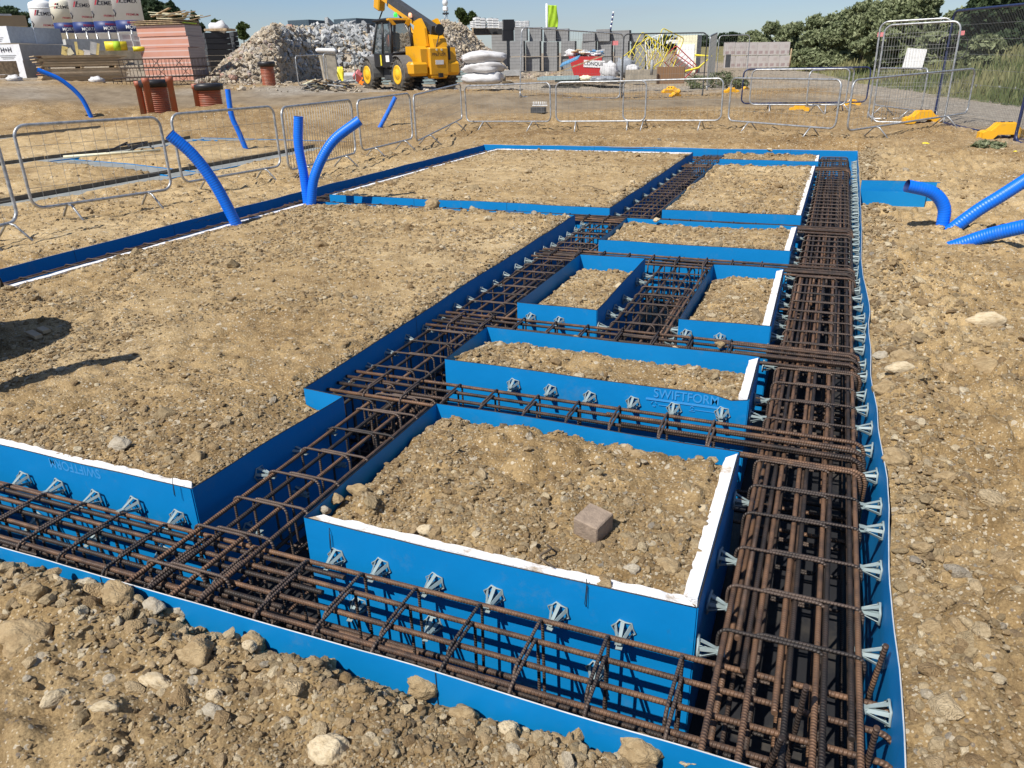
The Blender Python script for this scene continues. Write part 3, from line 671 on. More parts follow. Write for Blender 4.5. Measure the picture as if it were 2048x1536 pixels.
def edge_line(top, parent, r=.0032, m='cord_and_shade'):  # black on box rims draws the ties and the shade on sheet edges
    if parent.name.startswith('perimeter'): m = 'lgrey'; r = .0022
    MB().mat(m).tube([p+Vector((0, 0, .001)) for p in top], r, 5).build('drawn_edge_line', parent, True)
_, t = wall([(FX0, FY0), (-4.5, FY0+.012), (-2.3, FY0-.012), (-1, FY0+.004), (.36, FY0)], 'side_panel', per, seed=1, ztop=.0); edge_line(t, per)
ys = np.linspace(FY0, FY1, 60)
_, t = wall([(float(xr(y)), y) for y in ys], 'side_panel', per, amp=.004, seed=2); edge_line(t, per)
_, t = wall([(.455, FY1), (-3, FY1+.01), (FX0, FY1)], 'side_panel', per, seed=3, ztop=.01); edge_line(t, per)
_, t = wall([(FX0, FY1), (FX0-.01, 8), (FX0, FY0)], 'side_panel', per, seed=4); edge_line(t, per)
pf = thing('porch_formwork', 'short blue formwork return standing in the soil right of the main trench', 'formwork', (.45, 10.95, 0))
_, t = wall([(.43, 10.95), (1.36, 10.96)], 'side_panel', pf, seed=5, seams=0, ztop=.075); edge_line(t, pf)
wall([(.43, 10.90), (1.20, 10.915)], 'side_panel', pf, seed=6, seams=0, ztop=-.045, depth=.45)
# base of the trenches
b = MB().mat('membrane')
b.sheet([(FX0-.02, FY0-.02, -.60), (.50, FY0-.02, -.60), (.50, FY1+.02, -.60), (FX0-.02, FY1+.02, -.60)], 120, 220, lambda p, u, v: p+Vector((0, 0, float(vnoise(p.x*4, p.y*4, 2))*.03)))
o = b.build('trench_base'); tag(o, kind='structure')

# ================================================================ void formers (blue boxes) and their infill soil
def inset(poly, d):
    n = len(poly); out = []
    for i in range(n):
        a, b_, c = Vector(poly[i-1]), Vector(poly[i]), Vector(poly[(i+1) % n])
        e1 = (b_-a).normalized(); e2 = (c-b_).normalized(); n1 = Vector((-e1.y, e1.x)); n2 = Vector((-e2.y, e2.x))
        k = n1+n2; k = k/(1+n1.dot(n2)); out.append(b_+k*d)
    return out
def pip(x, y, poly):
    ins = np.zeros(x.shape, bool); n = len(poly)
    for i in range(n):
        x1, y1 = poly[i]; x2, y2 = poly[(i+1) % n]
        if y1 == y2: continue
        c = ((y1 > y) != (y2 > y)) & (x < (x2-x1)*(y-y1)/(y2-y1)+x1); ins ^= c
    return ins
SOILS = []
def former(poly, label, lev, eps=(), seed=0, res=None, drop=None, dips={}):
    """poly counter-clockwise; eps = edge numbers lined with white foam"""
    c = sum((Vector(p) for p in poly), Vector((0, 0)))/len(poly)
    t_ = thing('trench_former', label, 'formwork', (c.x, c.y, -DEP), 0, 'blue soil-filled formwork boxes between the trenches')
    n = len(poly)
    for i in range(n):
        a, b_ = poly[i], poly[(i+1) % n]
        _, tp = wall([b_, a], 'side_panel', t_, seed=seed*7+i+10, amp=.0035, dip=dips.get(i)); edge_line(tp, t_, .0026)
    ins = inset(poly, .006); ins2 = inset(poly, .054)
    for i in eps:
        a, b_ = Vector(ins[i]), Vector(ins[(i+1) % n]); a2, b2 = Vector(ins2[i]), Vector(ins2[(i+1) % n])
        # butt neighbouring strips end to end
        L = (b_-a).length; m = max(4, int(L/.02)); mb = MB().mat('eps')
        if (i-1) % n in eps: a = a+(b_-a).normalized()*.049
        rows = []
        for k in range(m+1):
            s = k/m; o_ = a.lerp(b_, s); q = a2.lerp(b2, s)
            w1 = float(vnoise(np.array([s*L*30]), np.array([seed+i*3.3]), 4)[0]); w2 = float(vnoise(np.array([s*L*11]), np.array([seed*2+i*1.3]), 6)[0])
            q = q+(q-o_)*(w1*.07+w2*.10-.05)
            h = -.004+w2*.006
            rows.append((o_, q, h, h-.004+w1*.006))
        b0 = len(mb.v)
        for o_, q, h, h2 in rows: mb.v += [(o_.x, o_.y, -.5), (o_.x, o_.y, h), (q.x, q.y, h2), (q.x, q.y, -.5)]
        for k in range(m):
            for e in range(3): mb.face((b0+4*k+e, b0+4*k+e+1, b0+4*k+e+5, b0+4*k+e+4), False)
        mb.face((b0, b0+1, b0+2, b0+3)); mb.face((b0+4*m+3, b0+4*m+2, b0+4*m+1, b0+4*m))
        mb.build('insulation_strip', t_, True)
    # soil
    P = [tuple(p) for p in inset(poly, .011)]
    xs = [p[0] for p in P]; yy = [p[1] for p in P]; d = res or max(.011, .0035*min(yy))
    gx = np.arange(min(xs), max(xs)+d, d); y0 = min(yy); gyl = [y0]
    while gyl[-1] < max(yy): gyl.append(gyl[-1]+max(.011, .0055*gyl[-1]))
    # the grid is stretched to the box: left and right sides as functions of y, near and far sides as functions of u
    cs = sorted(P, key=lambda p: p[0]); lf = sorted(cs[:2], key=lambda p: p[1]); rt = sorted([p for p in P if p not in lf], key=lambda p: p[1])
    fl_ = lambda y: np.interp(y, [lf[0][1], lf[1][1]], [lf[0][0], lf[1][0]]); fr_ = lambda y: np.interp(y, [p[1] for p in rt], [p[0] for p in rt])
    fb_ = lambda u: lf[0][1]+(rt[0][1]-lf[0][1])*u; ft_ = lambda u: lf[1][1]+(rt[-1][1]-lf[1][1])*u
    gu = np.linspace(0, 1, max(8, int((max(xs)-min(xs))/d))); gv = (np.array(gyl)-y0)/(gyl[-1]-y0)
    U, Vv = np.meshgrid(gu, gv); Y = fb_(U)*(1-Vv)+ft_(U)*Vv; X = fl_(Y)*(1-U)+fr_(Y)*U
    def uv_of(x, y): u = (x-fl_(y))/(fr_(y)-fl_(y)); return u, (y-fb_(u))/(ft_(u)-fb_(u)), gu, gv
    de = np.full(X.shape, 1e9)
    for i in range(n):
        a, b_ = P[i], P[(i+1) % n]; dd = seg_dist(X, Y, [a, b_])
        if i in eps: dd = np.clip(dd-.05, 0, None)+.03
        de = np.minimum(de, dd)
    Z = lev+clod_field(X, Y, .8 if (max(xs)-min(xs)) < 3 else .5)-.035*np.exp(-de/.05)
    for i in eps:
        dd = seg_dist(X, Y, [P[i], P[(i+1) % n]]); Z = np.where(dd < .085, np.minimum(Z, -.022+fbm(X, Y, .1, 2, 8)*.02), Z)
    if drop is not None: Z = Z+drop(X, Y)
    ny_, nx_ = X.shape
    I_ = np.arange(ny_*nx_).reshape(ny_, nx_); F_ = np.stack([I_[:-1, :-1], I_[:-1, 1:], I_[1:, 1:], I_[1:, :-1]], -1).reshape(-1, 4)
    me = npmesh('infill_soil', np.stack([X, Y, Z], -1).reshape(-1, 3), F_, ['soil'])
    o = bpy.data.objects.new('infill_soil', me); COL.objects.link(o); tag(o, kind='structure')
    SOILS.append((P, X, Y, Z, uv_of)); return t_
A = former([(-6.15, 1.98), (-2.28, 1.98), (-2.21, 2.985), (-2.475, 3.01), (-2.53, 5.6), (-2.56, 8.10), (-6.15, 8.10)], 'largest blue formwork box, filled with level soil, left of the mid trench', -.008, (0, 6), 1,
 res=.016, drop=lambda X, Y: -.10*np.exp(-(np.hypot(X+2.36, Y-2.88)/.20)**2)-.012*np.exp(-np.abs(X+2.5)/.1))
I_ = former([(-1.70, 1.965), (-.205, 1.965), (-.20, 3.055), (-1.70, 3.07)], 'nearest blue box of rough soil, brown paver lying on it', -.020, (0, 1), 2, drop=lambda X, Y: -.035*np.clip((Y-2.8)/.25, 0, 1)-.02*np.clip((-1.55-X)/.15, 0, 1))
H_ = former([(-1.94, 3.65), (-.222, 3.64), (-.225, 4.26), (-1.94, 4.255)], 'long narrow blue soil-filled box, second from the front', -.052, (1,), 3, drop=lambda X, Y: -.04*np.clip((Y-4.08)/.15, 0, 1)-.03*np.clip((-1.8-X)/.12, 0, 1)+.02*np.clip((3.9-Y)/.2, 0, 1),
 dips={0: (lambda s: .022*math.exp(-((s-.05)/.04)**2))})
B_ = former([(-1.95, 4.83), (-1.36, 4.825), (-1.37, 6.36), (-1.95, 6.34)], 'small blue box with sunken soil beside the long mid trench', -.065, (), 4, drop=lambda X, Y: -.05*np.clip((Y-6.1)/.2, 0, 1)-.03*np.clip((-1.8-X)/.1, 0, 1))
C_ = former([(-.785, 4.81), (-.21, 4.84), (-.225, 6.34), (-.78, 6.32)], 'small blue box with one white foam edge beside the right trench', -.05, (1,), 5, drop=lambda X, Y: -.05*np.clip((Y-6.1)/.2, 0, 1)-.035*np.clip((-.62-X)/.1, 0, 1))
D_ = former([(-1.955, 6.97), (-.215, 6.99), (-.21, 8.10), (-1.96, 8.09)], 'wide blue soil-filled box behind the two small boxes', -.03, (1,), 6, drop=lambda X, Y: -.02*np.clip((Y-7.9)/.15, 0, 1))
E_ = former([(-1.69, 8.67), (-.20, 8.71), (-.18, 12.97), (-1.72, 12.9)], 'long blue soil-filled box with white right edge, at the far right', -.012, (1,), 7)
F_b = former([(-1.71, 13.5), (-.155, 13.47), (-.16, 14.42), (-1.72, 14.35)], 'farthest blue soil-filled box, a pale stone on its soil', .0, (1,), 8)
G_ = former([(-6.2, 8.64), (-2.30, 8.62), (-2.31, 14.38), (-6.2, 14.42)], 'far large blue soil-filled box beyond the biggest one', -.012, (2, 3), 9)

def print_on(par, txt, size, px, py, Y, up=True, name='printed_lettering', extra=None):
    p = on_y(px, py, Y-.007); mb = MB(); s = 1 if up else -1
    put_text(mb, txt, size, lambda v: (p.x+v.x*s, Y-.0068, p.z+v.y*s*1.15), 'bluew')
    if extra: extra(mb, p)
    o = mb.build(name, par, True); return o
print_on(A, 'SWIFTFORM', .058, 148, 936, 1.98, up=False)
print_on(I_, 'SWIFTFORM', .07, 760, 1215, 1.965)
def swirl(mb, p):
    mb.mat('bluew')
    mb.box((p.x-.01, 3.6332, p.z-.036), (.40, .001, .012))
    for k in range(3):
        a = 2.09*k; c = (p.x-.165, p.z-.062); pts = [(c[0]+.014*math.cos(a+q*.4), 3.6332, c[1]+.014*math.sin(a+q*.4)) for q in range(4)]; mb.tube(pts, .0018, 4)
    mb.tube([(p.x+.035+.008*math.cos(q*.7), 3.6332, p.z-.058+.010*math.sin(q*.7)) for q in range(9)], .0018, 4); mb.box((p.x+.035, 3.6332, p.z-.074), (.03, .001, .004))
    for q in range(2):
        x0 = p.x-.09+q*.19; mb.box((x0, 3.6332, p.z-.064), (.10, .001, .004))
print_on(H_, 'SWIFTFORM', .062, 1372, 795, 3.64, extra=swirl)

# ================================================================ reinforcement cages
def arc_path(L, hook):
    P = [Vector((0, 0, 0))]
    if hook: P = [Vector((0, 0, -.26)), Vector((0, 0, -.05)), Vector((.015, 0, -.015)), Vector((.05, 0, 0))]
    n = max(1, int(L/.8))
    for i in range(1, n): P.append(Vector((L*i/n, 0, 0)))
    P.append(Vector((L, 0, 0)))
    return P
_bars = {}
def bar_mesh(L, r=.0098, hook=False, near=False):
    L = round(L, 1) if L > .5 else round(L, 2); key = (L, r, hook, near)
    if key not in _bars:
        mb = MB().mat('rebar')
        if near:
            P = []; rr = []; k = int(L/.006)
            for i in range(k+1):
                P.append((L*i/k, 0, 0)); rr.append(r*(1.025 if i % 2 else .975))
            if hook:
                P = [(-.05, 0, -.30), (-.05, 0, -.06), (-.04, 0, -.02), (-.015, 0, -.003)]+P; rr = [r]*4+rr
            mb.tube(P, rr, 7)
        else: mb.tube(arc_path(L, hook), r, 7)
        _bars[key] = mb.mesh('bar')
    return _bars[key]
def rrect(x0, x1, z0, z1, rad=.035, n=4):
    P = []
    for cx, cz, a0 in ((x1-rad, z1-rad, 0), (x0+rad, z1-rad, 90), (x0+rad, z0+rad, 180), (x1-rad, z0+rad, 270)):
        for k in range(n+1):
            a = R(a0+90*k/n); P.append((cx+rad*math.cos(a), cz+rad*math.sin(a)))
    return P
_links = {}
def link_mesh(wd, h, r=.0062, near=True):
    key = (round(wd, 3), round(h, 3), near)
    if key not in _links:
        mb = MB().mat('link'); n = 6 if near else 5
        for x0, x1, dy in ((0, .74*wd, 0), (.24*wd, wd, .016)):
            P = rrect(x0, x1, -h, 0)
            if near: P = [q for a, b_ in zip(P, P[1:]+P[:1]) for q in ([a] if math.dist(a, b_) < .03 else [a]+[(a[0]+(b_[0]-a[0])*t, a[1]+(b_[1]-a[1])*t) for t in np.arange(.006/math.dist(a, b_), 1, .006/math.dist(a, b_))])]
            rr = [r*(1.05 if i % 2 else .95) for i in range(len(P))] if near else r
            mb.tube([(p[0], dy, p[1]) for p in P], rr, n, closed=True)
        _links[key] = mb.mesh('link')
    return _links[key]
def spacer_mesh():
    mb = MB().mat('spacer'); n = 6; ring = []
    for k in range(12):
        a = 2*math.pi*k/12+R(15); rr = .056 if k % 2 else .044; ring.append((.006, rr*math.cos(a)*1.0, rr*math.sin(a)*1.05))
    mb.tube(ring, .0042, 5, closed=True)
    for k in range(6):
        a = R(30+60*k); b0 = Vector((.004, .043*math.cos(a), .047*math.sin(a))); b1 = Vector((.066, .012*math.cos(a), .012*math.sin(a)))
        d = (b1-b0).normalized(); s_ = Vector((0, -math.sin(a), math.cos(a)))*.0095; o = Vector((0, math.cos(a), math.sin(a)))*.002; q = len(mb.v)
        for p, kk in ((b0, 1), (b1, .8)):
            for u, v in ((1, 1), (-1, 1), (-1, -1), (1, -1)): mb.v.append(tuple(p+s_*u*kk+o*v))
        for e in range(4): f = (e+1) % 4; mb.face((q+e, q+f, q+4+f, q+4+e))
    mb.box((.066, 0, 0), (.010, .032, .028), bev=.003); mb.box((.078, 0, .013), (.022, .030, .0045), (0, -.15, 0)); mb.box((.078, 0, -.013), (.022, .030, .0045), (0, .15, 0))
    mb.box((.034, 0, 0), (.056, .004, .020)); mb.box((.034, 0, 0), (.056, .018, .004))
    return mb.mesh('spacer')
SPM = spacer_mesh()
LZ = .40
def cage(label, axis, lo, hi, a, b_, zt, lbl_hook=False, linkhi=1e9, near_to=3.3, step=.235, bars=4, extra=0, spac=(), lowbars=True, off=0.0, cat='rebar cage'):
    """axis 'x' or 'y': bars run lo..hi along it, the links span a..b_ on the other axis"""
    isx = axis == 'x'
    org = Vector((lo, a, 0)) if isx else Vector((a, lo, 0))
    root = thing('rebar_cage', label, cat, (org.x, org.y, -.55), 0, 'steel reinforcement cages in the trenches')
    def P(s, t, z): return (s, t, z+.55) if isx else (t, s, z+.55)
    L = hi-lo; W = b_-a
    nl = int(L/step)
    for i in range(nl+1):
        s = min(off+i*step+random.uniform(-.008, .008), L)
        if lo+s > linkhi: break
        dist = (a if isx else lo+s)
        near = dist < 3.4
        zj = random.uniform(-.003, .003); rz = random.uniform(-.02, .02)
        if isx: inst('link', link_mesh(W, LZ, near=near), root, P(s, 0, zt+zj), (random.uniform(-.02, .02), 0, R(90)+rz), (1, 1, 1))
        else: inst('link', link_mesh(W, LZ, near=near), root, P(s, 0, zt+zj), (random.uniform(-.02, .02), 0, rz), (1, 1, 1))
    def put(s0, s1, t, z, r=.0098, hook=False, flip=False, jit=.004):
        near = (a if isx else lo+s0) < (2.6 if L < 9 else 1.9)
        Lb = s1-s0; me_ = bar_mesh(Lb, r, hook, near and Lb < 9)
        t += random.uniform(-jit, jit); tilt = random.uniform(-jit, jit)/max(Lb, .5); yaw = random.uniform(-jit, jit)*1.5/max(Lb, .5)
        tw = random.uniform(0, 6.28) if not hook else 0
        if flip: rot = (tw, tilt, yaw+(math.pi if isx else -math.pi/2)); s0 = s1
        else: rot = (tw, tilt, yaw+(0 if isx else math.pi/2))
        inst('longitudinal_bar', me_, root, P(s0, t, z), rot)
    zi = zt-.0175
    for zz, cnt in ((zi, bars), (zt-LZ+.0175, bars if lowbars else 2)):
        for k in range(cnt):
            t = .018+(W-.036)*k/(cnt-1)
            if L > 5:
                m = L*random.uniform(.35, .62); ov = random.uniform(.5, .8)
                put(-.04 if not lbl_hook else -.04, m, t, zz); put(m-ov, L+.02, t+.021, zz, hook=lbl_hook, flip=True)
            else: put(-.03, L+.02, t, zz, hook=lbl_hook, flip=True)
    if not isx and L > 10:
        for k in range(5):
            t = .018+(W-.036)*k/4
            put(random.uniform(0, .5), L*.52, t+(-.023 if k else .045), zi-.002); put(L*.48, L-random.uniform(0, .4), t+(-.023 if k else .045), zi-.003); put(.1, L, t+.008, -.27-.02*(k % 2), jit=.015)
    if isx and a < 2:
        for k in range(bars):
            for zz in (zi, zt-LZ+.0175):
                s0 = random.uniform(2.6, 3.6); t = .018+(W-.036)*k/(bars-1); t += -.022 if k else .022
                put(s0, min(L, s0+random.uniform(1.2, 2.6)), t, zz-.004)
    for k in range(extra):
        s0 = random.uniform(0, max(.1, L-1.6)); Lx = random.uniform(.8, 1.6); put(s0, min(L, s0+Lx), random.uniform(.03, W-.03), random.choice([zi-.024, zi-.026, -.30, -.38, zt-LZ+.04]), r=random.choice([.0105, .0105, .008]), jit=.012)
    if zt == ZC:
        for k in range(4): put(max(0, -.7-lo+random.uniform(-.3, .3)), L, .02+(W-.04)*k/4+random.uniform(-.02, .02), zi+.012*(k % 2), hook=True, flip=True)
    for (side, s0, s1, st, z) in spac:        # side -1: wall at the low edge, +1: at the high edge ; wall position passed in side tuple
        sg, wp = side; n = int((s1-s0)/st)
        for i in range(n+1):
            s = s0+i*st-lo+random.uniform(-.015, .015); dirn = 1 if sg < 0 else -1
            w_ = wp(s+lo) if callable(wp) else wp
            base = (0 if dirn > 0 else math.pi)+(math.pi/2 if isx else 0)
            if random.random() < .05: continue
            inst('spacer', SPM, root, P(s, w_-a, z-.036+random.uniform(-.010, .010)), (random.uniform(-.18, .18), random.uniform(-.06, .06), base+random.uniform(-.12, .12)), (1.0, .74, .70))
    return root
ZA, ZB, ZC = -.115, -.088, -.066      # cages along x sit a little lower than those along y
cage('rusty steel cage lying in the front trench, the one nearest the camera', 'x', -6.6, .31, 1.54, 1.885, ZA, True, linkhi=-.18, extra=12, off=.28,
     spac=[((1, 1.962), -3.3, -2.3, .235, ZA+.01), ((1, 1.962), -1.58, -.3, .228, ZA+.01), ((1, 1.962), -1.5, -.3, .33, ZA-.20), ((1, 1.972), -3.3, -2.4, .4, ZA-.22), ((1, 1.972), -5.6, -3.5, .24, ZA+.01)])
cage('longest rusty cage, packed with doubled bars, filling the right hand trench', 'y', 1.52, 14.85, -.135, .300, ZB, extra=52, bars=5, off=.49,
     spac=[((1, lambda s: float(xr(s))-.006), 1.62, 14.6, .235, ZB-.005), ((-1, -.193), 1.95, 3.0, .235, ZB-.01), ((-1, -.215), 3.7, 14.3, .26, ZB-.01)])
cage('short cage of four bars in the mid trench left of the nearest box', 'y', 1.52, 3.25, -2.19, -1.815, ZB, extra=1, off=.12, lowbars=True,
     spac=[((-1, -2.255), 2.1, 2.95, .25, ZB), ((-1, -2.25), 2.2, 2.9, .34, ZB-.22)])
cage('long cage in the mid trench running past the largest box', 'y', 3.1, 8.5, -2.44, -2.03, ZB, extra=7, off=.05,
     spac=[((-1, -2.50), 3.4, 8.2, .25, ZB)])
cage('narrow cage in the gap behind the nearest box', 'x', -2.40, .31, 3.185, 3.505, ZC, True, linkhi=-.2, extra=2, off=.17, spac=[((1, 3.638), -1.75, -.35, .233, ZC)])
cage('cage in the cross gap in front of the two small boxes', 'x', -2.40, .31, 4.37, 4.72, ZC, True, linkhi=-.2, extra=3, off=.1, spac=[((1, 4.822), -1.85, -1.4, .21, ZC), ((1, 4.805), -.72, -.3, .22, ZC)])
cage('cage with doubled bars between the two small boxes', 'y', 4.35, 6.9, -1.27, -.85, ZB, extra=8, bars=4, off=.05, spac=[((-1, -1.355), 4.85, 6.3, .23, ZB), ((1, -.79), 4.7, 4.9, .2, ZB)])
cage('cage in the cross gap behind the two small boxes', 'x', -2.40, .31, 6.47, 6.83, ZC, True, linkhi=-.2, extra=4, off=.1)
cage('cage crossing the whole slab between the two large boxes', 'x', -6.6, .31, 8.20, 8.55, ZC, True, linkhi=-.2, extra=6, off=.1)
cage('narrow cage running beside the far large box', 'y', 8.2, 14.8, -2.20, -1.80, ZB, extra=5, off=.05, spac=[((-1, -2.29), 8.8, 14.2, .5, ZB)])
cage('short cross cage in front of the farthest box', 'x', -2.2, .31, 13.04, 13.40, ZC, True, linkhi=-.2, extra=2, off=.1)
cage('cage in the back trench along the far formwork wall', 'x', -6.6, .31, 14.52, 14.86, ZA, True, extra=3, off=.1)
cage('mostly hidden cage in the left trench against the shaded wall', 'y', 1.52, 14.85, -6.66, -6.30, ZB, extra=3, off=.1)
# loose upright bar ends in the near right trench
for (px, py, lean, h) in ((1745, 1330, .16, .30), (1737, 1500, .05, .30), (1528, 1500, .25, .22), (1590, 1420, .12, .34)):
    p = on_z(px, py, -.08); mb = MB().mat('rebar'); k = int(h/.0115)
    mb.tube([(lean*.15*i/k, 0, h*i/k) for i in range(k+1)], [.0085*(1.05 if i % 2 else .95) for i in range(k+1)], 7)
    o = mb.build('starter_bar'); o.location = (p.x, p.y, -.08-h*.72); tag(o, {1745: 'rusty bar end standing beside the second spacer on the right wall', 1737: 'rusty bar end standing up at the near right corner of the trench', 1528: 'leaning bar end at the near left corner of the right trench', 1590: 'bar end standing in the middle of the near right trench'}[px], 'rebar', 'upright bar ends in the near right trench')
# ================================================================ stones
def rock_mesh(name, seed, sub, m, flat=.7, rough=.25, cuts=5):
    rg = random.Random(seed); bm = bmesh.new(); bmesh.ops.create_icosphere(bm, subdivisions=sub, radius=1)
    pl = [(Vector((rg.gauss(0, 1), rg.gauss(0, 1), rg.gauss(0, 1))).normalized(), rg.uniform(.5, .85)) for _ in range(cuts)]
    off = [rg.uniform(-50, 50) for _ in range(3)]
    from mathutils import noise as mn
    for v in bm.verts:
        p = v.co.copy()
        for n_, d in pl:
            k = p.dot(n_)-d
            if k > 0: p -= n_*k*.85
        q = Vector((p.x+off[0], p.y+off[1], p.z+off[2]))
        p *= 1+mn.noise(q*1.3)*rough+mn.noise(q*3.1)*rough*.5+(mn.noise(q*7)*rough*.25 if sub > 2 else 0)
        v.co = (p.x, p.y*rg.choice((1,)) * .86, p.z*flat)
    mb = MB().mat(m); mb.addbm(bm, smooth=sub > 2); return mb.mesh(name)
def scatter(name, pts, rots, scl, idx, variants, label=None, cat=None):
    """points mesh carrying instances of the variant meshes"""
    c = bpy.data.collections.new(name+'_shapes')
    for i, me_ in enumerate(variants):
        o = bpy.data.objects.new('%s_shape_%02d' % (name, i), me_); c.objects.link(o)
    me = bpy.data.meshes.new(name); me.vertices.add(len(pts)); me.vertices.foreach_set('co', np.asarray(pts, np.float32).ravel())
    a = me.attributes.new('rot', 'FLOAT_VECTOR', 'POINT'); a.data.foreach_set('vector', np.asarray(rots, np.float32).ravel())
    a = me.attributes.new('scl', 'FLOAT_VECTOR', 'POINT'); a.data.foreach_set('vector', np.asarray(scl, np.float32).ravel())
    a = me.attributes.new('idx', 'INT', 'POINT'); a.data.foreach_set('value', np.asarray(idx, np.int32))
    o = bpy.data.objects.new(name, me); COL.objects.link(o)
    ng = bpy.data.node_groups.new(name, 'GeometryNodeTree')
    ng.interface.new_socket('Geometry', in_out='INPUT', socket_type='NodeSocketGeometry'); ng.interface.new_socket('Geometry', in_out='OUTPUT', socket_type='NodeSocketGeometry')
    N = ng.nodes; L = ng.links; gi = N.new('NodeGroupInput'); go = N.new('NodeGroupOutput')
    ip = N.new('GeometryNodeInstanceOnPoints'); ci = N.new('GeometryNodeCollectionInfo'); ci.inputs['Collection'].default_value = c
    ci.inputs['Separate Children'].default_value = True; ci.inputs['Reset Children'].default_value = True
    def na(n, t):
        x = N.new('GeometryNodeInputNamedAttribute'); x.data_type = t; x.inputs['Name'].default_value = n; return x
    r_, s_, i_ = na('rot', 'FLOAT_VECTOR'), na('scl', 'FLOAT_VECTOR'), na('idx', 'INT')
    L.new(gi.outputs[0], ip.inputs['Points']); L.new(ci.outputs[0], ip.inputs['Instance']); ip.inputs['Pick Instance'].default_value = True
    L.new(i_.outputs[0], ip.inputs['Instance Index']); L.new(s_.outputs[0], ip.inputs['Scale'])
    er = N.new('FunctionNodeEulerToRotation'); L.new(r_.outputs[0], er.inputs[0]); L.new(er.outputs[0], ip.inputs['Rotation'])
    L.new(ip.outputs[0], go.inputs[0])
    md = o.modifiers.new('scatter', 'NODES'); md.node_group = ng
    tag(o, label, cat, kind='stuff'); return o
small = [rock_mesh('pebble', 100+i, 2, m, random.uniform(.5, .85), .3, 7) for i, m in enumerate(['clod']*5+['stone']*3)]
# loose stones on the ground: denser close to the camera, none inside the trenches
def bil(X1, Y1, Z, x, y):
    i = np.clip(np.searchsorted(X1, x)-1, 0, len(X1)-2); j = np.clip(np.searchsorted(Y1, y)-1, 0, len(Y1)-2)
    fx = np.clip((x-X1[i])/(X1[i+1]-X1[i]), 0, 1); fy = np.clip((y-Y1[j])/(Y1[j+1]-Y1[j]), 0, 1)
    return (Z[j, i]*(1-fx)+Z[j, i+1]*fx)*(1-fy)+(Z[j+1, i]*(1-fx)+Z[j+1, i+1]*fx)*fy
def view_pts(n, rmin, rmax, p=1.0, seed=0):
    rg = np.random.default_rng(seed); u = rg.random(n); r = rmin*(rmax/rmin)**(u**p)
    a = YAW+np.radians(rg.uniform(-39, 37, n)); return np.sin(a)*r, np.cos(a)*r, r, rg
PT, RT, ST, IT = [], [], [], []
def add_stones(x, y, z, size, rg, sink=.25):
    n = len(x); asp = rg.uniform(.7, 1.35, (n, 3)); asp[:, 2] *= .85
    PT.append(np.stack([x, y, z+size*(.5-sink*1.4)], 1)); RT.append(np.stack([rg.uniform(-.5, .5, n), rg.uniform(-.5, .5, n), rg.uniform(0, 6.28, n)], 1))
    ST.append(asp*size[:, None]); IT.append(rg.integers(0, 8, n))
def outside(x, y): return ~((x > .4) & (x < 1.32) & (y > 10.3) & (y < 11.02)) & ~((x > FX0-.04) & (x < xr(y)+.03) & (y > FY0-.03) & (y < FY1+.03))
def sizes(rg, n, r, base=.0040):
    s = .88*base*np.clip(r, 1.6, 12)**.5*np.exp(rg.normal(0, .42, n)); big = rg.random(n) < .035; s = np.where(big, s*2.3, s); return s
x, y, r_, rg = view_pts(105000, .9, 17, 1.05, 1)
dens = np.clip(fbm(x, y, .8, 3, 50)*2.4+.62, .08, 1); k = (rg.random(len(x)) < dens) & outside(x, y); x, y, r_ = x[k], y[k], r_[k]
add_stones(x, y, bil(XL, YL, GZ, x, y), sizes(rg, len(x), r_), rg)
x = rg.uniform(-3.6, 2.2, 52000); y = .75+3.0*rg.random(52000)**1.2; k = outside(x, y) & (rg.random(52000) < np.clip(fbm(x, y, .5, 3, 57)*2.4+.7, .2, 1)); x, y = x[k], y[k]
add_stones(x, y, bil(XL, YL, GZ, x, y), .0038*np.exp(rg.normal(0, .38, len(x))), rg, .2)
# bigger clods heaped along the forms
x = xr(3)+.05+np.abs(rg.normal(0, .20, 420)); y = 1.0+8*rg.random(420)**1.3; x = x-xr(3)+xr(y); add_stones(x, y, bil(XL, YL, GZ, x, y), .020*np.exp(rg.normal(0, .45, 420)), rg, .3)
x = rg.uniform(-3.4, .4, 170); y = FY0-.05-np.abs(rg.normal(0, .18, 170)); add_stones(x, y, bil(XL, YL, GZ, x, y), .016*np.exp(rg.normal(0, .45, 170)), rg, .25)
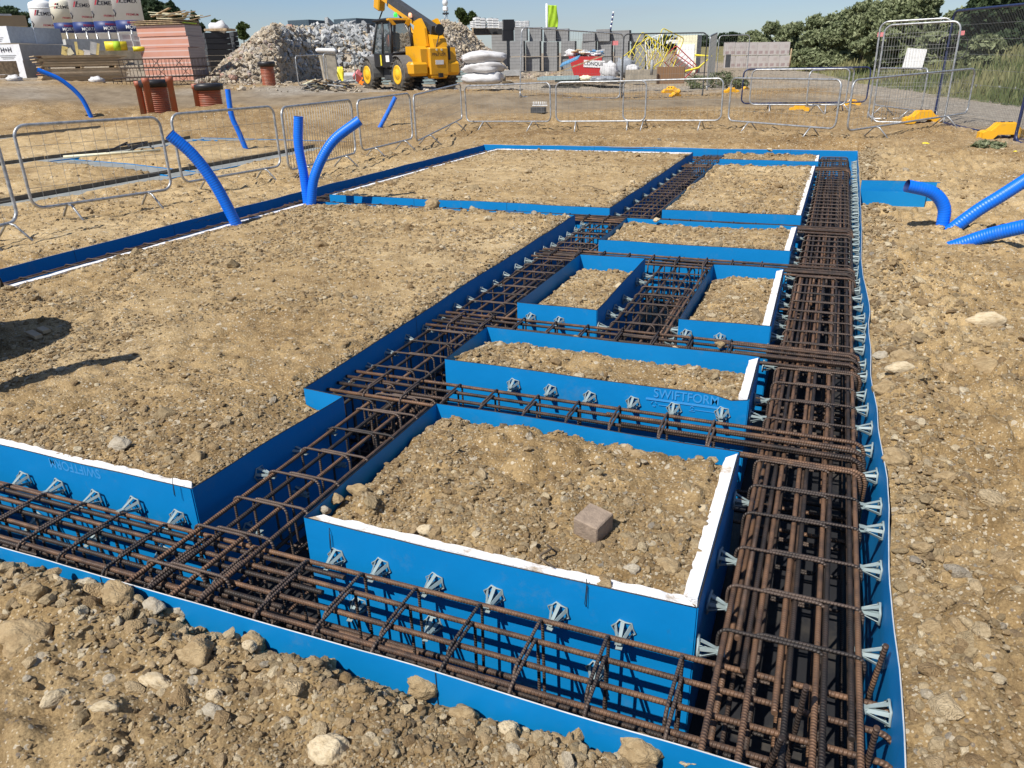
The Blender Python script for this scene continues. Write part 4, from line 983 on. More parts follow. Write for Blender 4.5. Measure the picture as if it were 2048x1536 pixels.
# more along the outer edges of the forms
x = rg.uniform(-4.6, .5, 5200); y = FY0-.015-np.abs(rg.normal(0, .13, 5200)); add_stones(x, y, bil(XL, YL, GZ, x, y), .0075*np.exp(rg.normal(0, .5, 5200)), rg, .15)
y = 1.0+13.5*rg.random(7500)**1.5; x = xr(y)+.02+np.abs(rg.normal(0, .13, 7500)); add_stones(x, y, bil(XL, YL, GZ, x, y), .0080*np.exp(rg.normal(0, .5, 7500))*np.clip(y/5, .8, 1.5), rg, .15)
for si, (P, X, Y, Z, uv_of) in enumerate(SOILS):
    xs = np.array([X.min(), X.max()]); yc = np.array([Y.min(), Y.max()]); area = (xs[-1]-xs[0])*(yc[-1]-yc[0])
    def zat(x, y): u, v_, gu, gv = uv_of(x, y); return bil(gu, gv, Z, u, v_); rm = yc.mean()
    n = int({0: 40000, 1: 12000, 2: 4600, 3: 2400, 4: 2200, 5: 3000, 6: 4200, 7: 900, 8: 6500}[si])
    x = rg.uniform(xs[0], xs[-1], n)
    y = yc[0]+(yc[-1]-yc[0])*rg.random(n)**(1.9 if si == 0 else 1.3)
    k = pip(x, y, [tuple(p) for p in inset(P, .03)]) & (rg.random(n) < np.clip(fbm(x, y, .5, 3, 51)*2.6+.65, .1, 1)); x, y = x[k], y[k]
    add_stones(x, y, zat(x, y), sizes(rg, len(x), np.hypot(x, y), .0040), rg)
    nb = {0: 150, 1: 150, 2: 90, 3: 45, 4: 45, 5: 60, 6: 60, 7: 30, 8: 60}[si]
    x = rg.uniform(X.min(), X.max(), nb*6); y = rg.uniform(Y.min(), Y.max(), nb*6); ins_ = [tuple(p) for p in inset(P, .05)]; dd_ = np.min([seg_dist(x, y, [a, b_]) for a, b_ in zip(P, P[1:]+P[:1])], axis=0)
    k = pip(x, y, ins_) & (rg.random(len(x)) < np.exp(-dd_/.16)+.04); x, y = x[k][:nb], y[k][:nb]
    add_stones(x, y, zat(x, y), .014*np.exp(rg.normal(0, .42, len(x)))*np.clip(y/6, .9, 1.6), rg, .25)
    # a rim of crumbs against the box sides
    m = int(500+600*area**.5)
    for (a, b_) in zip(P, P[1:]+P[:1]):
        a = Vector(a); b_ = Vector(b_); L_ = (b_-a).length; nn = Vector((-(b_-a).y, (b_-a).x)).normalized(); q = int(m*L_/8)+20
        t = rg.random(q); o_ = .03+np.abs(rg.normal(0, .035, q)); x = a.x+(b_.x-a.x)*t+nn.x*o_; y = a.y+(b_.y-a.y)*t+nn.y*o_
        k = pip(x, y, [tuple(p) for p in inset(P, .02)]); x, y = x[k], y[k]
        add_stones(x, y, zat(x, y), .0066*np.exp(rg.normal(0, .45, len(x)))*np.clip(y/4, .8, 1.5), rg, .1)
scatter('loose_stones', np.concatenate(PT), np.concatenate(RT), np.concatenate(ST), np.concatenate(IT), small)

# ---- single rocks and clods that can be pointed at
rocks = [rock_mesh('rock', 300+i, 4, m, f, .28, 6) for i, (m, f) in enumerate([('clod', .75), ('clod', .7), ('stone', .6), ('stone', .7), ('clod', .8), ('stone', .55), ('clod', .65)])]
def rock(px, py, wpx, var, label, z=None, m=None, rz=None, asp=1.0, name='rock', group=None, zs=1.0):
    p = hit(px, py) if z is None else on_z(px, py, z)
    s = wpx*mpp(p)/2/.95
    o = bpy.data.objects.new(name, rocks[var]); COL.objects.link(o); o.scale = (s, s*asp, s*zs); o.rotation_euler = (random.uniform(-.15, .15), random.uniform(-.15, .15), random.uniform(0, 6) if rz is None else rz)
    zb = gz_near(p.x, p.y) if z is None else z
    o.location = (p.x, p.y, zb+s*.14); tag(o, label, 'rock', group)
    if m: o.data = o.data.copy(); o.data.materials.clear(); o.data.materials.append(MT[m])
    return o
MT['palerock'] = mat('pale_rock', (.56, .46, .30), .9, c2=(.40, .30, .17), vscale=5, thr=(.45, .7), bump=.7, bscale=12, coords='Generated')
MT['brownclod'] = mat('brown_clod', (.29, .205, .105), .95, c2=(.42, .315, .175), vscale=5, thr=(.4, .7), bump=.8, bscale=14, coords='Generated')
MT['greyrock'] = mat('grey_rock', (.42, .37, .28), .9, c2=(.28, .23, .16), vscale=5, thr=(.4, .7), bump=.7, bscale=12, coords='Generated')
GRK = 'larger stones and clods lying on the soil'
for a in [(318, 1382, 66, 5, 'pale wedge-shaped stone lying in the left foreground soil', None, 'palerock', 0.1, .6), (400, 1335, 78, 0, 'big brown clod with a dark cleft beside the pale wedge stone', None, 'brownclod', 0, .9),
 (60, 1305, 120, 1, 'broad flat pinkish brown slab of clay at the left foreground edge', None, 'brownclod', .4, .8), (665, 1528, 90, 3, 'large pale rock cut by the bottom edge of the picture', None, 'palerock', 0, .8),
 (435, 1415, 36, 3, 'upright cream stone standing in the foreground soil', None, 'palerock', 0, .8), (430, 1450, 50, 2, 'flat grey stone under the upright cream one', None, 'greyrock', 0, .8),
 (225, 1462, 52, 5, 'smooth beige flat stone near the bottom left', None, 'palerock', .3, .5), (120, 1435, 50, 2, 'cream stone pair at the bottom left of the foreground', None, 'palerock', 1.2, .7),
 (245, 1530, 28, 3, 'small white angular stone at the bottom edge', None, 'palerock', 0, .8), (63, 1383, 20, 2, 'round grey pebble at the far left foreground', None, 'greyrock', 0, 1),
 (245, 1225, 80, 1, 'rounded brown clod against the front formwork, left of the grey one', None, 'brownclod', 0, .8), (185, 1180, 46, 4, 'grey brown boulder resting against the front formwork at the left', None, 'greyrock', 0, .8),
 (312, 1240, 54, 2, 'angular grey tan stone against the front formwork', None, 'greyrock', 0, .8), (365, 1228, 44, 3, 'pale grey stone touching the front formwork mid left', None, 'greyrock', 0, .8),
 (505, 1290, 80, 0, 'tall brown clod leaning on the front formwork', None, 'brownclod', 0, .9), (628, 1300, 38, 4, 'small rounded clod perched by the front formwork', None, 'brownclod', 0, .9),
 (500, 1292, 32, 3, 'pinkish pale stone on the tall clod by the formwork', -.03, 'palerock', 0, .8), (850, 1385, 70, 1, 'brown boulder against the front formwork near the middle', None, 'brownclod', .4, .8),
 (90, 1240, 50, 4, 'dark tan clod in the left foreground below the formwork', None, 'brownclod', .4, .7), (130, 1218, 40, 2, 'cream coloured stone among clods at the left front', None, 'palerock', 0, .6),
 (1280, 1515, 90, 1, 'brown boulder against the front formwork at the bottom centre', None, 'brownclod', .2, .8), (1370, 1525, 50, 2, 'pale stone at the bottom edge beside the front formwork', None, 'palerock', 0, .8),
 (930, 1430, 60, 4, 'brown lump near the bottom centre', None, 'brownclod', 0, .9), (1020, 1470, 44, 3, 'tan angular stone in the bottom centre soil', None, 'palerock', 0, .9), (1160, 1475, 56, 0, 'brown clod left of the bottom centre boulder', None, 'brownclod', 1, .8),
 (1970, 650, 66, 5, 'flat pale stone on the soil at the right', None, 'palerock', 0, .5), (1795, 767, 52, 5, 'pale stone by the bulge of the right formwork wall', None, 'palerock', .2, .6),
 (1762, 722, 34, 3, 'grey rounded stone touching the right formwork wall', None, 'greyrock', 0, .9), (1805, 738, 56, 1, 'brown clod above the pale stone at the right wall', None, 'brownclod', 0, .7),
 (1765, 790, 52, 0, 'brown clod directly left of the pale stone at the right wall', None, 'brownclod', 0, .9), (1790, 930, 56, 1, 'large clod against the right formwork wall halfway down', None, 'brownclod', 0, .9),
 (1960, 750, 70, 0, 'low broad clod at the right edge of the photo', None, 'brownclod', 0, .5), (1885, 975, 46, 4, 'rounded clod in the right hand soil', None, 'brownclod', 0, .8),
 (1840, 870, 28, 3, 'small clod right of the formwork bulge', None, 'brownclod', 0, .8), (1840, 1110, 40, 4, 'clod by the right formwork wall, low in the photo', None, 'brownclod', 0, .8), (1850, 1290, 50, 0, 'clod by the right formwork wall near the bottom', None, 'brownclod', 0, .8)]:
    px, py, wp, var, lb, z, m_, rz, asp = a
    rock(px, py, wp, var, lb, z, m_, rz, asp, group=GRK)
for a in [(672, 1000, 32, 2, 'brown stone in the left corner of the nearest box', -.03, 'brownclod', 0, .9), (650, 1020, 26, 4, 'small dark stone in the front left corner of the nearest box', -.03, 'greyrock', 0, .9),
 (853, 1062, 38, 3, 'pale stone touching the front foam strip of the nearest box', -.01, 'palerock', .1, .7), (885, 1005, 44, 0, 'low clod in the nearest box, left half', -.05, 'brownclod', 0, .8),
 (1265, 1140, 36, 4, 'grey rounded stone near the front right corner of the nearest box', -.01, 'greyrock', 0, .9), (1335, 1140, 56, 1, 'large brown clod in the front right corner of the nearest box', -.03, 'brownclod', 0, .9), (1365, 1155, 36, 0, 'smaller clod beside the largest one in the box corner', -.03, 'brownclod', 0, .8),
 (1280, 922, 50, 1, 'yellowish clod in the far right part of the nearest box', -.05, 'brownclod', 0, .7), (1290, 960, 40, 0, 'dark cracked clod below the yellowish one', -.05, 'brownclod', 0, .6), (1405, 1018, 24, 3, 'cream stone against the right foam strip of the nearest box', -.02, 'palerock', 0, .9),
 (1210, 1170, 34, 0, 'rounded clod under the paver in the nearest box', -.01, 'brownclod', 0, .8), (1400, 1050, 34, 4, 'clod by the right foam strip of the nearest box', -.02, 'brownclod', 0, .8),
 (240, 893, 46, 2, 'grey white rock on the front edge of the largest box', 0.0, 'greyrock', .3, .8), (395, 917, 36, 0, 'dark clod near the front corner of the largest box', -.01, 'brownclod', 0, .9), (720, 985, 50, 4, 'clod beside the brown stone in the left of the nearest box', -.04, 'brownclod', 0, .7),
 (865, 412, 32, 1, 'brown clod on the far edge of the largest box', .03, 'brownclod', .3, .9), (1158, 603, 16, 4, 'round brown stone in the small sunken box', -.07, 'brownclod', 0, .9), (1240, 575, 22, 2, 'pale flat stone at the right edge of the small sunken box', -.07, 'palerock', 0, .6),
 (998, 694, 20, 4, 'dark round stone at the left end of the long narrow box', -.06, 'greyrock', 0, .8), (1540, 300, 12, 3, 'pale stone on the farthest box', .03, 'palerock', 0, .9), (1265, 364, 11, 3, 'white stone on the far large box', .01, 'palerock', 0, .9),
 (1313, 441, 14, 2, 'pale stone at the far edge of the wide box', .0, 'palerock', 0, .9), (935, 396, 13, 3, 'white lump on the far large box near its front edge', .0, 'palerock', 0, .9), (1150, 680, 22, 0, 'clod on the far edge of the long narrow box', -.04, 'brownclod', 0, .9),
 (1440, 690, 20, 4, 'rounded clod at the far right edge of the long narrow box', -.03, 'brownclod', 0, .9), (1350, 703, 24, 2, 'tan stone on the back edge of the long narrow box', -.04, 'palerock', 0, .8)]:
    px, py, wp, var, lb, z, m_, rz, asp = a
    rock(px, py, wp, var, lb, z, m_, rz, asp, group=GRK)
# the paver
p = on_z(1190, 1052, .02)
pv = MB().mat('paver').box((0, 0, 0), (.104, .110, .078), bev=.004).build('paver'); pv.location = (-.632, 2.262, .030); pv.rotation_euler = (R(6), R(4), R(-17))
tag(pv, 'square brown concrete paver lying tilted on the soil of the nearest box', 'paver')

# ================================================================ ducts
def spl(P, n=18):
    P = [Vector(p) for p in P]; Q = [P[0]*2-P[1]]+P+[P[-1]*2-P[-2]]; out = []
    for i in range(1, len(Q)-2):
        for k in range(n):
            t = k/n; a, b_, c, d = Q[i-1:i+3]
            out.append(.5*((2*b_)+(c-a)*t+(2*a-5*b_+4*c-d)*t*t+(3*b_-a-3*c+d)*t**3))
    return out+[P[-1]]
def resample(P, d):
    out = [P[0]]; acc = 0
    for a, b_ in zip(P[:-1], P[1:]):
        L = (b_-a).length; t = d-acc
        while t <= L: out.append(a.lerp(b_, t/L)); t += d
        acc = L-(t-d)
    return out
def corrugated(mb, P, r, pitch, n=16, depth=.09, m='duct', inside='duct_in'):
    Q = resample(P, pitch/4); rr = [r*(1 if i % 4 < 2 else 1-depth) for i in range(len(Q))]
    mb.mat(m).tube(Q, rr, n, caps=False)
    e = Q[-1]; d = (Q[-1]-Q[-3]).normalized()
    mb.mat(inside).tube([e, e-d*.02, e-d*.30], [r*.99, r*.86, r*.84], n, caps=False); mb.mat('black').tube([e-d*.29, e-d*.30], [r*.85, r*.01], n, caps=False)
    return mb
def duct(pix, s, label, r=.056, bury=.25, z0=None, lean=0.0, ds=None):
    b = hit(*pix[0]) if z0 is None else on_z(*pix[0], z0)
    s = s or math.hypot(b.x, b.y); P = []
    for i, q in enumerate(pix[1:]): P.append(at_s(q[0], q[1], s+lean*(i+1)+(ds[i] if ds else 0)))
    P = [b-Vector((0, 0, 0))]+P; d = (P[1]-P[0]).normalized(); P = [b-d*bury]+P
    t = thing('duct', label, 'duct', (b.x, b.y, b.z), 0, 'blue corrugated ducts sticking out of the ground')
    corrugated(MB(), spl(P), r, (.022 if s < 8 else .026), depth=.03).build('pipe', t, True); return t
duct([(472, 447), (432, 372), (388, 312), (338, 268)], None, 'blue duct leaning left from the edge of the largest box, foremost on the left', z0=0, r=.062)
duct([(615, 405), (607, 345), (597, 290), (597, 232)], None, 'nearly upright blue duct beside the arched one', z0=0, r=.058)
duct([(622, 407), (630, 350), (664, 285), (720, 240)], None, 'blue duct arching to the right by the upright one', z0=0, r=.062)
duct([(495, 306), (478, 265), (463, 230), (455, 178)], None, 'blue duct standing by the far concrete strips behind the barriers', r=.056, z0=-.12)
duct([(185, 240), (162, 195), (122, 160), (74, 139)], None, 'blue duct curving up to the left in front of the timber stack', r=.06)
duct([(760, 254), (774, 228), (791, 194)], None, 'short blue duct behind the leaning barrier', r=.056)
duct([(1884, 456), (1888, 415), (1865, 385), (1812, 371)], None, 'short blue duct bent over to the left, right of the slab', r=.060, ds=(0, -.05, -.15))
duct([(1902, 460), (1955, 421), (2005, 390), (2075, 345)], None, 'blue duct slanting up to the right edge, middle of three', r=.062, ds=(.05, .1, .2))
duct([(1918, 490), (1985, 468), (2090, 444)], None, 'lowest blue duct lying almost flat at the right edge', r=.062, ds=(-.02, -.1))
# duct standing just off the left of the frame (its shadow falls into view)
tip = on_z(196, 727, 0); sh = Vector((math.cos(SH), math.sin(SH), 0)); tip = tip+sh*.12; base = tip-sh*1.75; h = 1.75*math.tan(SUN_EL)
P = [base+Vector((0, 0, -.2)), base+Vector((.03, .0, h*.4)), base+Vector((-.06, .05, h*.75)), tip-sh*1.7+Vector((.0, .0, h*.99))]
t = thing('duct', 'blue duct standing at the front of the largest box beyond the left picture edge', 'duct', base, 0, 'blue corrugated ducts sticking out of the ground')
corrugated(MB(), spl(P), .085, .026).build('pipe', t, True)
# black tub at the left edge
p = on_z(-112, 700, 0); mb = MB().mat('black')
prof = [(0, .05), (.30, .06), (.36, .30), (.40, .33), (.40, .35), (.34, .34), (.29, .10), (0, .09)]
mb.lathe(prof, n=28)
for k in range(8): a = k*math.pi/4; mb.box((math.cos(a)*.38, math.sin(a)*.38, .31), (.05, .03, .06), (0, 0, a))
o = mb.build('rubber_tub'); o.location = p; o.rotation_euler = (.25, 0, .3); o.scale = (1.15, 1.15, 1); tag(o, 'black rubber tub on the largest box at the left picture edge', 'tub')
for (px, py, L, lb) in ((68, 669, .16, 'short pale offcut of wood by the black tub'), (87, 660, .11, 'small brown stone by the pale wood offcut')):
    q = on_z(px, py, .012)
    if 'wood' in lb: o = MB().mat('plytop').box((0, 0, 0), (L, .05, .025), bev=.003).build('wood_offcut'); tag(o, lb, 'offcut'); o.location = q; o.rotation_euler = (.05, 0, -.3)
    else: rock(px, py, 26, 4, lb, 0, 'brownclod')

# ================================================================ steel barriers
GB = 'galvanised pedestrian barriers round the slab'
def barrier(l, r_, label, style='grid', H=.86, m='galv', foot=True, dz=.2, zl=None, feet_m=None, group=GB, rise=0):
    """l, r_: photo points of the lower frame corners"""
    a = hit(l[0], l[1], dz); b = hit(r_[0], r_[1], dz)
    d = b-a; L = math.hypot(d.x, d.y); an = math.atan2(d.y, d.x)
    t = thing('steel_barrier', label, 'barrier', (a.x, a.y, a.z-dz), group=group, rot=(0, -math.atan2(d.z, L), an)); L = d.length
    mb = MB().mat(m); c = .13; mb.tube([(x, 0, z) for x, z in rrect(0, L, dz, dz+H, c, 6)], .019, 8, closed=True); mb.build('frame', t)
    w_ = MB().mat('wire'); near = math.hypot(a.x, a.y) < 14; rw = .0024 if near else .0022
    if style == 'grid':
        n = max(4, int(L/.145))
        for i in range(1, n): x = L*i/n; w_.tube([(x, 0, dz+.01), (x, 0, dz+H-.01)], rw, 4, smooth=False)
        for k in range(1, 4): z = dz+H*k/4; w_.tube([(.01, 0, z), (L-.01, 0, z)], rw, 4, smooth=False)
    elif style == 'bars':
        n = max(4, int(L/.085))
        for i in range(1, n): x = L*i/n; w_.tube([(x, 0, dz), (x, 0, dz+H)], .0045, 5)
    if style != 'none': w_.build('infill_wires', t)
    if foot:
        for x in (.22*L, .80*L):
            f = MB().mat(feet_m or m)
            for s in (-1, 1): f.tube([(x, 0, dz), (x+.02, s*.06, dz-.02), (x+.03, s*.27, -.02)], .014, 6)
            f.build('leg', t)
    return t
barrier((-80, 470), (38, 442), 'grey barrier cut by the left picture edge', H=.93)
barrier((66, 418), (344, 378), 'nearest full grey barrier at the left, wide wire grid', H=.93)
barrier((366, 366), (562, 332), 'grey barrier behind the foremost leaning duct', H=.93)
barrier((578, 341), (712, 306), 'barrier with close set upright bars, behind the arched duct', 'bars', H=.93)
barrier((724, 302), (826, 277), 'barrier with a black tag just right of the close barred one', H=.90)
barrier((833, 283), (924, 237), 'barrier tilted down to the left before the row turns', H=.88)
barrier((934, 243), (1102, 243), 'leftmost barrier of the straight row behind the slab')
barrier((1112, 243), (1290, 242), 'second barrier of the straight row, overlapped by its right neighbour')
barrier((1246, 241), (1442, 241), 'third barrier of the straight row behind the slab')
barrier((1456, 241), (1670, 258), 'barrier behind the back right corner of the slab, sloping right')
barrier((1694, 262), (1934, 226), 'rightmost barrier, its right end raised', rise=.1)
barrier((1482, 207), (1732, 204), 'barrier with a dark navy frame, behind the straight row', m='navytube')
barrier((1498, 209), (1690, 210), 'silver barrier overlapping the navy framed one')
barrier((1612, 212), (1700, 205), 'short seen silver barrier askew behind the row', H=.84)
barrier((1748, 210), (1842, 222), 'silver barrier facing right, between the row and the tall fence')

# ================================================================ tall mesh fence panels
GF = 'tall mesh fence panels'
def fence(l, r_, label, H=2.0, m='galv', top=None, dz=.06, mesh=True, lean=0.0, step=.09, group=GF, tube=.021):
    a = hit(l[0], l[1], dz) if not isinstance(l, Vector) else l; b = hit(r_[0], r_[1], dz) if not isinstance(r_, Vector) else r_
    d = b-a; L = math.hypot(d.x, d.y); an = math.atan2(d.y, d.x)
    t = thing('mesh_fence_panel', label, 'fence', (a.x, a.y, a.z-dz), group=group, rot=Euler((lean, -math.atan2(d.z, L), an)))
    mb = MB().mat(m); mb.tube([(x, 0, z) for x, z in rrect(0, L, .0, H, .16, 6)], tube, 8, closed=True)
    mb.tube([(.0, 0, .2), (.0, 0, -.06)], tube, 8).tube([(L, 0, .2), (L, 0, -.06)], tube, 8); mb.build('frame', t)
    w_ = MB().mat('mesh_grey'); far_ = math.hypot(a.x, a.y) > 24; rw = .0028 if far_ else .0022; st = .10 if far_ else step*.62
    n = int(L/st)
    for i in range(1, n): w_.tube([(L*i/n, 0, .01), (L*i/n, 0, H-.01)], rw, 3, smooth=False, caps=False)
    for k in range(1, 8): w_.tube([(.01, 0, H*k/8), (L-.01, 0, H*k/8)], rw, 3, smooth=False, caps=False)
    w_.build('wire_mesh', t); return t
fence((1040, 190), (1239, 193), 'tall silver mesh panel in front of the grey block stacks')
fence((1243, 193), (1405, 190), 'tall dark framed mesh panel in front of the yellow tangle', m='dark')
fence((1413, 178), (1428, 150), 'narrow open mesh panel seen nearly end on beyond the weeds')
f1 = fence((1432, 168), (1492, 165), 'mesh panel with a small dark notice before the wrapped packs')
fence((1736, 232), (1872, 232), 'tall silver mesh panel with a white sheet tied to it', H=2.05)
fence((1744, 238), (1888, 240), 'second tall silver panel set behind the one with the white sheet', H=1.95)
fence((1868, 236), (2150, 296), 'tall navy framed mesh panel running off the right edge', m='navytube', H=2.15, tube=.025)
fence((2030, 276), (2300, 330), 'nearest navy mesh panel, only its left post in view', m='navytube', H=1.0, tube=.025)
# white sheet and labels on panels
def plate(px, py, s, wpx, hpx, m, name, label, cat, th=.006, roll=0, par=None):
    p = at_s(px, py, s); k = mpp(p); mb = MB().mat(m); mb.box((0, 0, 0), (wpx*k, th, hpx*k)); o = mb.build(name); o.location = p
    o.rotation_euler = (0, roll, -math.atan2(p.x, p.y)); 
    if par: pass
    return tag(o, label, cat)
pA = hit(1800, 232); sA = math.hypot(pA.x, pA.y)
plate(1829, 118, sA-.08, 36, 38, 'white', 'white_sheet', 'plain white sheet tied to the tall mesh panel', 'sheet', roll=.1)
for (px, py, s, lb) in ((1761, 69, sA-.12, 'small pink tag at the top left of the tall mesh panel'), (1923, 66, sA-.1, 'small pink tag at the top right of the tall mesh panel'), (1231, 86, 28.5, 'small pink tag on the far mesh panels')):
    plate(px, py, s, 11, 8, 'pink', 'tag', lb, 'tag')
plate(1456, 122, math.hypot(f1.location.x, f1.location.y)-.3, 10, 24, 'dark', 'notice', 'small dark notice on the far mesh panel', 'notice')
# looped cable on the navy panel
p0 = at_s(1905, 95, sA-.15); mb = MB().mat('black'); k = mpp(p0)
mb.tube([p0+Vector((math.cos(a)*26*k, .0, math.sin(a)*24*k+.04*math.sin(3*a))) for a in np.linspace(0, 2*math.pi, 26)[:-1]], .011, 6, closed=True)
tag(mb.build('cable_loop'), 'loop of black cable hanging between the navy post and the mesh panel', 'cable')
# ---- fence feet: yellow moulded blocks
def fence_foot_mesh():
    mb = MB().mat('yellow')
    prof = [(-.36, 0), (-.36, .10), (-.30, .13), (-.24, .13), (-.17, .19), (-.13, .24), (.13, .24), (.17, .19), (.24, .13), (.30, .13), (.36, .10), (.36, 0), (.20, 0), (.13, .07), (-.13, .07), (-.20, 0)]
    L = [(prof[0:4]+[prof[15]], 0)]
    # outline split into convex pieces swept across the block
    for poly in ([(-.36, 0), (-.20, 0), (-.24, .13), (-.30, .13), (-.36, .10)], [(-.20, 0), (-.13, .07), (-.13, .24), (-.17, .19), (-.24, .13)], [(-.13, .07), (.13, .07), (.13, .24), (-.13, .24)],
                 [(.13, .07), (.20, 0), (.24, .13), (.17, .19), (.13, .24)], [(.20, 0), (.36, 0), (.36, .10), (.30, .13), (.24, .13)]):
        for y0, y1, k in ((-.11, -.04, .94), (-.04, .04, 1), (.04, .11, .94)):
            mb.prism([(x*k, z*k) for x, z in poly], 'y', y0, y1)
    mb.mat('black').tube([(-.05, 0, .235), (-.05, 0, .25)], .03, 10).tube([(.06, 0, .235), (.06, 0, .25)], .03, 10)
    return mb.mesh('fence_foot')
FFM = fence_foot_mesh()
for px, py, sc, rz, lb, tilt in ((2005, 277, 1.0, .25, 'large yellow fence foot at the right edge of the photo', 0), (1843, 246, .95, .35, 'yellow fence foot under the tall mesh panels', 0), (1598, 222, .62, .1, 'small yellow fence foot standing beside the barriers', 0),
   (1703, 211, .6, 0, 'yellow fence foot behind the crossed barrier legs', 0), (1342, 187, .9, -.2, 'yellow fence foot tipped over behind the straight row', .5), (1350, 194, .6, 1.0, 'yellow lump beside the tipped fence foot', .2),
   (1462, 186, .7, .3, 'yellow fence foot half hidden in the weeds', .2), (1490, 180, .5, 1.2, 'farther small yellow foot in the weeds', 0)):
    p = hit(px, py); o = bpy.data.objects.new('fence_foot', FFM); COL.objects.link(o); o.location = (p.x, p.y, p.z); o.rotation_euler = (tilt, 0, rz+YAW*-1*0); o.scale = (sc*1.15,)*3
    tag(o, lb, 'fence foot', 'yellow moulded fence feet')
# black bar end pallet lying behind the straight row
p = hit(1077, 226); o = MB().mat('dark').box((0, 0, .08), (.42, .2, .16), bev=.01).build('rubber_block'); o.location = p; o.rotation_euler = (0, 0, .1); tag(o, 'black rubber block with white bar ends seen through the leftmost barrier of the row', 'block')
mb = MB().mat('white')
for i in range(8): mb.tube([(-.2+i*.055, .12, .2), (-.2+i*.055, .12, .30)], .012, 6)
mb.box((0, .12, .2), (.46, .02, .02)); o = mb.build('comb_strip'); o.location = p; tag(o, 'white toothed plastic strip behind the black rubber block', 'strip')
p = hit(1520, 252)
# small yellow scraps on the soil at the right
for px, py, w_, lb in ((1850, 288, 14, 'yellow lump of plastic on the soil below the tall fence'), (1893, 306, 8, 'small yellow scrap on the soil at the right'), (2033, 303, 9, 'yellow scrap near the right edge')):
    q = hit(px, py); k = mpp(q); o = bpy.data.objects.new('plastic_scrap', rocks[5]); o.data = o.data.copy(); o.data.materials.clear(); o.data.materials.append(MT['hiyellow']); COL.objects.link(o)
    o.location = q; o.scale = (w_*k*.6, w_*k*.45, w_*k*.4); tag(o, lb, 'scrap')
p = hit(225, 313); q = hit(322, 306); r1 = hit(128, 319)
o = MB().mat('cream').tube([r1+Vector((0, 0, .05)), q+Vector((0, 0, .06))], .028, 8).build('cream_pole'); tag(o, 'long cream pole lying on the soil behind the nearest full barrier', 'pole')
mb = MB().mat('black')
for (x0, y0, x1, y1) in ((215, 309, 256, 293), (256, 293, 262, 303), (258, 308, 296, 292), (296, 292, 303, 301), (240, 296, 296, 292)):
    mb.tube([hit(x0, y0)+Vector((0, 0, .05)), hit(x1, y1)+Vector((0, 0, .09))], .02, 6)
tag(mb.build('bent_rods'), 'two bent black steel rods lying by the cream pole', 'rods')
# tie wires on the nearest box
for px, py, ln, lb in ((658, 1062, .075, ''), (1172, 1165, .085, ''), (345, 962, .06, '')):
    q = on_y(px, py, 1.955); mb = MB().mat('cord_and_shade'); mb.tube([q+Vector((0, .004, .012)), q+Vector((.004, -.004, 0)), q+Vector((-.001, -.006, -ln)), q+Vector((.004, -.007, -ln-.01)), q+Vector((.006, -.005, -.01))], .0014, 4)
    par_ = I_ if px > 500 else A; mb.build('tie_wire', par_, True)
# twigs and wire bits on the soil
for px, py, L, rz, lb, z in ((1165, 372, .5, -.7, 'thin bent dark rod on the far large box', .02), (1095, 1090, .13, -1.2, 'thin dark twig on the nearest box left of the paver', .0), (1815, 860, .18, .9, 'small brown twig by the bulge of the right wall', .02)):
    q = on_z(px, py, z); mb = MB().mat('bark'); mb.tube(spl([(0, 0, 0), (L*.4, .01, .02), (L*.7, -.03, .015), (L, .02, 0)], 5), .004, 5); o = mb.build('twig'); o.location = q; o.rotation_euler = (0, 0, rz); tag(o, lb, 'twig')
# ================================================================ helpers for the yard behind
def frame_at(px, py, s):
    p = at_s(px, py, s); v = Vector((p.x, p.y, 0)).normalized(); r = Vector((v.y, -v.x, 0)); return p, v, r, mpp(p)
def cbox(mb, C, v, r, a, wR, wL, h, mR, mL=None, mT=None, z0=0.0):
    """box whose near vertical edge stands at C; right face runs wR, left face runs wL, turned by angle a"""
    dR = r*math.cos(a)+v*math.sin(a); dL = -r*math.sin(a)+v*math.cos(a); Z = Vector((0, 0, 1)); C = Vector(C)+Z*z0
    P = [C, C+dR*wR, C+dR*wR+dL*wL, C+dL*wL]; n = len(mb.v)
    for p in P: mb.v.append(tuple(p))
    for p in P: mb.v.append(tuple(p+Z*h))
    mb.mat(mR).face((n, n+1, n+5, n+4)); mb.face((n+2, n+3, n+7, n+6)); mb.mat(mL or mR).face((n+3, n, n+4, n+7)); mb.face((n+1, n+2, n+6, n+5))
    mb.mat(mT or mR).face((n+4, n+5, n+6, n+7)); mb.face((n+3, n+2, n+1, n)); return P, dR, dL
def face_text(mb, txt, size, O, d, m, eps=.012, upv=Vector((0, 0, 1))):
    nrm = d.cross(upv).normalized()
    put_text(mb, txt, size, lambda q: O+d*q.x+upv*q.y+nrm*eps, m)
def local(o_mb, name, label, cat, C, group=None, kind=None):
    C = Vector(C); o_mb.v = [tuple(Vector(p)-C) for p in o_mb.v]; o = o_mb.build(name); o.location = C; return tag(o, label, cat, group, kind)

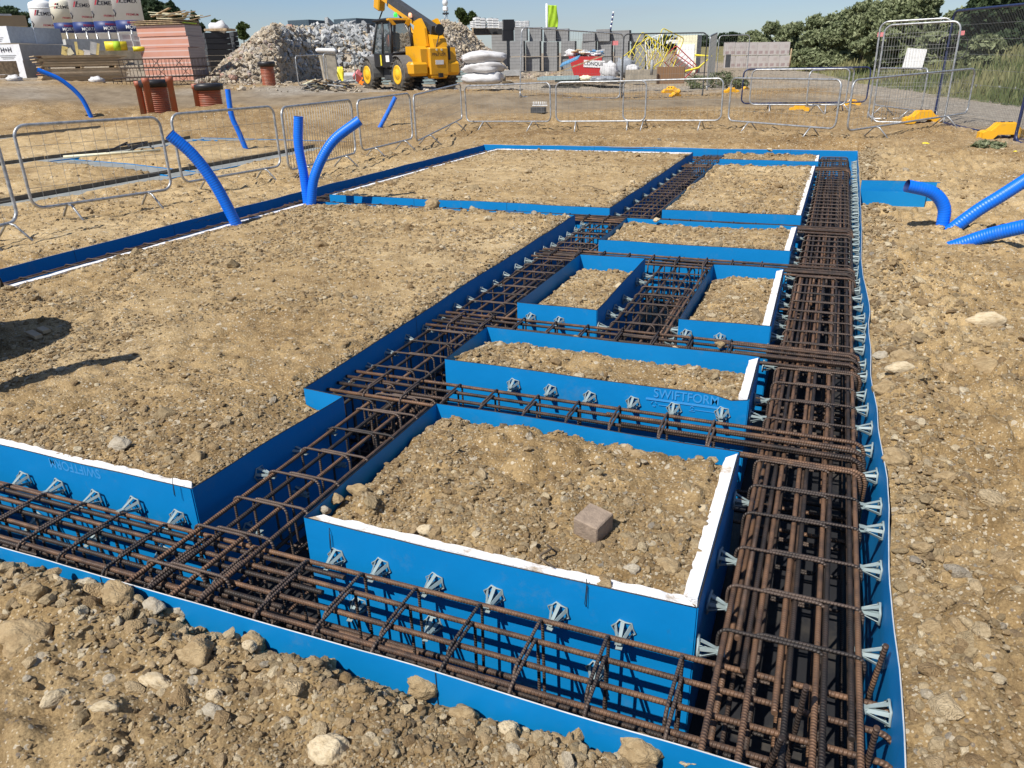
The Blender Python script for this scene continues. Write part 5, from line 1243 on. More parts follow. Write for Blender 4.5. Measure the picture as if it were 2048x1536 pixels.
# ---------------------------------------------------------------- mortar silos
def silo(px, w_px, s, top_y, band_top, band_bot, label, cream=False):
    p, v, r, k = frame_at(px, band_bot, s); R_ = w_px*k/2; zb = p.z; zt = at_s(px, top_y, s).z if top_y > -50 else zb+6.2
    zband = at_s(px, band_top, s).z; ground = float(tz(p.x, p.y)); C = Vector((p.x, p.y, ground)); C += v*R_
    t = thing('mortar_silo', label, 'silo', C, group='white mortar silos'); H_ = zt-ground; B = zb-ground; N = zband-ground
    w_ = 'silocream' if cream else 'silo'
    mb = MB().mat(w_); mb.lathe([(R_, N), (R_, H_-.35), (R_*.97, H_-.12), (R_*.9, H_), (.3, H_+.25), (.01, H_+.25)], n=36)
    mb.lathe([(R_*1.012, H_-.50), (R_*1.012, H_-.40)], n=36); mb.build('barrel', t)
    MB().mat('navy').lathe([(R_*1.001, B), (R_*1.001, N)], n=36).build('navy_band', t)
    mb = MB().mat(w_); mb.lathe([(.25, max(.5, B-2.2)), (R_*.98, B-.02), (R_*1.01, B), (R_*1.0, B+.001)], n=30); mb.build('cone', t)
    mb = MB().mat('galv')
    for a in (.8, 2.4, 3.9, 5.5): mb.bar((math.cos(a)*R_*.95, math.sin(a)*R_*.95, 0), (math.cos(a)*R_*.95, math.sin(a)*R_*.95, B+.1), .07)
    mb.build('legs', t)
    az = math.atan2(-v.y, -v.x)
    def wrap(q, offx, z, sc=1.0):       # bends lettering round the barrel
        ang = az+(q.x*sc+offx)/R_; return Vector((math.cos(ang)*R_*1.012, math.sin(ang)*R_*1.012, z+q.y*sc))
    m1 = MB(); u = w_px*k/56
    put_text(m1, 'CEMEX', 11*u, lambda q: wrap(q, 5*u, N+35*u), 'ink')
    V_, F_ = [], []
    for i, mm in enumerate(('hred', 'ink')):
        m1.mat(mm); n = len(m1.v); x0 = -20*u+i*5*u
        for a_, b_ in ((0, 0), (3.6*u, 0), (9*u, 12*u), (5.4*u, 12*u)):
            m1.v.append(tuple(wrap(Vector((a_, b_, 0)), x0, N+32*u)))
        m1.face((n, n+1, n+2, n+3))
    put_text(m1, 'PREMIUM', 6*u, lambda q: wrap(q, 8*u, N+10*u), 'hred')
    put_text(m1, 'PREMIUM', 6.5*u, lambda q: wrap(q, 8*u, B+16.5*u), 'hred'); put_text(m1, 'MORTAR', 9.5*u, lambda q: wrap(q, 9*u, B+8.5*u), 'white')
    m1.mat('ink'); 
    m1.tube([wrap(Vector((0, 0, 0)), -R_*1.15, N+8*u), wrap(Vector((0, 0, 0)), -R_*.98, N+13*u), wrap(Vector((0, 0, 0)), -R_*1.2, N+20*u)], .05, 5)
    m1.build('lettering', t); return t
silo(97, 46, 82, 4, 60, 76, 'leftmost white mortar silo, its domed top just in view')
silo(136, 44, 78, 0, 45, 66, 'cream stained mortar silo, second from the left', True)
silo(175, 46, 74, -60, 43.5, 66, 'middle one of the five mortar silos, navy band below')
silo(219, 50, 69, -60, 42, 65, 'white mortar silo, second from the right')
silo(264, 54, 64, -60, 40, 63, 'rightmost and nearest white mortar silo')

# ---------------------------------------------------------------- wrapped block packs on the left
GP = 'white wrapped aircrete block packs at the left'
def hpack(px, yt, yb, s, wR, wL, label, text=True):
    p, v, r, k = frame_at(px, yb, s); h = at_s(px, yt, s).z-p.z; t = thing('block_pack', label, 'block pack', p, group=GP)
    mb = MB(); a = R(48); P, dR, dL = cbox(mb, p, v, r, a, wR, wL, h, 'shadegrey', 'wrapw', 'wrapw'); mb.build('wrapping', t, True)  # grey right face: shade on the white wrapping put into its colour
    if text:
        m1 = MB(); O = p+dL*wL*.5+Vector((0, 0, h*.66)); face_text(m1, 'H+H', h*.42, O, -dL, 'ink', .015); m1.mat('grey')
        for q in range(3): c = p+dL*wL*.5+Vector((0, 0, h*(.34-.1*q))); n_ = (-dL).cross(Vector((0, 0, 1))); an = math.atan2(dL.y, dL.x); m1.box(c+n_*.012, (wL*(.6-.1*q), .004, h*.03), (0, 0, an))
        m1.build('lettering', t, True)
    return t
hpack(21, 52, 86, 38.5, 1.45, 1.3, 'wrapped block pack in the upper row, cut by the left edge')
hpack(75, 55, 88, 39.5, 1.45, 1.3, 'wrapped block pack in the upper row, right of the first', False)
hpack(96, 89, 119, 38.2, 1.5, 1.3, 'wrapped block pack behind the timber, second in the middle row', False)
hpack(46, 88, 121, 36.6, 1.45, 1.25, 'wrapped block pack with big black letters, middle row')
hpack(54, 121, 156, 36.6, 1.35, 1.25, 'wrapped block pack at the bottom beside the timber stack')
def simple(px0, px1, yt, yb, s, dep, mR, mL, mT, a, name, label, cat, share=.6, group=None, pallet=False, kind=None):
    """share = part of the apparent width taken by the right face"""
    pxc = px0+(px1-px0)*(1-share); p, v, r, k = frame_at(pxc, yb, s); h = at_s(pxc, yt, s).z-p.z; A = (px1-px0)*k
    wR = A*share/max(.05, math.cos(a)); wL = max(.02, A*(1-share)/max(.05, math.sin(a))) if a > .02 else dep
    mb = MB(); z0 = 0
    if pallet:
        for i in range(3): cbox(mb, p, v, r, a, wR, wL, .02, 'wood', z0=.0) if i == 0 else None
        cbox(mb, p+v*.02, v, r, a, wR*.97, wL*.97, .12, 'wood'); z0 = .13
    cbox(mb, p, v, r, a, wR, wL, h-z0, mR, mL, mT, z0=z0)
    return local(mb, name, label, cat, p, group, kind)
def board_stack(px0, px1, yt, yb, s, name, label):
    p, v, r, k = frame_at(px0, yb, s); L = (px1-px0)*k; h = at_s(px0, yt, s).z-p.z; t = thing(name, label, 'timber', p)
    n = 26; mb = MB()
    for i in range(n):
        z = h*i/n+(.05 if i > n*.53 else 0); th = h/n*.8; j = random.uniform(-.16, .12); cbox(mb, p+r*(j+.4)+v*random.uniform(-.02, .02), v, r, R(7), L-.5+random.uniform(-.05, .05), 1.25, th, 'ply' if i % 3 else 'plytop', 'terracotta' if random.random() < .3 else 'plytop', 'plytop', z0=z)
    mb.build('boards', t, True)
    m2 = MB(); 
    for q in (.15, .5, .85): cbox(m2, p+r*L*q, v, r, R(7), .1, 1.3, .05, 'wood', z0=h*.535)
    m2.build('bearers', t, True); return t
board_stack(66, 250, 114, 166, 35, 'timber_stack', 'low wide stack of sawn boards in two bundles at the left')
# pallet of brown goods at far left
simple(-14, 36, 122, 157, 34.6, 1, 'wood', 'terracotta', 'wood', R(30), 'crate', 'brown wooden crate on a pallet at the far left edge', 'crate', .7, pallet=True)
simple(-40, 46, 29, 52, 46, 1, 'ply', 'insul', 'insul', R(20), 'insulation_pack', 'yellow topped insulation pack above the left block packs', 'insulation pack', .8)
simple(-60, 14, 26, 30, 45.8, 1, 'whitebag', 'whitebag', 'whitebag', R(20), 'white_cover', 'crumpled white cover on the yellow insulation pack', 'cover', .8)
simple(132, 296, 78, 120, 41, 2.0, 'grey', 'lgrey', 'lgrey', R(8), 'wrapped_pack', 'grey film wrapped pack behind the yellow roll', 'pack', .95)
simple(196, 300, 101, 122, 37, 1.4, 'conc_edge', 'conc_edge', 'cream', R(6), 'concrete_block', 'long low pale concrete unit under the yellow rolls', 'concrete unit', .97)
for i, (x0, x1, y0, y1) in enumerate(((238, 262, 68, 82), (262, 282, 68, 83), (244, 266, 81, 95), (266, 288, 82, 95), (282, 292, 67, 95))):
    simple(x0, x1, y0, y1, 40.5-i*.05, .8, 'packr', 'whitebag', 'whitebag', R(10), 'bag_pack', ['upper left maroon and white wrapped pack below the silos', 'upper middle maroon and white wrapped pack below the silos', 'lower left maroon and white wrapped pack below the silos', 'lower right maroon and white wrapped pack below the silos', 'maroon and white pack touching the pink brick pack'][i], 'pack', .9, 'maroon and white wrapped packs below the silos')
p, v, r, k = frame_at(232, 92, 36.6)
mb = MB().mat('hiyellow'); mb.tube([p-r*20*k, p+r*20*k], 8.5*k, 16).mat('ink').tube([p+r*20.2*k, p+r*20.5*k], 5*k, 12).mat('lime').tube([p-r*5*k, p+r*8*k], 8.7*k, 16); local(mb, 'insulation_roll', 'big yellow and green insulation roll lying on the concrete unit', 'roll', p)
p, v, r, k = frame_at(276, 98, 36.6); mb = MB().mat('hiyellow'); mb.tube([p-r*9*k, p+r*12*k], 4.5*k, 14); local(mb, 'insulation_roll', 'small yellow roll right of the big one', 'roll', p)
p, v, r, k = frame_at(170, 110, 35.9); mb = MB()
for dx, dy, w_, h_, m, an in ((-34, 8, 10, 16, 'insul', .3), (-26, 6, 12, 12, 'cream', -.4), (-12, 12, 5, 24, 'insul', .05), (-6, 4, 10, 10, 'insul', .4), (18, 12, 12, 22, 'lgrey', .25), (25, 10, 5, 22, 'insul', .3), (4, 4, 12, 10, 'whitebag', .2)):
    mb.mat(m).box(p+r*dx*k+Vector((0, 0, dy*k)), (w_*k, .5, h_*k), (0, an, -math.atan2(v.x, v.y)))
local(mb, 'insulation_offcuts', 'heap of white and yellow insulation offcuts on top of the timber', 'offcuts', p)
# wrapped brick pack, pink film
def brick_tower(px0, pxc, px1, yt, yb, s):
    p, v, r, k = frame_at(pxc, yb, s); h = at_s(pxc, yt, s).z-p.z; t = thing('brick_pack', 'tall stack of orange bricks in pink film, topped with green pallets', 'brick pack', p); n = 5
    a = R(62)
    for i in range(n):
        mb = MB(); j = random.uniform(-.03, .03); cbox(mb, p+r*j, v, r, a, (px1-pxc)*k/math.cos(a), (pxc-px0)*k/math.sin(a), h/n*.965, 'brickshade', 'brickwrap', 'pink', z0=h*i/n); mb.build('brick_layer', t, True)  # right face coloured darker to paint the shaded side of the pack
    mb = MB()
    for i in range(3): cbox(mb, p-r*.1-v*.05, v, r, a, (px1-pxc)*k/math.cos(a)*1.05, (pxc-px0)*k/math.sin(a)*1.05, .03, 'wood', z0=h+.01+.065*i)
    for q in range(5): c = p+(-r*math.sin(a)+v*math.cos(a))*((pxc-px0)*k/math.sin(a)*q/4); cbox(mb, c, v, r, a, 1.0, .09, .035, 'lime', z0=h+.04); 
    mb.build('pallet', t, True)
    mb = MB()
    for q in range(16): mb.mat('cream' if q % 2 else 'wood').box(p+r*random.uniform(-.9, .6)+v*random.uniform(.2, 1.2)+Vector((0, 0, h+.26+random.uniform(0, .2))), (random.uniform(.6, 1.4), .12, .03), (0, random.uniform(-.2, .1), random.uniform(-.8, .8)))
    mb.build('loose_laths', t, True)
brick_tower(300, 389, 420, 48, 160, 35.6)
# black crates
for i, (x0, x1, y0, y1, lb) in enumerate(((408, 470, 64, 114, 'black plastic crate stack right of the pink brick pack'), (462, 484, 62, 100, 'narrow black crate stack next to the rubble heap'))):
    pxc = x0+14; p, v, r, k = frame_at(pxc, y1+30, 41+i); h = at_s(pxc, y0, 41+i).z-p.z; mb = MB(); n = 7
    for q in range(n): cbox(mb, p+r*random.uniform(-.02, .02), v, r, R(12), (x1-pxc)*k, 1.2, h/n*.9, 'black', 'dark', 'dark', z0=h*q/n)
    local(mb, 'crate_stack', lb, 'crates', p)
p, v, r, k = frame_at(440, 60, 41.5); mb = MB().mat('wood').box(p, (1.1, 1, .1), (0, 0, .3)); mb.mat('whitebag').ell(p+Vector((0, 0, .1)), (.5, .4, .28), 12, 8, lambda d: 1+.2*math.sin(5*d.x+3*d.y)); local(mb, 'sack', 'crumpled white sack on top of the black crates', 'sack', p)
# stacked reinforcement cages
def yard_cage(px0, px1, yt, yb, s, label):
    p, v, r, k = frame_at(px0, yb, s); L = (px1-px0)*k; h = at_s(px0, yt, s).z-p.z; mb = MB().mat('rebar'); D = .5
    for dv in (0, D):
        for z in (0, h): mb.bar(p+v*dv+Vector((0, 0, z)), p+v*dv+r*L+Vector((0, 0, z)), .016, 5)
    n = int(L/.13)
    for i in range(n+1):
        x = L*i/n+random.uniform(-.02, .02)
        for dv in (0, D): mb.tube([p+r*x+v*dv, p+r*(x+random.uniform(-.02, .02))+v*dv+Vector((0, 0, h))], .009, 4, smooth=False)
    for q in range(2): x = L*(.35+.25*q); mb.bar(p+r*x, p+r*(x+h)+Vector((0, 0, h)), .01, 4).bar(p+r*(x+h), p+r*x+Vector((0, 0, h)), .01, 4)
    local(mb, 'spare_rebar_cage', label, 'rebar cage', p, 'spare rebar cages stacked in the yard')
yard_cage(240, 412, 119, 136, 33.4, 'topmost rusty cage of the pile in front of the pink brick pack')
yard_cage(246, 430, 137, 155, 33.1, 'middle rusty cage of the pile in front of the pink brick pack')
yard_cage(230, 433, 157, 174, 32.8, 'bottom rusty cage of the pile in front of the pink brick pack')
for px, py, lb in ((195, 166, 'white plastic bag on the ground by the timber stack'), (30, 163, 'crumpled pale wrapping on the ground at the far left')):
    p = hit(px, py); k = mpp(p); o = local(MB().mat('whitebag').ell(p+Vector((0, 0, 4*k)), (16*k, 14*k, 8*k), 16, 10, lambda d: 1+.25*math.sin(7*d.x+2)*math.cos(6*d.y+5*d.z)), 'plastic_bag', lb, 'bag', p)

# ---------------------------------------------------------------- inspection chambers
def chamber(px, yb, yt, w_px, label, pipes=()):
    p = hit(px, yb); v = Vector((p.x, p.y, 0)).normalized(); r = Vector((v.y, -v.x, 0)); k = mpp(p); h = (yb-yt)*k*1.02; Rr = w_px*k/2
    t = thing('inspection_chamber', label, 'drain chamber', p, group='terracotta plastic inspection chambers')
    mb = MB().mat('terracotta'); prof = []
    n = int(h/.045)
    for i in range(n+1): z = -.2+(h+.1)*i/n; prof += [(Rr, z), (Rr, z+.018), (Rr*.94, z+.024), (Rr*.94, z+.038)]
    mb.lathe(prof, n=24); mb.build('riser', t)
    MB().mat('black').lathe([(Rr*1.22, h-.12), (Rr*1.25, h-.02), (Rr*1.25, h+.04), (Rr*.9, h+.07), (.01, h+.07)], n=24).build('cover', t)
    for (dx, dv, hh) in pipes:
        c = r*dx*k+v*dv; q = h*hh
        MB().mat('terracotta').lathe([(.082, -.3), (.082, q), (.098, q+.002), (.098, q+.14), (.07, q+.14), (.065, q-.1)], c=c, n=16).build('pipe', t)
    return t
chamber(322, 238, 171, 46, 'terracotta chamber with black lid and three clay coloured pipes round it', ((-29, .05, .90), (-14, -.62, .98), (28, -.6, 1.0)))
chamber(424, 222, 176, 46, 'leaning terracotta chamber with black lid, right of the one with pipes', ((-24, -.1, .9),))
chamber(539, 172, 131, 27, 'small terracotta chamber standing before the rubble heap')

# ---------------------------------------------------------------- rubble heap
SIL = [(395, 168), (415, 152), (450, 122), (480, 100), (505, 78), (540, 56), (566, 44), (600, 52), (640, 50), (690, 48), (720, 47), (760, 55), (810, 66), (850, 52), (875, 41), (905, 38), (930, 44), (955, 70), (985, 100), (1010, 128), (1040, 160)]
sx = [a for a, b_ in SIL]; sy = [b_ for a, b_ in SIL]
nu, nv = 150, 60; HV = np.zeros((nv+1, nu+1, 3))
for i in range(nu+1):
    px = 395+(1040-395)*i/nu; s0 = hit(px, float(np.interp(px, [395, 560, 615, 690, 1000, 1040], [168, 168, 158, 150, 152, 162])))[:2]; s0 = math.hypot(*s0)+.6; wd = 5.0; sp = s0+wd
    zt = at_s(px, float(np.interp(px, sx, sy)), sp).z
    for j in range(nv+1):
        s = s0-.8+j/nv*(2*wd+2.4); q = at_s(px, 171, s); gz = float(tz(q.x, q.y)); t = (s-s0)/wd
        f_ = 0 if t < 0 else (math.sin(min(t, 1)*math.pi/2)**.9 if t < 1 else math.cos(min((t-1)/1.1, 1)*math.pi/2))
        HV[j, i] = (q.x, q.y, gz-.05+(zt-.22-gz)*max(0, f_))
HV[..., 2] += fbm(HV[..., 0], HV[..., 1], 1.4, 4, 77)*.30*(HV[..., 2] > 1.0)
I = np.arange((nv+1)*(nu+1)).reshape(nv+1, nu+1); F = np.stack([I[:-1, :-1], I[:-1, 1:], I[1:, 1:], I[1:, :-1]], -1).reshape(-1, 4)
MT['heapdirt'] = mat('heap_dirt', (.30, .25, .18), .95, c2=(.42, .36, .28), vscale=2, thr=(.35, .65), bump=1, bscale=8)
me = npmesh('rubble_heap', HV.reshape(-1, 3), F, ['heapdirt']); o = bpy.data.objects.new('rubble_heap', me); COL.objects.link(o); tag(o, 'big heap of demolition rubble behind the yellow machine', 'rubble heap', kind='stuff')
rg = np.random.default_rng(5)
def heap_pts(n, ulo, uhi, vlo=.04, vhi=.62):
    u = rg.uniform(ulo, uhi, n)*nu; v_ = rg.uniform(vlo, vhi, n)*nv; i = u.astype(int).clip(0, nu-1); j = v_.astype(int).clip(0, nv-1); fu = (u-i)[:, None]; fv = (v_-j)[:, None]
    return (HV[j, i]*(1-fu)+HV[j, i+1]*fu)*(1-fv)+(HV[j+1, i]*(1-fu)+HV[j+1, i+1]*fu)*fv
def brick_mesh(name, dims, m):
    mb = MB().mat(m); mb.box((0, 0, 0), dims, bev=min(dims)*.08); return mb.mesh(name)
chunks = [rock_mesh('chunk', 500+i, 1, 'rubble_tan' if i % 2 else 'rubble', random.uniform(.5, .9), .35, 8) for i in range(6)]+[brick_mesh('chunk', (1.6, .9, .6), 'rubble_tan'), brick_mesh('chunk', (2.4, .35, .25), 'rubble'), brick_mesh('chunk', (1.5, 1.1, .25), 'rubble_tan')]
P = heap_pts(12000, 0, 1); n = len(P); sz = np.clip(.07*np.exp(rg.normal(0, .62, n)), 0, .19); P[:, 2] += sz*.4
scatter('rubble_pieces', P, rg.uniform(-1.2, 1.2, (n, 3))*[1, 1, 3], np.repeat(sz[:, None], 3, 1), rg.integers(0, 9, n), chunks, 'tan broken masonry pieces covering the rubble heap', 'rubble')
P = np.concatenate([heap_pts(560, .38, .60, .08, .6), heap_pts(130, .28, .44, .08, .35)]); n = len(P); sz = .19*np.exp(rg.normal(0, .25, n)); P[:, 2] += sz*.6
scatter('broken_blocks', P, rg.uniform(-.9, .9, (n, 3))*[1, 1, 3.5], np.repeat(sz[:, None], 3, 1), rg.integers(0, 3, n),
        [brick_mesh('piece', (1.9, .9, .6), 'block_piece'), brick_mesh('piece', (1.2, .9, .6), 'block_piece'), brick_mesh('piece', (2.0, .5, .9), 'block_piece')], 'grey broken building blocks tipped on the middle of the heap', 'broken blocks')
# debris at the foot of the heap
def quad_pts(n, x0, x1, y0, y1):
    Q = [hit(x0+(x1-x0)*i/4, y) for y in (y1, y0) for i in range(5)]; out = []
    for _ in range(n):
        u = rg.uniform(0, 3.999); i = int(u); f = u-i; g_ = rg.random(); a = Q[i].lerp(Q[i+1], f).lerp(Q[5+i].lerp(Q[6+i], f), g_); out.append((a.x, a.y))
    out = np.array(out); return np.stack([out[:, 0], out[:, 1], tz(out[:, 0], out[:, 1])], 1)
P = quad_pts(700, 400, 1060, 163, 184); n = len(P); sz = .045*np.exp(rg.normal(0, .6, n)); P[:, 2] += sz*.3
scatter('scattered_debris', P, rg.uniform(-.6, .6, (n, 3))*[1, 1, 5], np.repeat(sz[:, None], 3, 1), rg.integers(0, 9, n), chunks, 'small debris strewn along the foot of the rubble heap', 'debris')

# ---------------------------------------------------------------- things before the heap
barrier((598, 171), (657, 164), 'barrier angled in front of the heap, left of the white bin', 'none', H=.95, dz=.2, group='two barriers before the rubble heap')
barrier((652, 166), (712, 164), 'barrier straight in front of the dirty white bin', 'none', H=1.0, dz=.2, group='two barriers before the rubble heap')
p = hit(665, 168); v = Vector((p.x, p.y, 0)).normalized(); p = p+v*1.2; k = mpp(p); az = -math.atan2(v.x, v.y)
mb = MB().mat('conc_edge').box((0, 0, .65), (32*k, .7, 1.3), (.0, .0, .05), bev=.05).mat('white').box((-.02, 0, 1.38), (39*k, .85, .16), (.05, .12, 0), bev=.06); o = mb.build('storage_bin'); o.location = p; o.rotation_euler = (0, -.08, az); tag(o, 'dirty white lidded bin standing in the rubble', 'bin')
p = hit(700, 170)+v*.7; mb = MB().mat('lgrey').box((0, 0, .3), (36*k, .5, .26), (.2, 0, .0), bev=.02).box((0, -.1, .1), (38*k, .4, .12), (0, .05, .1), bev=.02); o = mb.build('trough'); o.location = p; o.rotation_euler = (0, 0, az); tag(o, 'grey ribbed plastic trough beside the white bin', 'trough')
p = hit(655, 180); mb = MB()
for q in range(34): mb.mat(random.choice(['wood', 'dark', 'cream', 'grey'])).box((random.uniform(-.75, .75), random.uniform(-.3, .3), random.uniform(.03, .3)), (random.uniform(.3, 1.0), .07, .04), (random.uniform(-.2, .2), random.uniform(-.4, .4), random.uniform(-1, 1)))
o = mb.build('scrap_wood'); o.location = p; o.rotation_euler = (0, 0, az); tag(o, 'jumble of dark scrap wood under the two barriers', 'scrap wood')
p = hit(685, 176); mb = MB().mat('hiyellow').sheet([(-.12, 0, 0), (.12, 0, .0), (.02, .1, .75), (-.22, .1, .75)], 6, 10, lambda q, a, b_: q+Vector((0, .06*math.sin(9*a+7*b_), 0))); o = mb.build('yellow_cloth'); o.location = p; o.modifiers.new('s', 'SOLIDIFY').thickness = .012; tag(o, 'torn yellow cloth hanging beside the white bin', 'cloth')
p = hit(733, 171); mb = MB().mat('orange').lathe([(.33, 0), (.30, .12), (.20, .42), (.12, .48), (.01, .48)], n=16); mb.mat('pink').box((-.35, 0, .25), (.4, .25, .35), (.2, .5, .2)); o = mb.build('orange_bucket'); o.location = p; o.rotation_euler = (.5, .4, .3); tag(o, 'orange and pink plastic scrap lying by the front wheel of the machine', 'plastic scrap')
# teal frames laid behind the machine
for i, (px, py, L, lb) in enumerate(((800, 172, 3.4, 'pale green steel frames stacked flat behind the machine'), (905, 168, 2.6, 'pale green frames stacked right of the machine'))):
    p = hit(px, py); p = p+v*1.5; mb = MB().mat('teal')
    for q in range(5): mb.box((random.uniform(-.1, .1), 0, .05+q*.1), (L, .9, .05), (0, 0, random.uniform(-.03, .03))).box((0, -.45, .08+q*.1), (L*.96, .03, .06))
    o = mb.build('racking_stack'); o.location = p; o.rotation_euler = (0, 0, az); tag(o, lb, 'steel frames')
# white sacks
p, v, r, k = frame_at(971, 167, 26.9); t = thing('white_sacks', 'three plump white sacks piled up right of the yellow machine', 'sacks', p)
for i in range(3):
    mb = MB().mat('whitebag'); mb.ell(Vector((random.uniform(-.04, .04), 0, .17+.31*i)), (.66+.03*i, .45, .19), 24, 14, lambda d: (1+.10*math.sin(5*d.x+i)+.09*math.cos(6*d.y+3*d.z+2*i)+.04*math.sin(17*d.x+9*d.z))*(abs(d.x)**4+abs(d.y)**4+abs(d.z)**4+.0)**-.16)
    o = mb.build('sack', t); o.rotation_euler = (0, random.uniform(-.05, .05), -math.atan2(v.x, v.y))

# ---------------------------------------------------------------- telehandler
def telehandler():
    a = hit(806, 182); rz = R(57); Q = Matrix.Rotation(rz, 3, 'Z'); org = a-Q @ Vector((-1.02, -1.45, 0))*.9
    t = thing('telehandler', 'yellow telescopic handler with raised boom, seen from behind, in front of the rubble', 'telehandler', org, rz)
    for (x, y, nm) in ((-1.0, -1.45, 'l'), (1.0, -1.45, 'r'), (-1.0, 1.35, 'l'), (1.0, 1.35, 'r')):
        Rw = .60; W = .42; sx_ = -1 if x < 0 else 1; mb = MB().mat('rubber')
        prof = [(.34, -W/2), (.50, -W/2), (.57, -W/2+.05), (.595, -W/2+.10), (.595, W/2-.10), (.57, W/2-.05), (.50, W/2), (.34, W/2)]
        mb.lathe(prof, c=(0, 0, 0), n=36, axis='x')
        for q in range(22):
            an = q*2*math.pi/22
            for s in (-1, 1): mb.box((s*.11, math.cos(an+s*.07)*.612, math.sin(an+s*.07)*.612), (.22, .07, .06), (an+s*.07-math.pi/2, 0, s*.35))
        o = mb.build('wheel', t); o.location = (x, y, Rw)
        rm = MB().mat('wheel'); rm.lathe([(.355, -.14), (.355, .225), (.33, .235), (.28, .214), (.16, .216), (.14, .25), (.01, .25)] if sx_ > 0 else [(.355, .14), (.355, -.225), (.33, -.235), (.28, -.214), (.16, -.216), (.14, -.25), (.01, -.25)], n=28, axis='x')
        rm.build('rim', o)
    mb = MB().mat('dark'); mb.box((0, 0, .72), (1.0, 3.9, .38), bev=.03).box((0, -1.45, .6), (1.7, .22, .22)).box((0, 1.35, .6), (1.7, .22, .22)).box((-.62, -.1, .62), (.5, 1.1, .45), bev=.03).box((-.95, .0, .42), (.3, .45, .04)).box((-.98, -.45, .55), (.25, .3, .03)); mb.build('chassis', t)
    mb = MB().mat('jcb')       # rear body and counterweight
    mb.box((-.72, -2.22, .80), (.78, .52, .52), bev=.10).box((.72, -2.22, .80), (.78, .52, .52), bev=.10).box((.12, -2.20, 1.05), (.86, .62, 1.02), bev=.05).box((.12, -2.30, .58), (.75, .4, .3), bev=.06)
    mb.prism([(-2.35, 1.55), (-2.25, 1.85), (-1.95, 2.02), (-1.5, 2.12), (-.9, 2.15), (-.9, 1.2), (-2.35, 1.2)], 'x', .02, .62)
    mb.prism([(-2.42, .85), (-2.38, 1.50), (-2.15, 1.62), (-1.15, 1.62), (-1.15, .85)], 'x', -.62, -.30)
    mb.prism([(-2.42, .85), (-2.30, 1.55), (-1.2, 1.62), (-.2, 1.45), (-.2, .85)], 'x', .55, .98)
    mb.prism([(-2.0, 1.6), (-1.9, 2.25), (-1.55, 2.62), (-1.15, 2.55), (-.85, 1.9), (-.85, 1.6)], 'x', -.12, -.02).prism([(-2.0, 1.6), (-1.9, 2.25), (-1.55, 2.62), (-1.15, 2.55), (-.85, 1.9), (-.85, 1.6)], 'x', .62, .72)
    mb.build('body', t)
    mb = MB().mat('black').box((-.22, -2.44, 1.15), (.14, .1, .75), bev=.02).box((.62, -2.40, 1.35), (.12, .1, .5), bev=.02).box((.12, -2.56, .55), (.16, .12, .16)); mb.build('vents', t)
    mb = MB().mat('white').box((.12, -2.525, 1.02), (.36, .012, .16)); mb.build('sticker', t)
    m1 = MB(); put_text(m1, 'PP63 USX', .15, lambda q: Vector((.12+q.x, -2.518, 1.30+q.y)), 'ink'); m1.build('number_plate', t)
    for x in (.02, .24): MB().mat('cream').tube([(x, -2.53, 1.47), (x, -2.50, 1.47)], .04, 10).build('tail_lamp', t)
    for (x, y) in ((-1.02, -1.45), (1.02, -1.45), (-1.02, 1.35), (1.02, 1.35)):
        mb = MB().mat('guard'); P = [(.72*math.cos(R(a_)), .72*math.sin(R(a_))) for a_ in (188, 175, 160, 145, 130, 115, 100, 85, 72) ]
        P = [(-c if y > 0 and False else c, s_) for c, s_ in P]
        for (y1, z1), (y2, z2) in zip(P[:-1], P[1:]):
            n = len(mb.v)
            for xx in (-.24, .24):
                for (yy, zz) in ((y1, z1), (y2, z2), (y2*.95, z2*.95), (y1*.95, z1*.95)): mb.v.append((x+xx, y+yy, .60+zz))
            for f in ((0, 1, 5, 4), (1, 2, 6, 5), (2, 3, 7, 6), (3, 0, 4, 7), (3, 2, 1, 0), (4, 5, 6, 7)): mb.face([n+i for i in f])
        mb.build('mudguard', t)
    # cab on the left side
    c = MB().mat('black'); X0, X1, Y0, Y1, Z0, Z1 = -1.12, -.18, -.95, .75, .95, 2.55
    c.box(((X0+X1)/2, (Y0+Y1)/2, 1.15), (X1-X0, Y1-Y0, .55), bev=.03)
    pil = [((X0, Y0, 1.4), (X0+.08, Y0+.12, Z1)), ((X1, Y0, 1.4), (X1-.04, Y0+.12, Z1)), ((X0, Y1, 1.4), (X0+.1, Y1-.35, Z1)), ((X1, Y1, 1.4), (X1-.04, Y1-.35, Z1)), ((X0, -.15, 1.4), (X0+.08, -.15, Z1))]
    for p_, q_ in pil: c.tube([p_, q_], .055, 8)
    for p_, q_ in ((pil[0][1], pil[1][1]), (pil[2][1], pil[3][1]), (pil[0][1], pil[2][1]), (pil[1][1], pil[3][1]), (pil[0][0], pil[1][0])): c.tube([p_, q_], .055, 8)
    cab = c.build('cab', t)
    g = MB().mat('glass')
    def pane(a_, b_, c_, d_): n = len(g.v); g.v.extend([a_, b_, c_, d_]); g.face((n, n+1, n+2, n+3))
    pane(pil[0][0], pil[1][0], pil[1][1], pil[0][1]); pane(pil[0][0], pil[2][0], pil[2][1], pil[0][1]); pane(pil[1][0], pil[3][0], pil[3][1], pil[1][1]); pane(pil[2][0], pil[3][0], pil[3][1], pil[2][1])
    go = g.build('window', cab)
    mb = MB().mat('black').box((-.65, -.05, 2.62), (1.0, 1.35, .10), bev=.04).mat('jcb').prism([(-1.14, 2.60), (-.98, 2.60), (-.80, 2.42), (-.98, 2.40)], 'y', -.90, -.84).prism([(-.34, 2.60), (-.16, 2.60), (-.24, 2.38), (-.42, 2.46)], 'y', -.90, -.84).box((-.65, -.78, 2.60), (.98, .2, .09), bev=.03)
    mb.build('roof', cab)
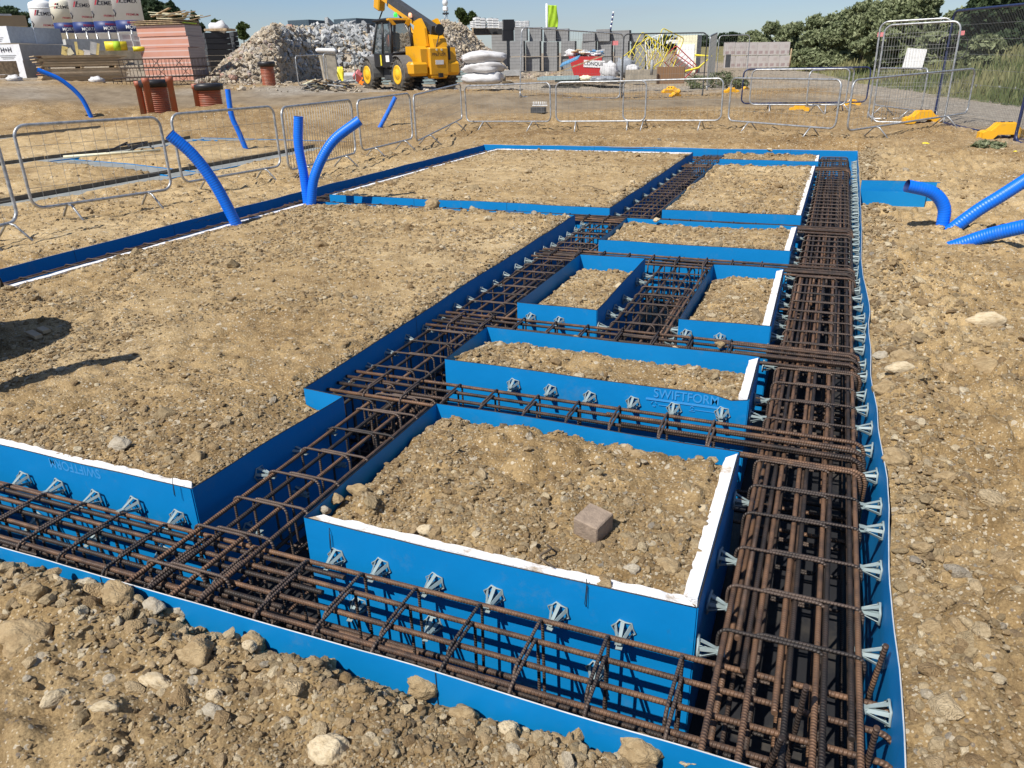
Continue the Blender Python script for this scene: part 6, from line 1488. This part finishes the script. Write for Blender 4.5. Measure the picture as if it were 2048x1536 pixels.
    mb = MB().mat('hiyellow'); mb.box((-1.14, .05, 1.15), (.012, .12, .4)); mb.mat('white').box((-1.14, -.55, 1.20), (.012, .30, .24)); mb.build('sticker', cab)
    MB().mat('black').box((-1.30, .65, 2.35), (.06, .2, .36), bev=.02).bar((-1.1, .55, 2.5), (-1.3, .65, 2.5), .02, 6).build('mirror', t)
    MB().mat('black').bar((.02, -2.35, 1.35), (.30, -2.30, 2.02), .02, 6).lathe([(.19, -.03), (.21, .0), (.19, .04), (.01, .05)], c=(.32, -2.30, 2.18), n=20, axis='y').build('mirror', t)
    for (x, y, m, nm) in ((-.72, -.72, 'beac_g', 'beacon'), (.02, -.55, 'beac_o', 'beacon')): MB().mat(m).lathe([(.07, 2.70), (.075, 2.80), (.05, 2.86), (.01, 2.87)], c=(x, y, 0), n=14).build(nm, t)
    # boom
    b0 = Vector((.30, -1.75, 2.22)); d = Vector((0, math.cos(R(20)), math.sin(R(20)))); up = Vector((0, -d.z, d.y))
    def boom(s0, s1, w_, h_, m, nm, off=0):
        mb = MB().mat(m); n = len(mb.v)
        for s in (s0, s1):
            for a_, b_ in ((-1, -1), (1, -1), (1, 1), (-1, 1)): mb.v.append(tuple(b0+d*s+Vector((a_*w_/2, 0, 0))+up*(b_*h_/2+off)))
        for f in ((0, 3, 2, 1), (4, 5, 6, 7), (0, 1, 5, 4), (1, 2, 6, 5), (2, 3, 7, 6), (3, 0, 4, 7)): mb.face([n+i for i in f])
        return mb.build(nm, t)
    boom(-.25, 3.6, .34, .40, 'dark', 'boom_section'); boom(-.15, 3.45, .36, .14, 'jcb', 'boom_plate', -.14); boom(3.5, 5.6, .26, .30, 'jcb', 'boom_section'); boom(5.5, 6.9, .20, .24, 'dark', 'boom_section')
    mb = MB().mat('jcb'); mb.bar((.28, -.9, 1.5), tuple(b0+d*2.2-up*.3), .075, 10).mat('galv').bar((.28, -.2, 1.9), tuple(b0+d*2.9-up*.25), .045, 10); mb.build('lift_ram', t)
    e = b0+d*4.6; mb = MB().mat('jcb'); mb.box(e-up*.35, (.34, .5, .6), (R(20), 0, 0), bev=.05).mat('dark').tube([e+Vector((.1, 0, -.1)), e+Vector((.15, .15, -.6)), e+Vector((0, .3, -1.0))], .03, 6); mb.build('boom_bracket', t)
    e = b0+d*6.9; mb = MB().mat('dark').box(e+Vector((0, .2, -.3)), (1.1, .12, .9), (.3, 0, 0), bev=.03); mb.box(e+Vector((-.35, .8, -.7)), (.12, 1.2, .05)).box(e+Vector((.35, .8, -.7)), (.12, 1.2, .05)); mb.build('fork_carriage', t)
    mb = MB().mat('dark').box((-.65, -.05, 1.55), (.5, .5, .14), bev=.04).box((-.65, -.32, 1.85), (.48, .12, .6), bev=.05); mb.build('seat', cab)
    # driver
    t.scale = (.90,)*3
    dr = thing('person', 'driver in an orange high visibility vest and dark cap sitting in the machine cab', 'person', org+Q @ Vector((-.65, 0, 1.62))*.9, rz); dr.scale = (.9,)*3
    bm = bmesh.new(); chain = [((0, -.08, 0), (.17, .13)), ((0, -.09, .22), (.16, .12)), ((0, -.08, .42), (.20, .12)), ((0, -.07, .54), (.10, .09)), ((0, -.05, .62), (.055, .055)), ((0, -.03, .70), (.085, .095)), ((0, -.03, .80), (.08, .095)), ((0, -.04, .88), (.03, .04))]
    me = bpy.data.meshes.new('b'); V_ = [c_[0] for c_ in chain]; E_ = [(i, i+1) for i in range(len(V_)-1)]; Rd = [c_[1] for c_ in chain]
    def add(parent_i, pts):
        j = parent_i
        for co, rr_ in pts: V_.append(co); Rd.append((rr_, rr_)); E_.append((j, len(V_)-1)); j = len(V_)-1
    for s in (-1, 1):
        add(2, [((s*.2, -.05, .44), .065), ((s*.26, .08, .22), .048), ((s*.20, .34, .22), .036), ((s*.18, .42, .24), .03)]); add(0, [((s*.11, .1, .0), .09), ((s*.13, .42, .02), .07), ((s*.13, .5, -.32), .05), ((s*.13, .62, -.36), .04)])
    me.from_pydata(V_, E_, []); ob = bpy.data.objects.new('body', me); COL.objects.link(ob); ob.parent = dr
    sk = ob.modifiers.new('skin', 'SKIN')
    for i, rr_ in enumerate(Rd): me.skin_vertices[0].data[i].radius = rr_
    me.skin_vertices[0].data[0].use_root = True
    ob.modifiers.new('sub', 'SUBSURF').levels = 1; ob.modifiers['sub'].render_levels = 1; me.materials.append(MT['ink'])
    MB().mat('hivis').lathe([(.20, .02), (.205, .2), (.235, .36), (.21, .46), (.11, .53)], c=(0, -.08, 0), n=20).build('vest', dr)
    MB().mat('skin').ell((0, -.02, .745), (.082, .098, .115), 14, 10).build('head', dr)
    MB().mat('ink').lathe([(.10, .78), (.105, .82), (.08, .88), (.01, .90)], c=(0, -.03, 0), n=16).build('cap', dr)
MT['guard'] = mat('mudguard_plastic', (.15, .145, .135), .6, var=.1)
MT['beac_g'] = mat('beacon_green', (.05, .6, .08), .3, emit=((.05, 1, .1), .6)); MT['beac_o'] = mat('beacon_orange', (.9, .45, .25), .3, emit=((1, .5, .3), .8))
telehandler()

# ---------------------------------------------------------------- containers, mast, right hand yard
GC = 'dark shipping containers behind the heap'
simple(580, 662, 39, 75, 72, 2.4, 'container', 'container', 'dark', R(55), 'shipping_container', 'dark blue grey container, left of the two behind the heap', 'container', .50, GC)
simple(671, 760, 36, 75, 70, 2.4, 'container', 'container', 'dark', R(50), 'shipping_container', 'dark blue grey container, right of the two behind the heap', 'container', .50, GC)
p, v, r, k = frame_at(893, 60, 60); zt = at_s(893, 2, 60).z; mb = MB().mat('galv')
for a in (-.12, .12): mb.bar(p+r*a, Vector((p.x, p.y, zt-.6))+r*a*.6, .03, 6)
for q in range(8): z = p.z+(zt-p.z-.8)*q/8; mb.bar(Vector((p.x, p.y, z))-r*.12, Vector((p.x, p.y, z+.3))+r*.12, .015, 5)
mb.mat('white').box((p.x, p.y, zt-.5), (.34, .3, .3), bev=.05).ell((p.x, p.y, zt-.1), (.2, .2, .25), 12, 8).mat('black').box((p.x, p.y, zt-.8), (.4, .2, .12)); local(mb, 'camera_mast', 'slim camera mast behind the heap', 'mast', p)
# grey block packs
GB2 = 'grey block packs in the yard'
words = {0: 'bottom', 1: 'middle', 2: 'upper'}
cols = [(1020, 'leftmost'), (1052, 'second'), (1087, 'third'), (1122, 'fourth'), (1163, 'fifth'), (1195, 'sixth'), (1228, 'seventh'), (1262, 'eighth')]
def bpack(x0, x1, yt, yb, s, lb, a=R(20), share=.82, m='block'):
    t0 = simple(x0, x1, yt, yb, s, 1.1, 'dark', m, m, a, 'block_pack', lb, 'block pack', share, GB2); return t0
for ci, (x, nm) in enumerate(cols):
    s = 60+ci*.5; w_ = 31
    for row, (yt, yb) in enumerate(((113, 142), (83, 112))):
        yt += ci*.0; bpack(x, x+w_, yt+random.uniform(-1.5, 1.5), yb, s+random.uniform(-.2, .2), '%s grey block pack of the %s column' % (words[row], nm), R(random.uniform(75, 83)), .12)
for i, (x0, x1, y0, y1) in enumerate(((1029, 1056, 54, 81), (1059, 1085, 54, 82), (1088, 1114, 54, 82), (1113, 1139, 57, 82), (1165, 1192, 66, 82), (1192, 1222, 58, 82), (1222, 1262, 60, 82), (1262, 1290, 68, 83))):
    bpack(x0, x1, y0, y1, 60.5+i*.4, 'grey block pack in the top row, number word %s from the left' % ['one', 'two', 'three', 'four', 'five', 'six', 'seven', 'eight'][i] if False else ['top row block pack above the leftmost columns', 'top row block pack second from the left', 'top row block pack under the lime flag', 'ragged top row block pack right of the flag', 'low top row block pack beyond the gap', 'top row block pack by the striped pole', 'broad top row block pack right of the striped pole', 'last low block pack at the right end of the top row'][i], R(80), .10)
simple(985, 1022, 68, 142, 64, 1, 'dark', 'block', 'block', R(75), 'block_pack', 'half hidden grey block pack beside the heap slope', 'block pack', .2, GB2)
# white trays and black crate on top
for i, (x0, x1, y0, y1, m) in enumerate(((946, 953, 41, 55, 'white'), (952, 961, 33, 56, 'white'), (962, 971, 35, 56, 'white'), (977, 986, 35, 56, 'white'), (986, 998, 36, 56, 'white'), (998, 1007, 42, 57, 'white'), (1031, 1041, 41, 54, 'white'), (1041, 1049, 42, 53, 'white'), (1049, 1058, 41, 53, 'white'))):
    p, v, r, k = frame_at(x0, y1, 61); h = at_s(x0, y0, 61).z-p.z; mb = MB(); n = 4
    for q in range(n): cbox(mb, p, v, r, R(15), (x1-x0)*k, .8, h/n*.72, m, 'white', m, z0=h*q/n)
    mb.mat('grey').box(p+r*(x1-x0)*k*.5+v*.3+Vector((0, 0, h*.5)), (.3, .3, h*.96), (0, 0, 0))
    local(mb, 'tray_stack', ['small leftmost white tray stack on the yard rack', 'tall white tray stack second from the left on the rack', 'white tray stack third from the left on the rack', 'white tray stack in the middle of the rack', 'wide white tray stack right of the middle', 'white tray stack touching the black crate from the left', 'white tray stack just right of the black crate', 'white tray stack second right of the black crate', 'rightmost white tray stack on the grey packs'][i], 'trays', p, 'white plastic tray stacks on the yard packs')
for i, (x0, x1, y0, y1, lb) in enumerate(((1005, 1029, 39, 60, 'black crate on top of the yard packs'), (1004, 1028, 60, 82, 'black crate under the topmost black one'))):
    simple(x0, x1, y0, y1, 60.8, 1, 'black', 'dark', 'black', R(15), 'crate', lb, 'crate', .9, 'black crates in the yard')
simple(944, 1005, 56, 70, 62, 2, 'dark', 'wood', 'wood', R(10), 'rack', 'dark metal rack under the white trays', 'rack', .95)
# flag and striped pole
p, v, r, k = frame_at(1093.5, 56, 66); zt = at_s(1093, 10, 66).z; t = thing('flag', 'lime green feather flag on a white pole above the block packs', 'flag', p)
MB().mat('white').bar(p-Vector((0, 0, 2)), Vector((p.x, p.y, zt+.1)), .09, 8).build('pole', t, True)
h = zt-p.z; mb = MB().mat('lime'); mb.sheet([p+r*.1, p+r*.85, p+r*.85+Vector((0, 0, h*.97)), p+r*.1+Vector((0, 0, h))], 14, 20, lambda q, a, b_: q+v*(.10*a*math.sin(5*a+5*b_)+.03*math.sin(11*a-7*b_))+r*(.06*math.sin(5*b_)*a)); fl = mb.build('cloth', t, True); fl.modifiers.new('s', 'SOLIDIFY').thickness = .01
p, v, r, k = frame_at(1221, 60, 64); q_ = at_s(1227, 23, 64); mb = MB(); n = 8
for i in range(n): mb.mat('white' if i % 2 else 'navy').bar(p.lerp(q_, i/n), p.lerp(q_, (i+1)/n), .07, 8)
local(mb, 'striped_pole', 'raised striped barrier pole above the block packs', 'barrier pole', p)
# pallet of kerbs, skip, rubble bags, planks
simple(998, 1040, 141, 160, 28.5, .9, 'lgrey', 'grey', 'lgrey', R(15), 'kerb_pallet', 'grey concrete kerbs on a pallet right of the white sacks', 'pallet', .85, pallet=True)
p, v, r, k = frame_at(1006, 162, 28.0); mb = MB().mat('conc_edge').lathe([(.10, 0), (.10, .2), (.08, .2), (.07, .1)], n=16); o = mb.build('pot'); o.location = p; tag(o, 'small round grey pot before the kerb pallet', 'pot')
p, v, r, k = frame_at(1170, 152, 44); t = thing('skip', 'red open skip heaped with waste, white name board on its side', 'skip', p)
mb = MB().mat('red'); W_ = 66*k; mb.prism([(-W_/2, 1.0), (-W_*.33, 0), (W_*.46, 0), (W_/2, .95)], 'y', 0, 1.7); o = mb.build('tub', t); o.rotation_euler = (0, 0, -math.atan2(v.x, v.y))
mb = MB().mat('white').box((.45, -.02, .62), (42*k, .02, 13*k)); put_text(mb, 'CONQUIP', 9*k, lambda q: Vector((.45+q.x, -.035, .62+q.y)), 'ink'); o = mb.build('name_board', t); o.rotation_euler = (0, .06, -math.atan2(v.x, v.y))
mb = MB()
for q in range(30): mb.mat(random.choice(['whitebag', 'bluesheet', 'wood', 'white', 'whitebag'])).box((random.uniform(-.9, .9), random.uniform(.2, 1.5), 1.0+random.uniform(0, .22)), (random.uniform(.3, 1.0), random.uniform(.2, .5), .06), (random.uniform(-.3, .3), random.uniform(-.3, .3), random.uniform(-1, 1)))
o = mb.build('waste', t); o.rotation_euler = (0, 0, -math.atan2(v.x, v.y))
p, v, r, k = frame_at(1100, 160, 36); mb = MB().mat('wood').box(p+r*1.1+Vector((0, 0, .55)), (2.6, .12, .05), (0, -.30, -math.atan2(v.x, v.y))).mat('bluesheet').box(p+r*.9+v*.6+Vector((0, 0, .75)), (.9, .5, .05), (.3, -.35, 0)); local(mb, 'plank', 'long plank leaning up towards the red skip', 'plank', p)
for i, (x0, x1, y0, y1, lb) in enumerate(((1075, 1150, 153, 160, 'grey green beams lying flat in front of the skip, left bundle'), (1110, 1200, 156, 163, 'grey green beams lying flat in front of the skip, right bundle'))):
    p, v, r, k = frame_at(x0, y1+1, 34+i); mb = MB()
    for q in range(3): cbox(mb, p+v*.35*q+r*.1*q, v, r, R(4), (x1-x0)*k, .2, (y1-y0)*k*(.8+.1*q), 'teal', 'grey', 'teal')
    local(mb, 'beams', lb, 'beams', p)
P = quad_pts(90, 1030, 1130, 146, 158); n = len(P); sz = .10*np.exp(rg.normal(0, .4, n)); P[:, 2] += sz*.5
scatter('mixed_waste', P, rg.uniform(-.6, .6, (n, 3))*[1, 1, 5], np.repeat(sz[:, None], 3, 1), rg.integers(0, 9, n), chunks, 'low heap of broken waste between the sacks and the skip', 'waste')
def bag(px, py, s, rx, rz_, lb, m='whitebag', se=0):
    p, v, r, k = frame_at(px, py, s); mb = MB().mat(m); mb.ell(p+Vector((0, 0, rz_*k*.8)), (rx*k, rx*k*.8, rz_*k), 22, 14, lambda d: 1+.16*math.sin(6*d.x+se)*math.cos(5*d.y-se)+.10*math.sin(13*d.z+7*d.x+se)); local(mb, 'rubble_sack', lb, 'sack', p, 'torn white sacks near the skip')
bag(1218, 158, 37, 18, 17, 'torn white sack right of the skip', se=1); bag(1250, 150, 37.5, 19, 18, 'tall crumpled grey white sack beside the yellow tangle', 'shadegrey', 2); bag(1265, 146, 36.5, 13, 9, 'small white sack under the yellow tangle', se=3)
bag(1172, 162, 35, 14, 6, 'flat cream and orange sack in front of the skip', 'cream', 4); bag(1205, 164, 35, 34, 6, 'long flat grey sheet heap in front of the skip', 'shadegrey', 5)
# tangle of folded barriers
def bent_frame(p, v, r, w_, h, rot, m, bars=6, rad=.022):
    Q = rot; mb = MB().mat(m); mb.tube([p+Q @ Vector((x, 0, z)) for x, z in rrect(-w_/2, w_/2, 0, h, .12, 4)], rad, 6, closed=True)
    for i in range(1, bars): x = -w_/2+w_*i/bars; mb.bar(p+Q @ Vector((x, 0, 0)), p+Q @ Vector((x, 0, h)), rad*.5, 5)
    return mb
for i, (px, py, w_, h, e, m, lb) in enumerate(((1280, 140, 1.5, 1.5, (-.3, .55, .2), 'hiyellow', 'yellow frame on top of the tangle of discarded barriers'), (1296, 142, 1.7, 1.2, (.2, -.6, -.3), 'hiyellow', 'yellow barred frame at the left of the tangle'),
    (1318, 142, 1.3, 1.7, (.1, .35, .6), 'hiyellow', 'bright yellow bent frame in the middle of the tangle'), (1312, 144, .9, 1.6, (-.2, -.25, -.5), 'white', 'white bent tube frame in the tangle'), (1345, 140, 1.4, .9, (.5, .7, .3), 'red', 'red barred frame at the right of the tangle'),
    (1362, 138, 1.3, .6, (.9, .6, .1), 'red', 'red and white folded sign frame lying right of the tangle'))):
    p, v, r, k = frame_at(px, py, 38+i*.3); Q = (Matrix.Rotation(-math.atan2(v.x, v.y), 3, 'Z') @ Euler(e).to_matrix()); mb = bent_frame(p, v, r, w_, h, Q, m, 7)
    if 'sign' in lb: mb.mat('white').box(p+Q @ Vector((0, -.03, .3)), (.9, .03, .4), tuple(Q.to_euler()))
    local(mb, 'discarded_barrier', lb, 'barrier', p, 'tangle of discarded plastic and steel barriers')
p, v, r, k = frame_at(1392, 148, 36); mb = MB().mat('hiyellow').tube([p-r*1.0, p+r*.1+Vector((0, 0, .25)), p+r*.6+Vector((0, 0, .7)), p-r*.1+Vector((0, 0, .75))], .045, 6); local(mb, 'yellow_tube', 'bent pale yellow tube right of the brown boards', 'tube', p)
simple(1250, 1312, 140, 168, 33, .3, 'conc_edge', 'conc_edge', 'conc_edge', R(8), 'board', 'grey weathered board forming the left half of the low screen', 'board', .97)
simple(1312, 1366, 134, 168, 32.4, .3, 'brownboard', 'brownboard', 'wood', R(-6), 'board', 'brown ribbed board forming the right half of the low screen', 'board', .99)
p, v, r, k = frame_at(1303, 150, 32); mb = MB().mat('grey').bar(p, p+Vector((0, 0, 28*k)), .06, 8); local(mb, 'post', 'short grey post in front of the low screen', 'post', p)
# cream cabinet
p, v, r, k = frame_at(1390, 145, 46); h = at_s(1390, 70, 46).z-p.z; t = thing('cabinet', 'tall cream cabinet standing on the gravel beyond the mesh panels', 'cabinet', p); mb = MB(); cbox(mb, p, v, r, R(72), 1.3*.62, 38*k/math.sin(R(72)), h, 'grey', 'cream', 'cream'); mb.build('housing', t, True)
mb = MB().mat('white'); dL = -r*math.sin(R(72))+v*math.cos(R(72)); c = p+dL*.6+Vector((0, 0, h*.45)); mb.box(c-v*.02, (1.0, .03, h*.62), (0, 0, math.atan2(dL.y, dL.x))); mb.build('door', t, True)
p, v, r, k = frame_at(1355, 91, 150); t = thing('parked_car', 'white parked car far behind the cabinet', 'car', p, rz=-math.atan2(v.x, v.y))
mb = MB().mat('white').prism([(-2.0, .35), (-2.0, .8), (-1.5, .95), (-1.0, 1.4), (.4, 1.42), (1.1, .98), (1.9, .8), (2.0, .35)], 'y', -.8, .8); mb.build('body', t); MB().mat('ink').prism([(-1.35, .97), (-.95, 1.32), (.35, 1.34), (.95, .97)], 'y', -.82, .82).build('windows', t)
for x in (-1.25, 1.2): MB().mat('rubber').lathe([(.32, -.85), (.32, .85), (.01, .86)], c=(x, 0, .33), n=16, axis='y').build('wheel', t)
# wrapped maroon packs by the hedge
GW = 'maroon striped wrapped packs by the hedge'
for i, (x0, x1) in enumerate(((1446, 1468), (1469, 1490), (1491, 1512), (1513, 1534), (1535, 1556), (1557, 1577))):
    for row, (y0, y1) in enumerate(((112, 136), (85, 111))):
        simple(x0, x1, y0-i*.2+(0 if row == 0 else 0), y1-i*.2, 52-i*.6, 1, 'packr', 'packr', 'whitebag', R(12), 'wrapped_pack', '%s row, %s wrapped pack by the hedge counted from its open left end' % (('bottom', 'top')[row], ['first', 'second', 'third', 'fourth', 'fifth', 'last'][i]), 'pack', .93, GW)
p, v, r, k = frame_at(1579, 134, 48); mb = MB().mat('wood').bar(p, p+Vector((0, 0, 34*k)), .04, 6); local(mb, 'stake', 'thin wooden stake at the right end of the wrapped packs', 'stake', p)
# grey pipe on the verge
a, b_ = hit(1946, 181), hit(2160, 196); mb = MB().mat('grey').tube([a+Vector((0, 0, .1)), b_+Vector((0, 0, .1))], .09, 12); local(mb, 'grey_pipe', 'long grey pipe lying along the verge at the right edge', 'pipe', a)

# ================================================================ plants
def leaf_mesh(name, crowns, nleaf, size, m, trunk=None, seed=0, flat=1.0, up=0.0, gap=.35):
    """crowns: list of (centre, radii). returns crown mesh built of small leaf faces clustered in clumps"""
    rg_ = np.random.default_rng(seed); C = []; T = []; tot = sum(c[1][0]*c[1][1]*c[1][2] for c in crowns)
    for c, rd_ in crowns:
        n = max(20, int(nleaf*rd_[0]*rd_[1]*rd_[2]/tot)); nc = max(6, n//28); d = rg_.normal(size=(nc, 3)); d /= np.linalg.norm(d, axis=1)[:, None]
        rr_ = rg_.uniform(.45, 1.05, nc)**.6; cc = np.array(c)+d*rr_[:, None]*np.array(rd_)
        tone = np.clip(.45+.25*rg_.normal(size=nc), 0, 1); pick = rg_.integers(0, nc, n)
        C.append(cc[pick]+rg_.normal(size=(n, 3))*np.array(rd_)*.13); T.append(np.clip(tone[pick]+rg_.normal(size=n)*.18, 0, 1))
    C = np.concatenate(C); T = np.concatenate(T); n = len(C)
    a = rg_.normal(size=(n, 3)); a /= np.linalg.norm(a, axis=1)[:, None]; b__ = np.cross(a, rg_.normal(size=(n, 3))); b__ /= np.linalg.norm(b__, axis=1)[:, None]
    s = size*rg_.uniform(.6, 1.5, (n, 1)); V = np.stack([C-a*s, C+b__*s*.5, C+a*s, C-b__*s*.5], 1).reshape(-1, 3); F = np.arange(4*n).reshape(n, 4)
    me = npmesh(name, V, F, [m], smooth=False); at = me.attributes.new('tone', 'FLOAT', 'FACE'); at.data.foreach_set('value', T.astype(np.float32)); return me
def tree(px, ytop, ybase, s, w_px, label, m='leaf', group='trees and tall bushes round the yard', seed=1, blobs=7, leaf=.16, n=9000, trunk_h=.25, ground=None):
    p, v, r, k = frame_at(px, ybase, s); H_ = at_s(px, ytop, s).z-p.z; W_ = w_px*k/2; t = thing('tree', label, 'tree', p, group=group); rs = random.Random(seed); cr_ = []
    for i in range(blobs):
        a = rs.uniform(0, 6.28); q = rs.uniform(.0, .62); z = rs.uniform(trunk_h+.12, .86); q *= (1.15-abs(z-.5)); cr_.append(((math.cos(a)*q*W_, math.sin(a)*q*W_, z*H_), (W_*rs.uniform(.3, .48), W_*rs.uniform(.3, .48), H_*rs.uniform(.10, .2))))
    cr_.append(((0, 0, H_*.84), (W_*.36, W_*.36, H_*.15)))
    me = leaf_mesh('crown', cr_, n, leaf, m, seed=seed); o = bpy.data.objects.new('crown', me); COL.objects.link(o); o.parent = t
    tb = MB().mat('bark'); tb.tube([(0, 0, -.3), (.03*H_, 0, H_*.3), (-.02*H_, .02*H_, H_*.75)], [.035*H_, .024*H_, .006*H_], 8)
    for c, rd_ in cr_[:6]: tb.tube([(0.01*H_, 0, H_*rs.uniform(.2, .45)), (c[0]*.5, c[1]*.5, c[2]*.75), c], [.014*H_, .009*H_, .003*H_], 5)
    tb.build('trunk', t); return t
for i, a in enumerate([(20, 13, 70, 95, 110, 'broad dark tree behind the left block packs', 'leafdark', 12, 9000), (312, -2, 78, 95, 74, 'tall dark tree just right of the silos', 'leafdark', 10, 9000), (352, 6, 78, 96, 40, 'narrower dark tree above the pink brick pack', 'leafdark', 8, 6000), (284, 5, 78, 97, 34, 'dark tree peeping out beside the nearest silo', 'leafdark', 7, 5000),
    (398, 28, 80, 96, 30, 'small tree behind the right side of the brick pack', 'leafdark', 6, 3000), (437, 40, 80, 100, 34, 'pale green bush tree above the black crates', 'leaf', 6, 3000), (488, 45, 85, 100, 40, 'light bush tree left of the rubble heap top', 'leaf', 6, 3000),
    (925, 18, 65, 95, 34, 'pale green tree right of the camera mast', 'leaf', 8, 4000), (945, 24, 65, 96, 24, 'small tree beside the pale one by the mast', 'leaf', 6, 3000)]):
    tree(a[0], a[1], a[2], a[3], a[4], a[5], a[6], seed=20+i, blobs=a[7], n=a[8], leaf=.22)
for i, (px, yt, w_) in enumerate(((1330, 74, 60), (1400, 73, 50), (1442, 70, 30), (1462, 66, 16), (1290, 78, 50), (1480, 72, 26))):
    tree(px, yt, 98, 160, w_*1.3, ['low far tree on the horizon left of the cabinet', 'low far tree on the horizon right of the cabinet', 'low far tree before the hedge', 'small pointed far tree before the hedge', 'low far tree on the horizon above the yellow tangle', 'far tree touching the hedge end'][i], 'leafdark', seed=60+i, blobs=5, n=1800, leaf=.5, group='low far trees on the horizon', trunk_h=0)
HL = [(1500, 62, 128, 62, 70), (1536, 42, 130, 58, 90), (1580, 44, 130, 56, 90), (1628, 28, 128, 52, 110), (1672, 20, 128, 50, 110), (1720, 2, 126, 46, 130), (1778, -8, 124, 44, 140), (1830, -10, 122, 42, 120), (1905, 15, 128, 41, 110), (1945, -18, 122, 39, 130), (2000, -35, 122, 38, 160), (2060, -45, 124, 37, 170), (2130, -40, 126, 35, 170), (1760, 60, 138, 41, 120), (1650, 62, 136, 47, 110), (1860, 66, 140, 38, 120), (1960, 72, 142, 35, 130)]
hn = ['lowest bush at the left end of the hedge', 'rounded bush second from the left end of the hedge', 'bush of the hedge above the wrapped packs', 'grey green bush left of the hedge middle', 'tall bush nearing the hedge middle', 'tall bush at the hedge middle, its top near the photo top', 'tallest bush left of the sky gap', 'bush just left of the sky gap', 'low bush closing the sky gap', 'tall tree right of the sky gap', 'tall tree above the navy fence panel', 'rightmost tall tree in view', 'tree beyond the right picture edge', 'lower front bush left of the mesh panels', 'lower front bush behind the wrapped packs end', 'lower front bush behind the tall mesh panels', 'lower front bush at the right under the tall trees']
for i, (px, yt, yb, s, w_) in enumerate(HL):
    tree(px, yt, yb, s, w_, hn[i], 'leafdark' if i in (9, 10, 11, 12) else 'hedge', seed=80+i, blobs=10, n=15000, leaf=.10, group='bushes and trees of the hedge', trunk_h=-.05)
# tall grass on the bank
rg = np.random.default_rng(9); N_ = 46000; u = rg.random(N_); L_ = np.linalg.norm(BK1-BK0)
t_ = -.45+u**1.5*1.5; d_ = .2+rg.random(N_)**1.2*8.5; gx = BK0[0]+BKD[0]*t_*L_+BKD[1]*d_; gy = BK0[1]+BKD[1]*t_*L_-BKD[0]*d_
gz = tz(gx, gy); hgt = rg.uniform(.25, .62, N_)*np.clip(d_/1.5, .25, 1)*(1+fbm(gx, gy, 3, 3, 5)*.9); az_ = rg.uniform(0, 6.28, N_); wd = rg.uniform(.018, .05, N_)*1.3
ln = rg.normal(0, .16, (N_, 2))*hgt[:, None]; B0 = np.stack([gx, gy, gz-.05], 1); sd_ = np.stack([np.cos(az_)*wd, np.sin(az_)*wd, 0*wd], 1); tp = B0+np.stack([ln[:, 0], ln[:, 1], hgt], 1)
V = np.stack([B0-sd_, B0+sd_, tp+sd_*.25, tp-sd_*.25], 1).reshape(-1, 3); me = npmesh('tall_grass', V, np.arange(4*N_).reshape(-1, 4), ['straw'], smooth=False)
tn = np.clip(.5+fbm(gx, gy, 2.2, 4, 15)*1.6+rg.normal(0, .12, N_), 0, 1); at = me.attributes.new('tone', 'FLOAT', 'FACE'); at.data.foreach_set('value', tn.astype(np.float32))
o = bpy.data.objects.new('tall_grass', me); COL.objects.link(o); tag(o, 'tall dry grass and weeds on the bank along the road', 'grass', kind='stuff')
# weeds by the far mesh panels
for i, (px, py, w_, h_, lb) in enumerate(((1395, 178, 44, 30, 'grey green weeds left of the far mesh panel post'), (1440, 176, 50, 34, 'tall weeds with yellow flecks in front of the far mesh panels'), (1478, 178, 34, 24, 'weeds right of the far mesh panels'), (1975, 296, 60, 12, 'scrappy low weeds by the right yellow foot'))):
    p = hit(px, py); k = mpp(p); me = leaf_mesh('weeds', [((0, 0, h_*k*.45), (w_*k/2, w_*k/3, h_*k*.5))], 1500 if i < 3 else 500, .035, 'weed', seed=200+i); o = bpy.data.objects.new('weeds', me); COL.objects.link(o); o.location = p; tag(o, lb, 'weeds', kind='stuff')
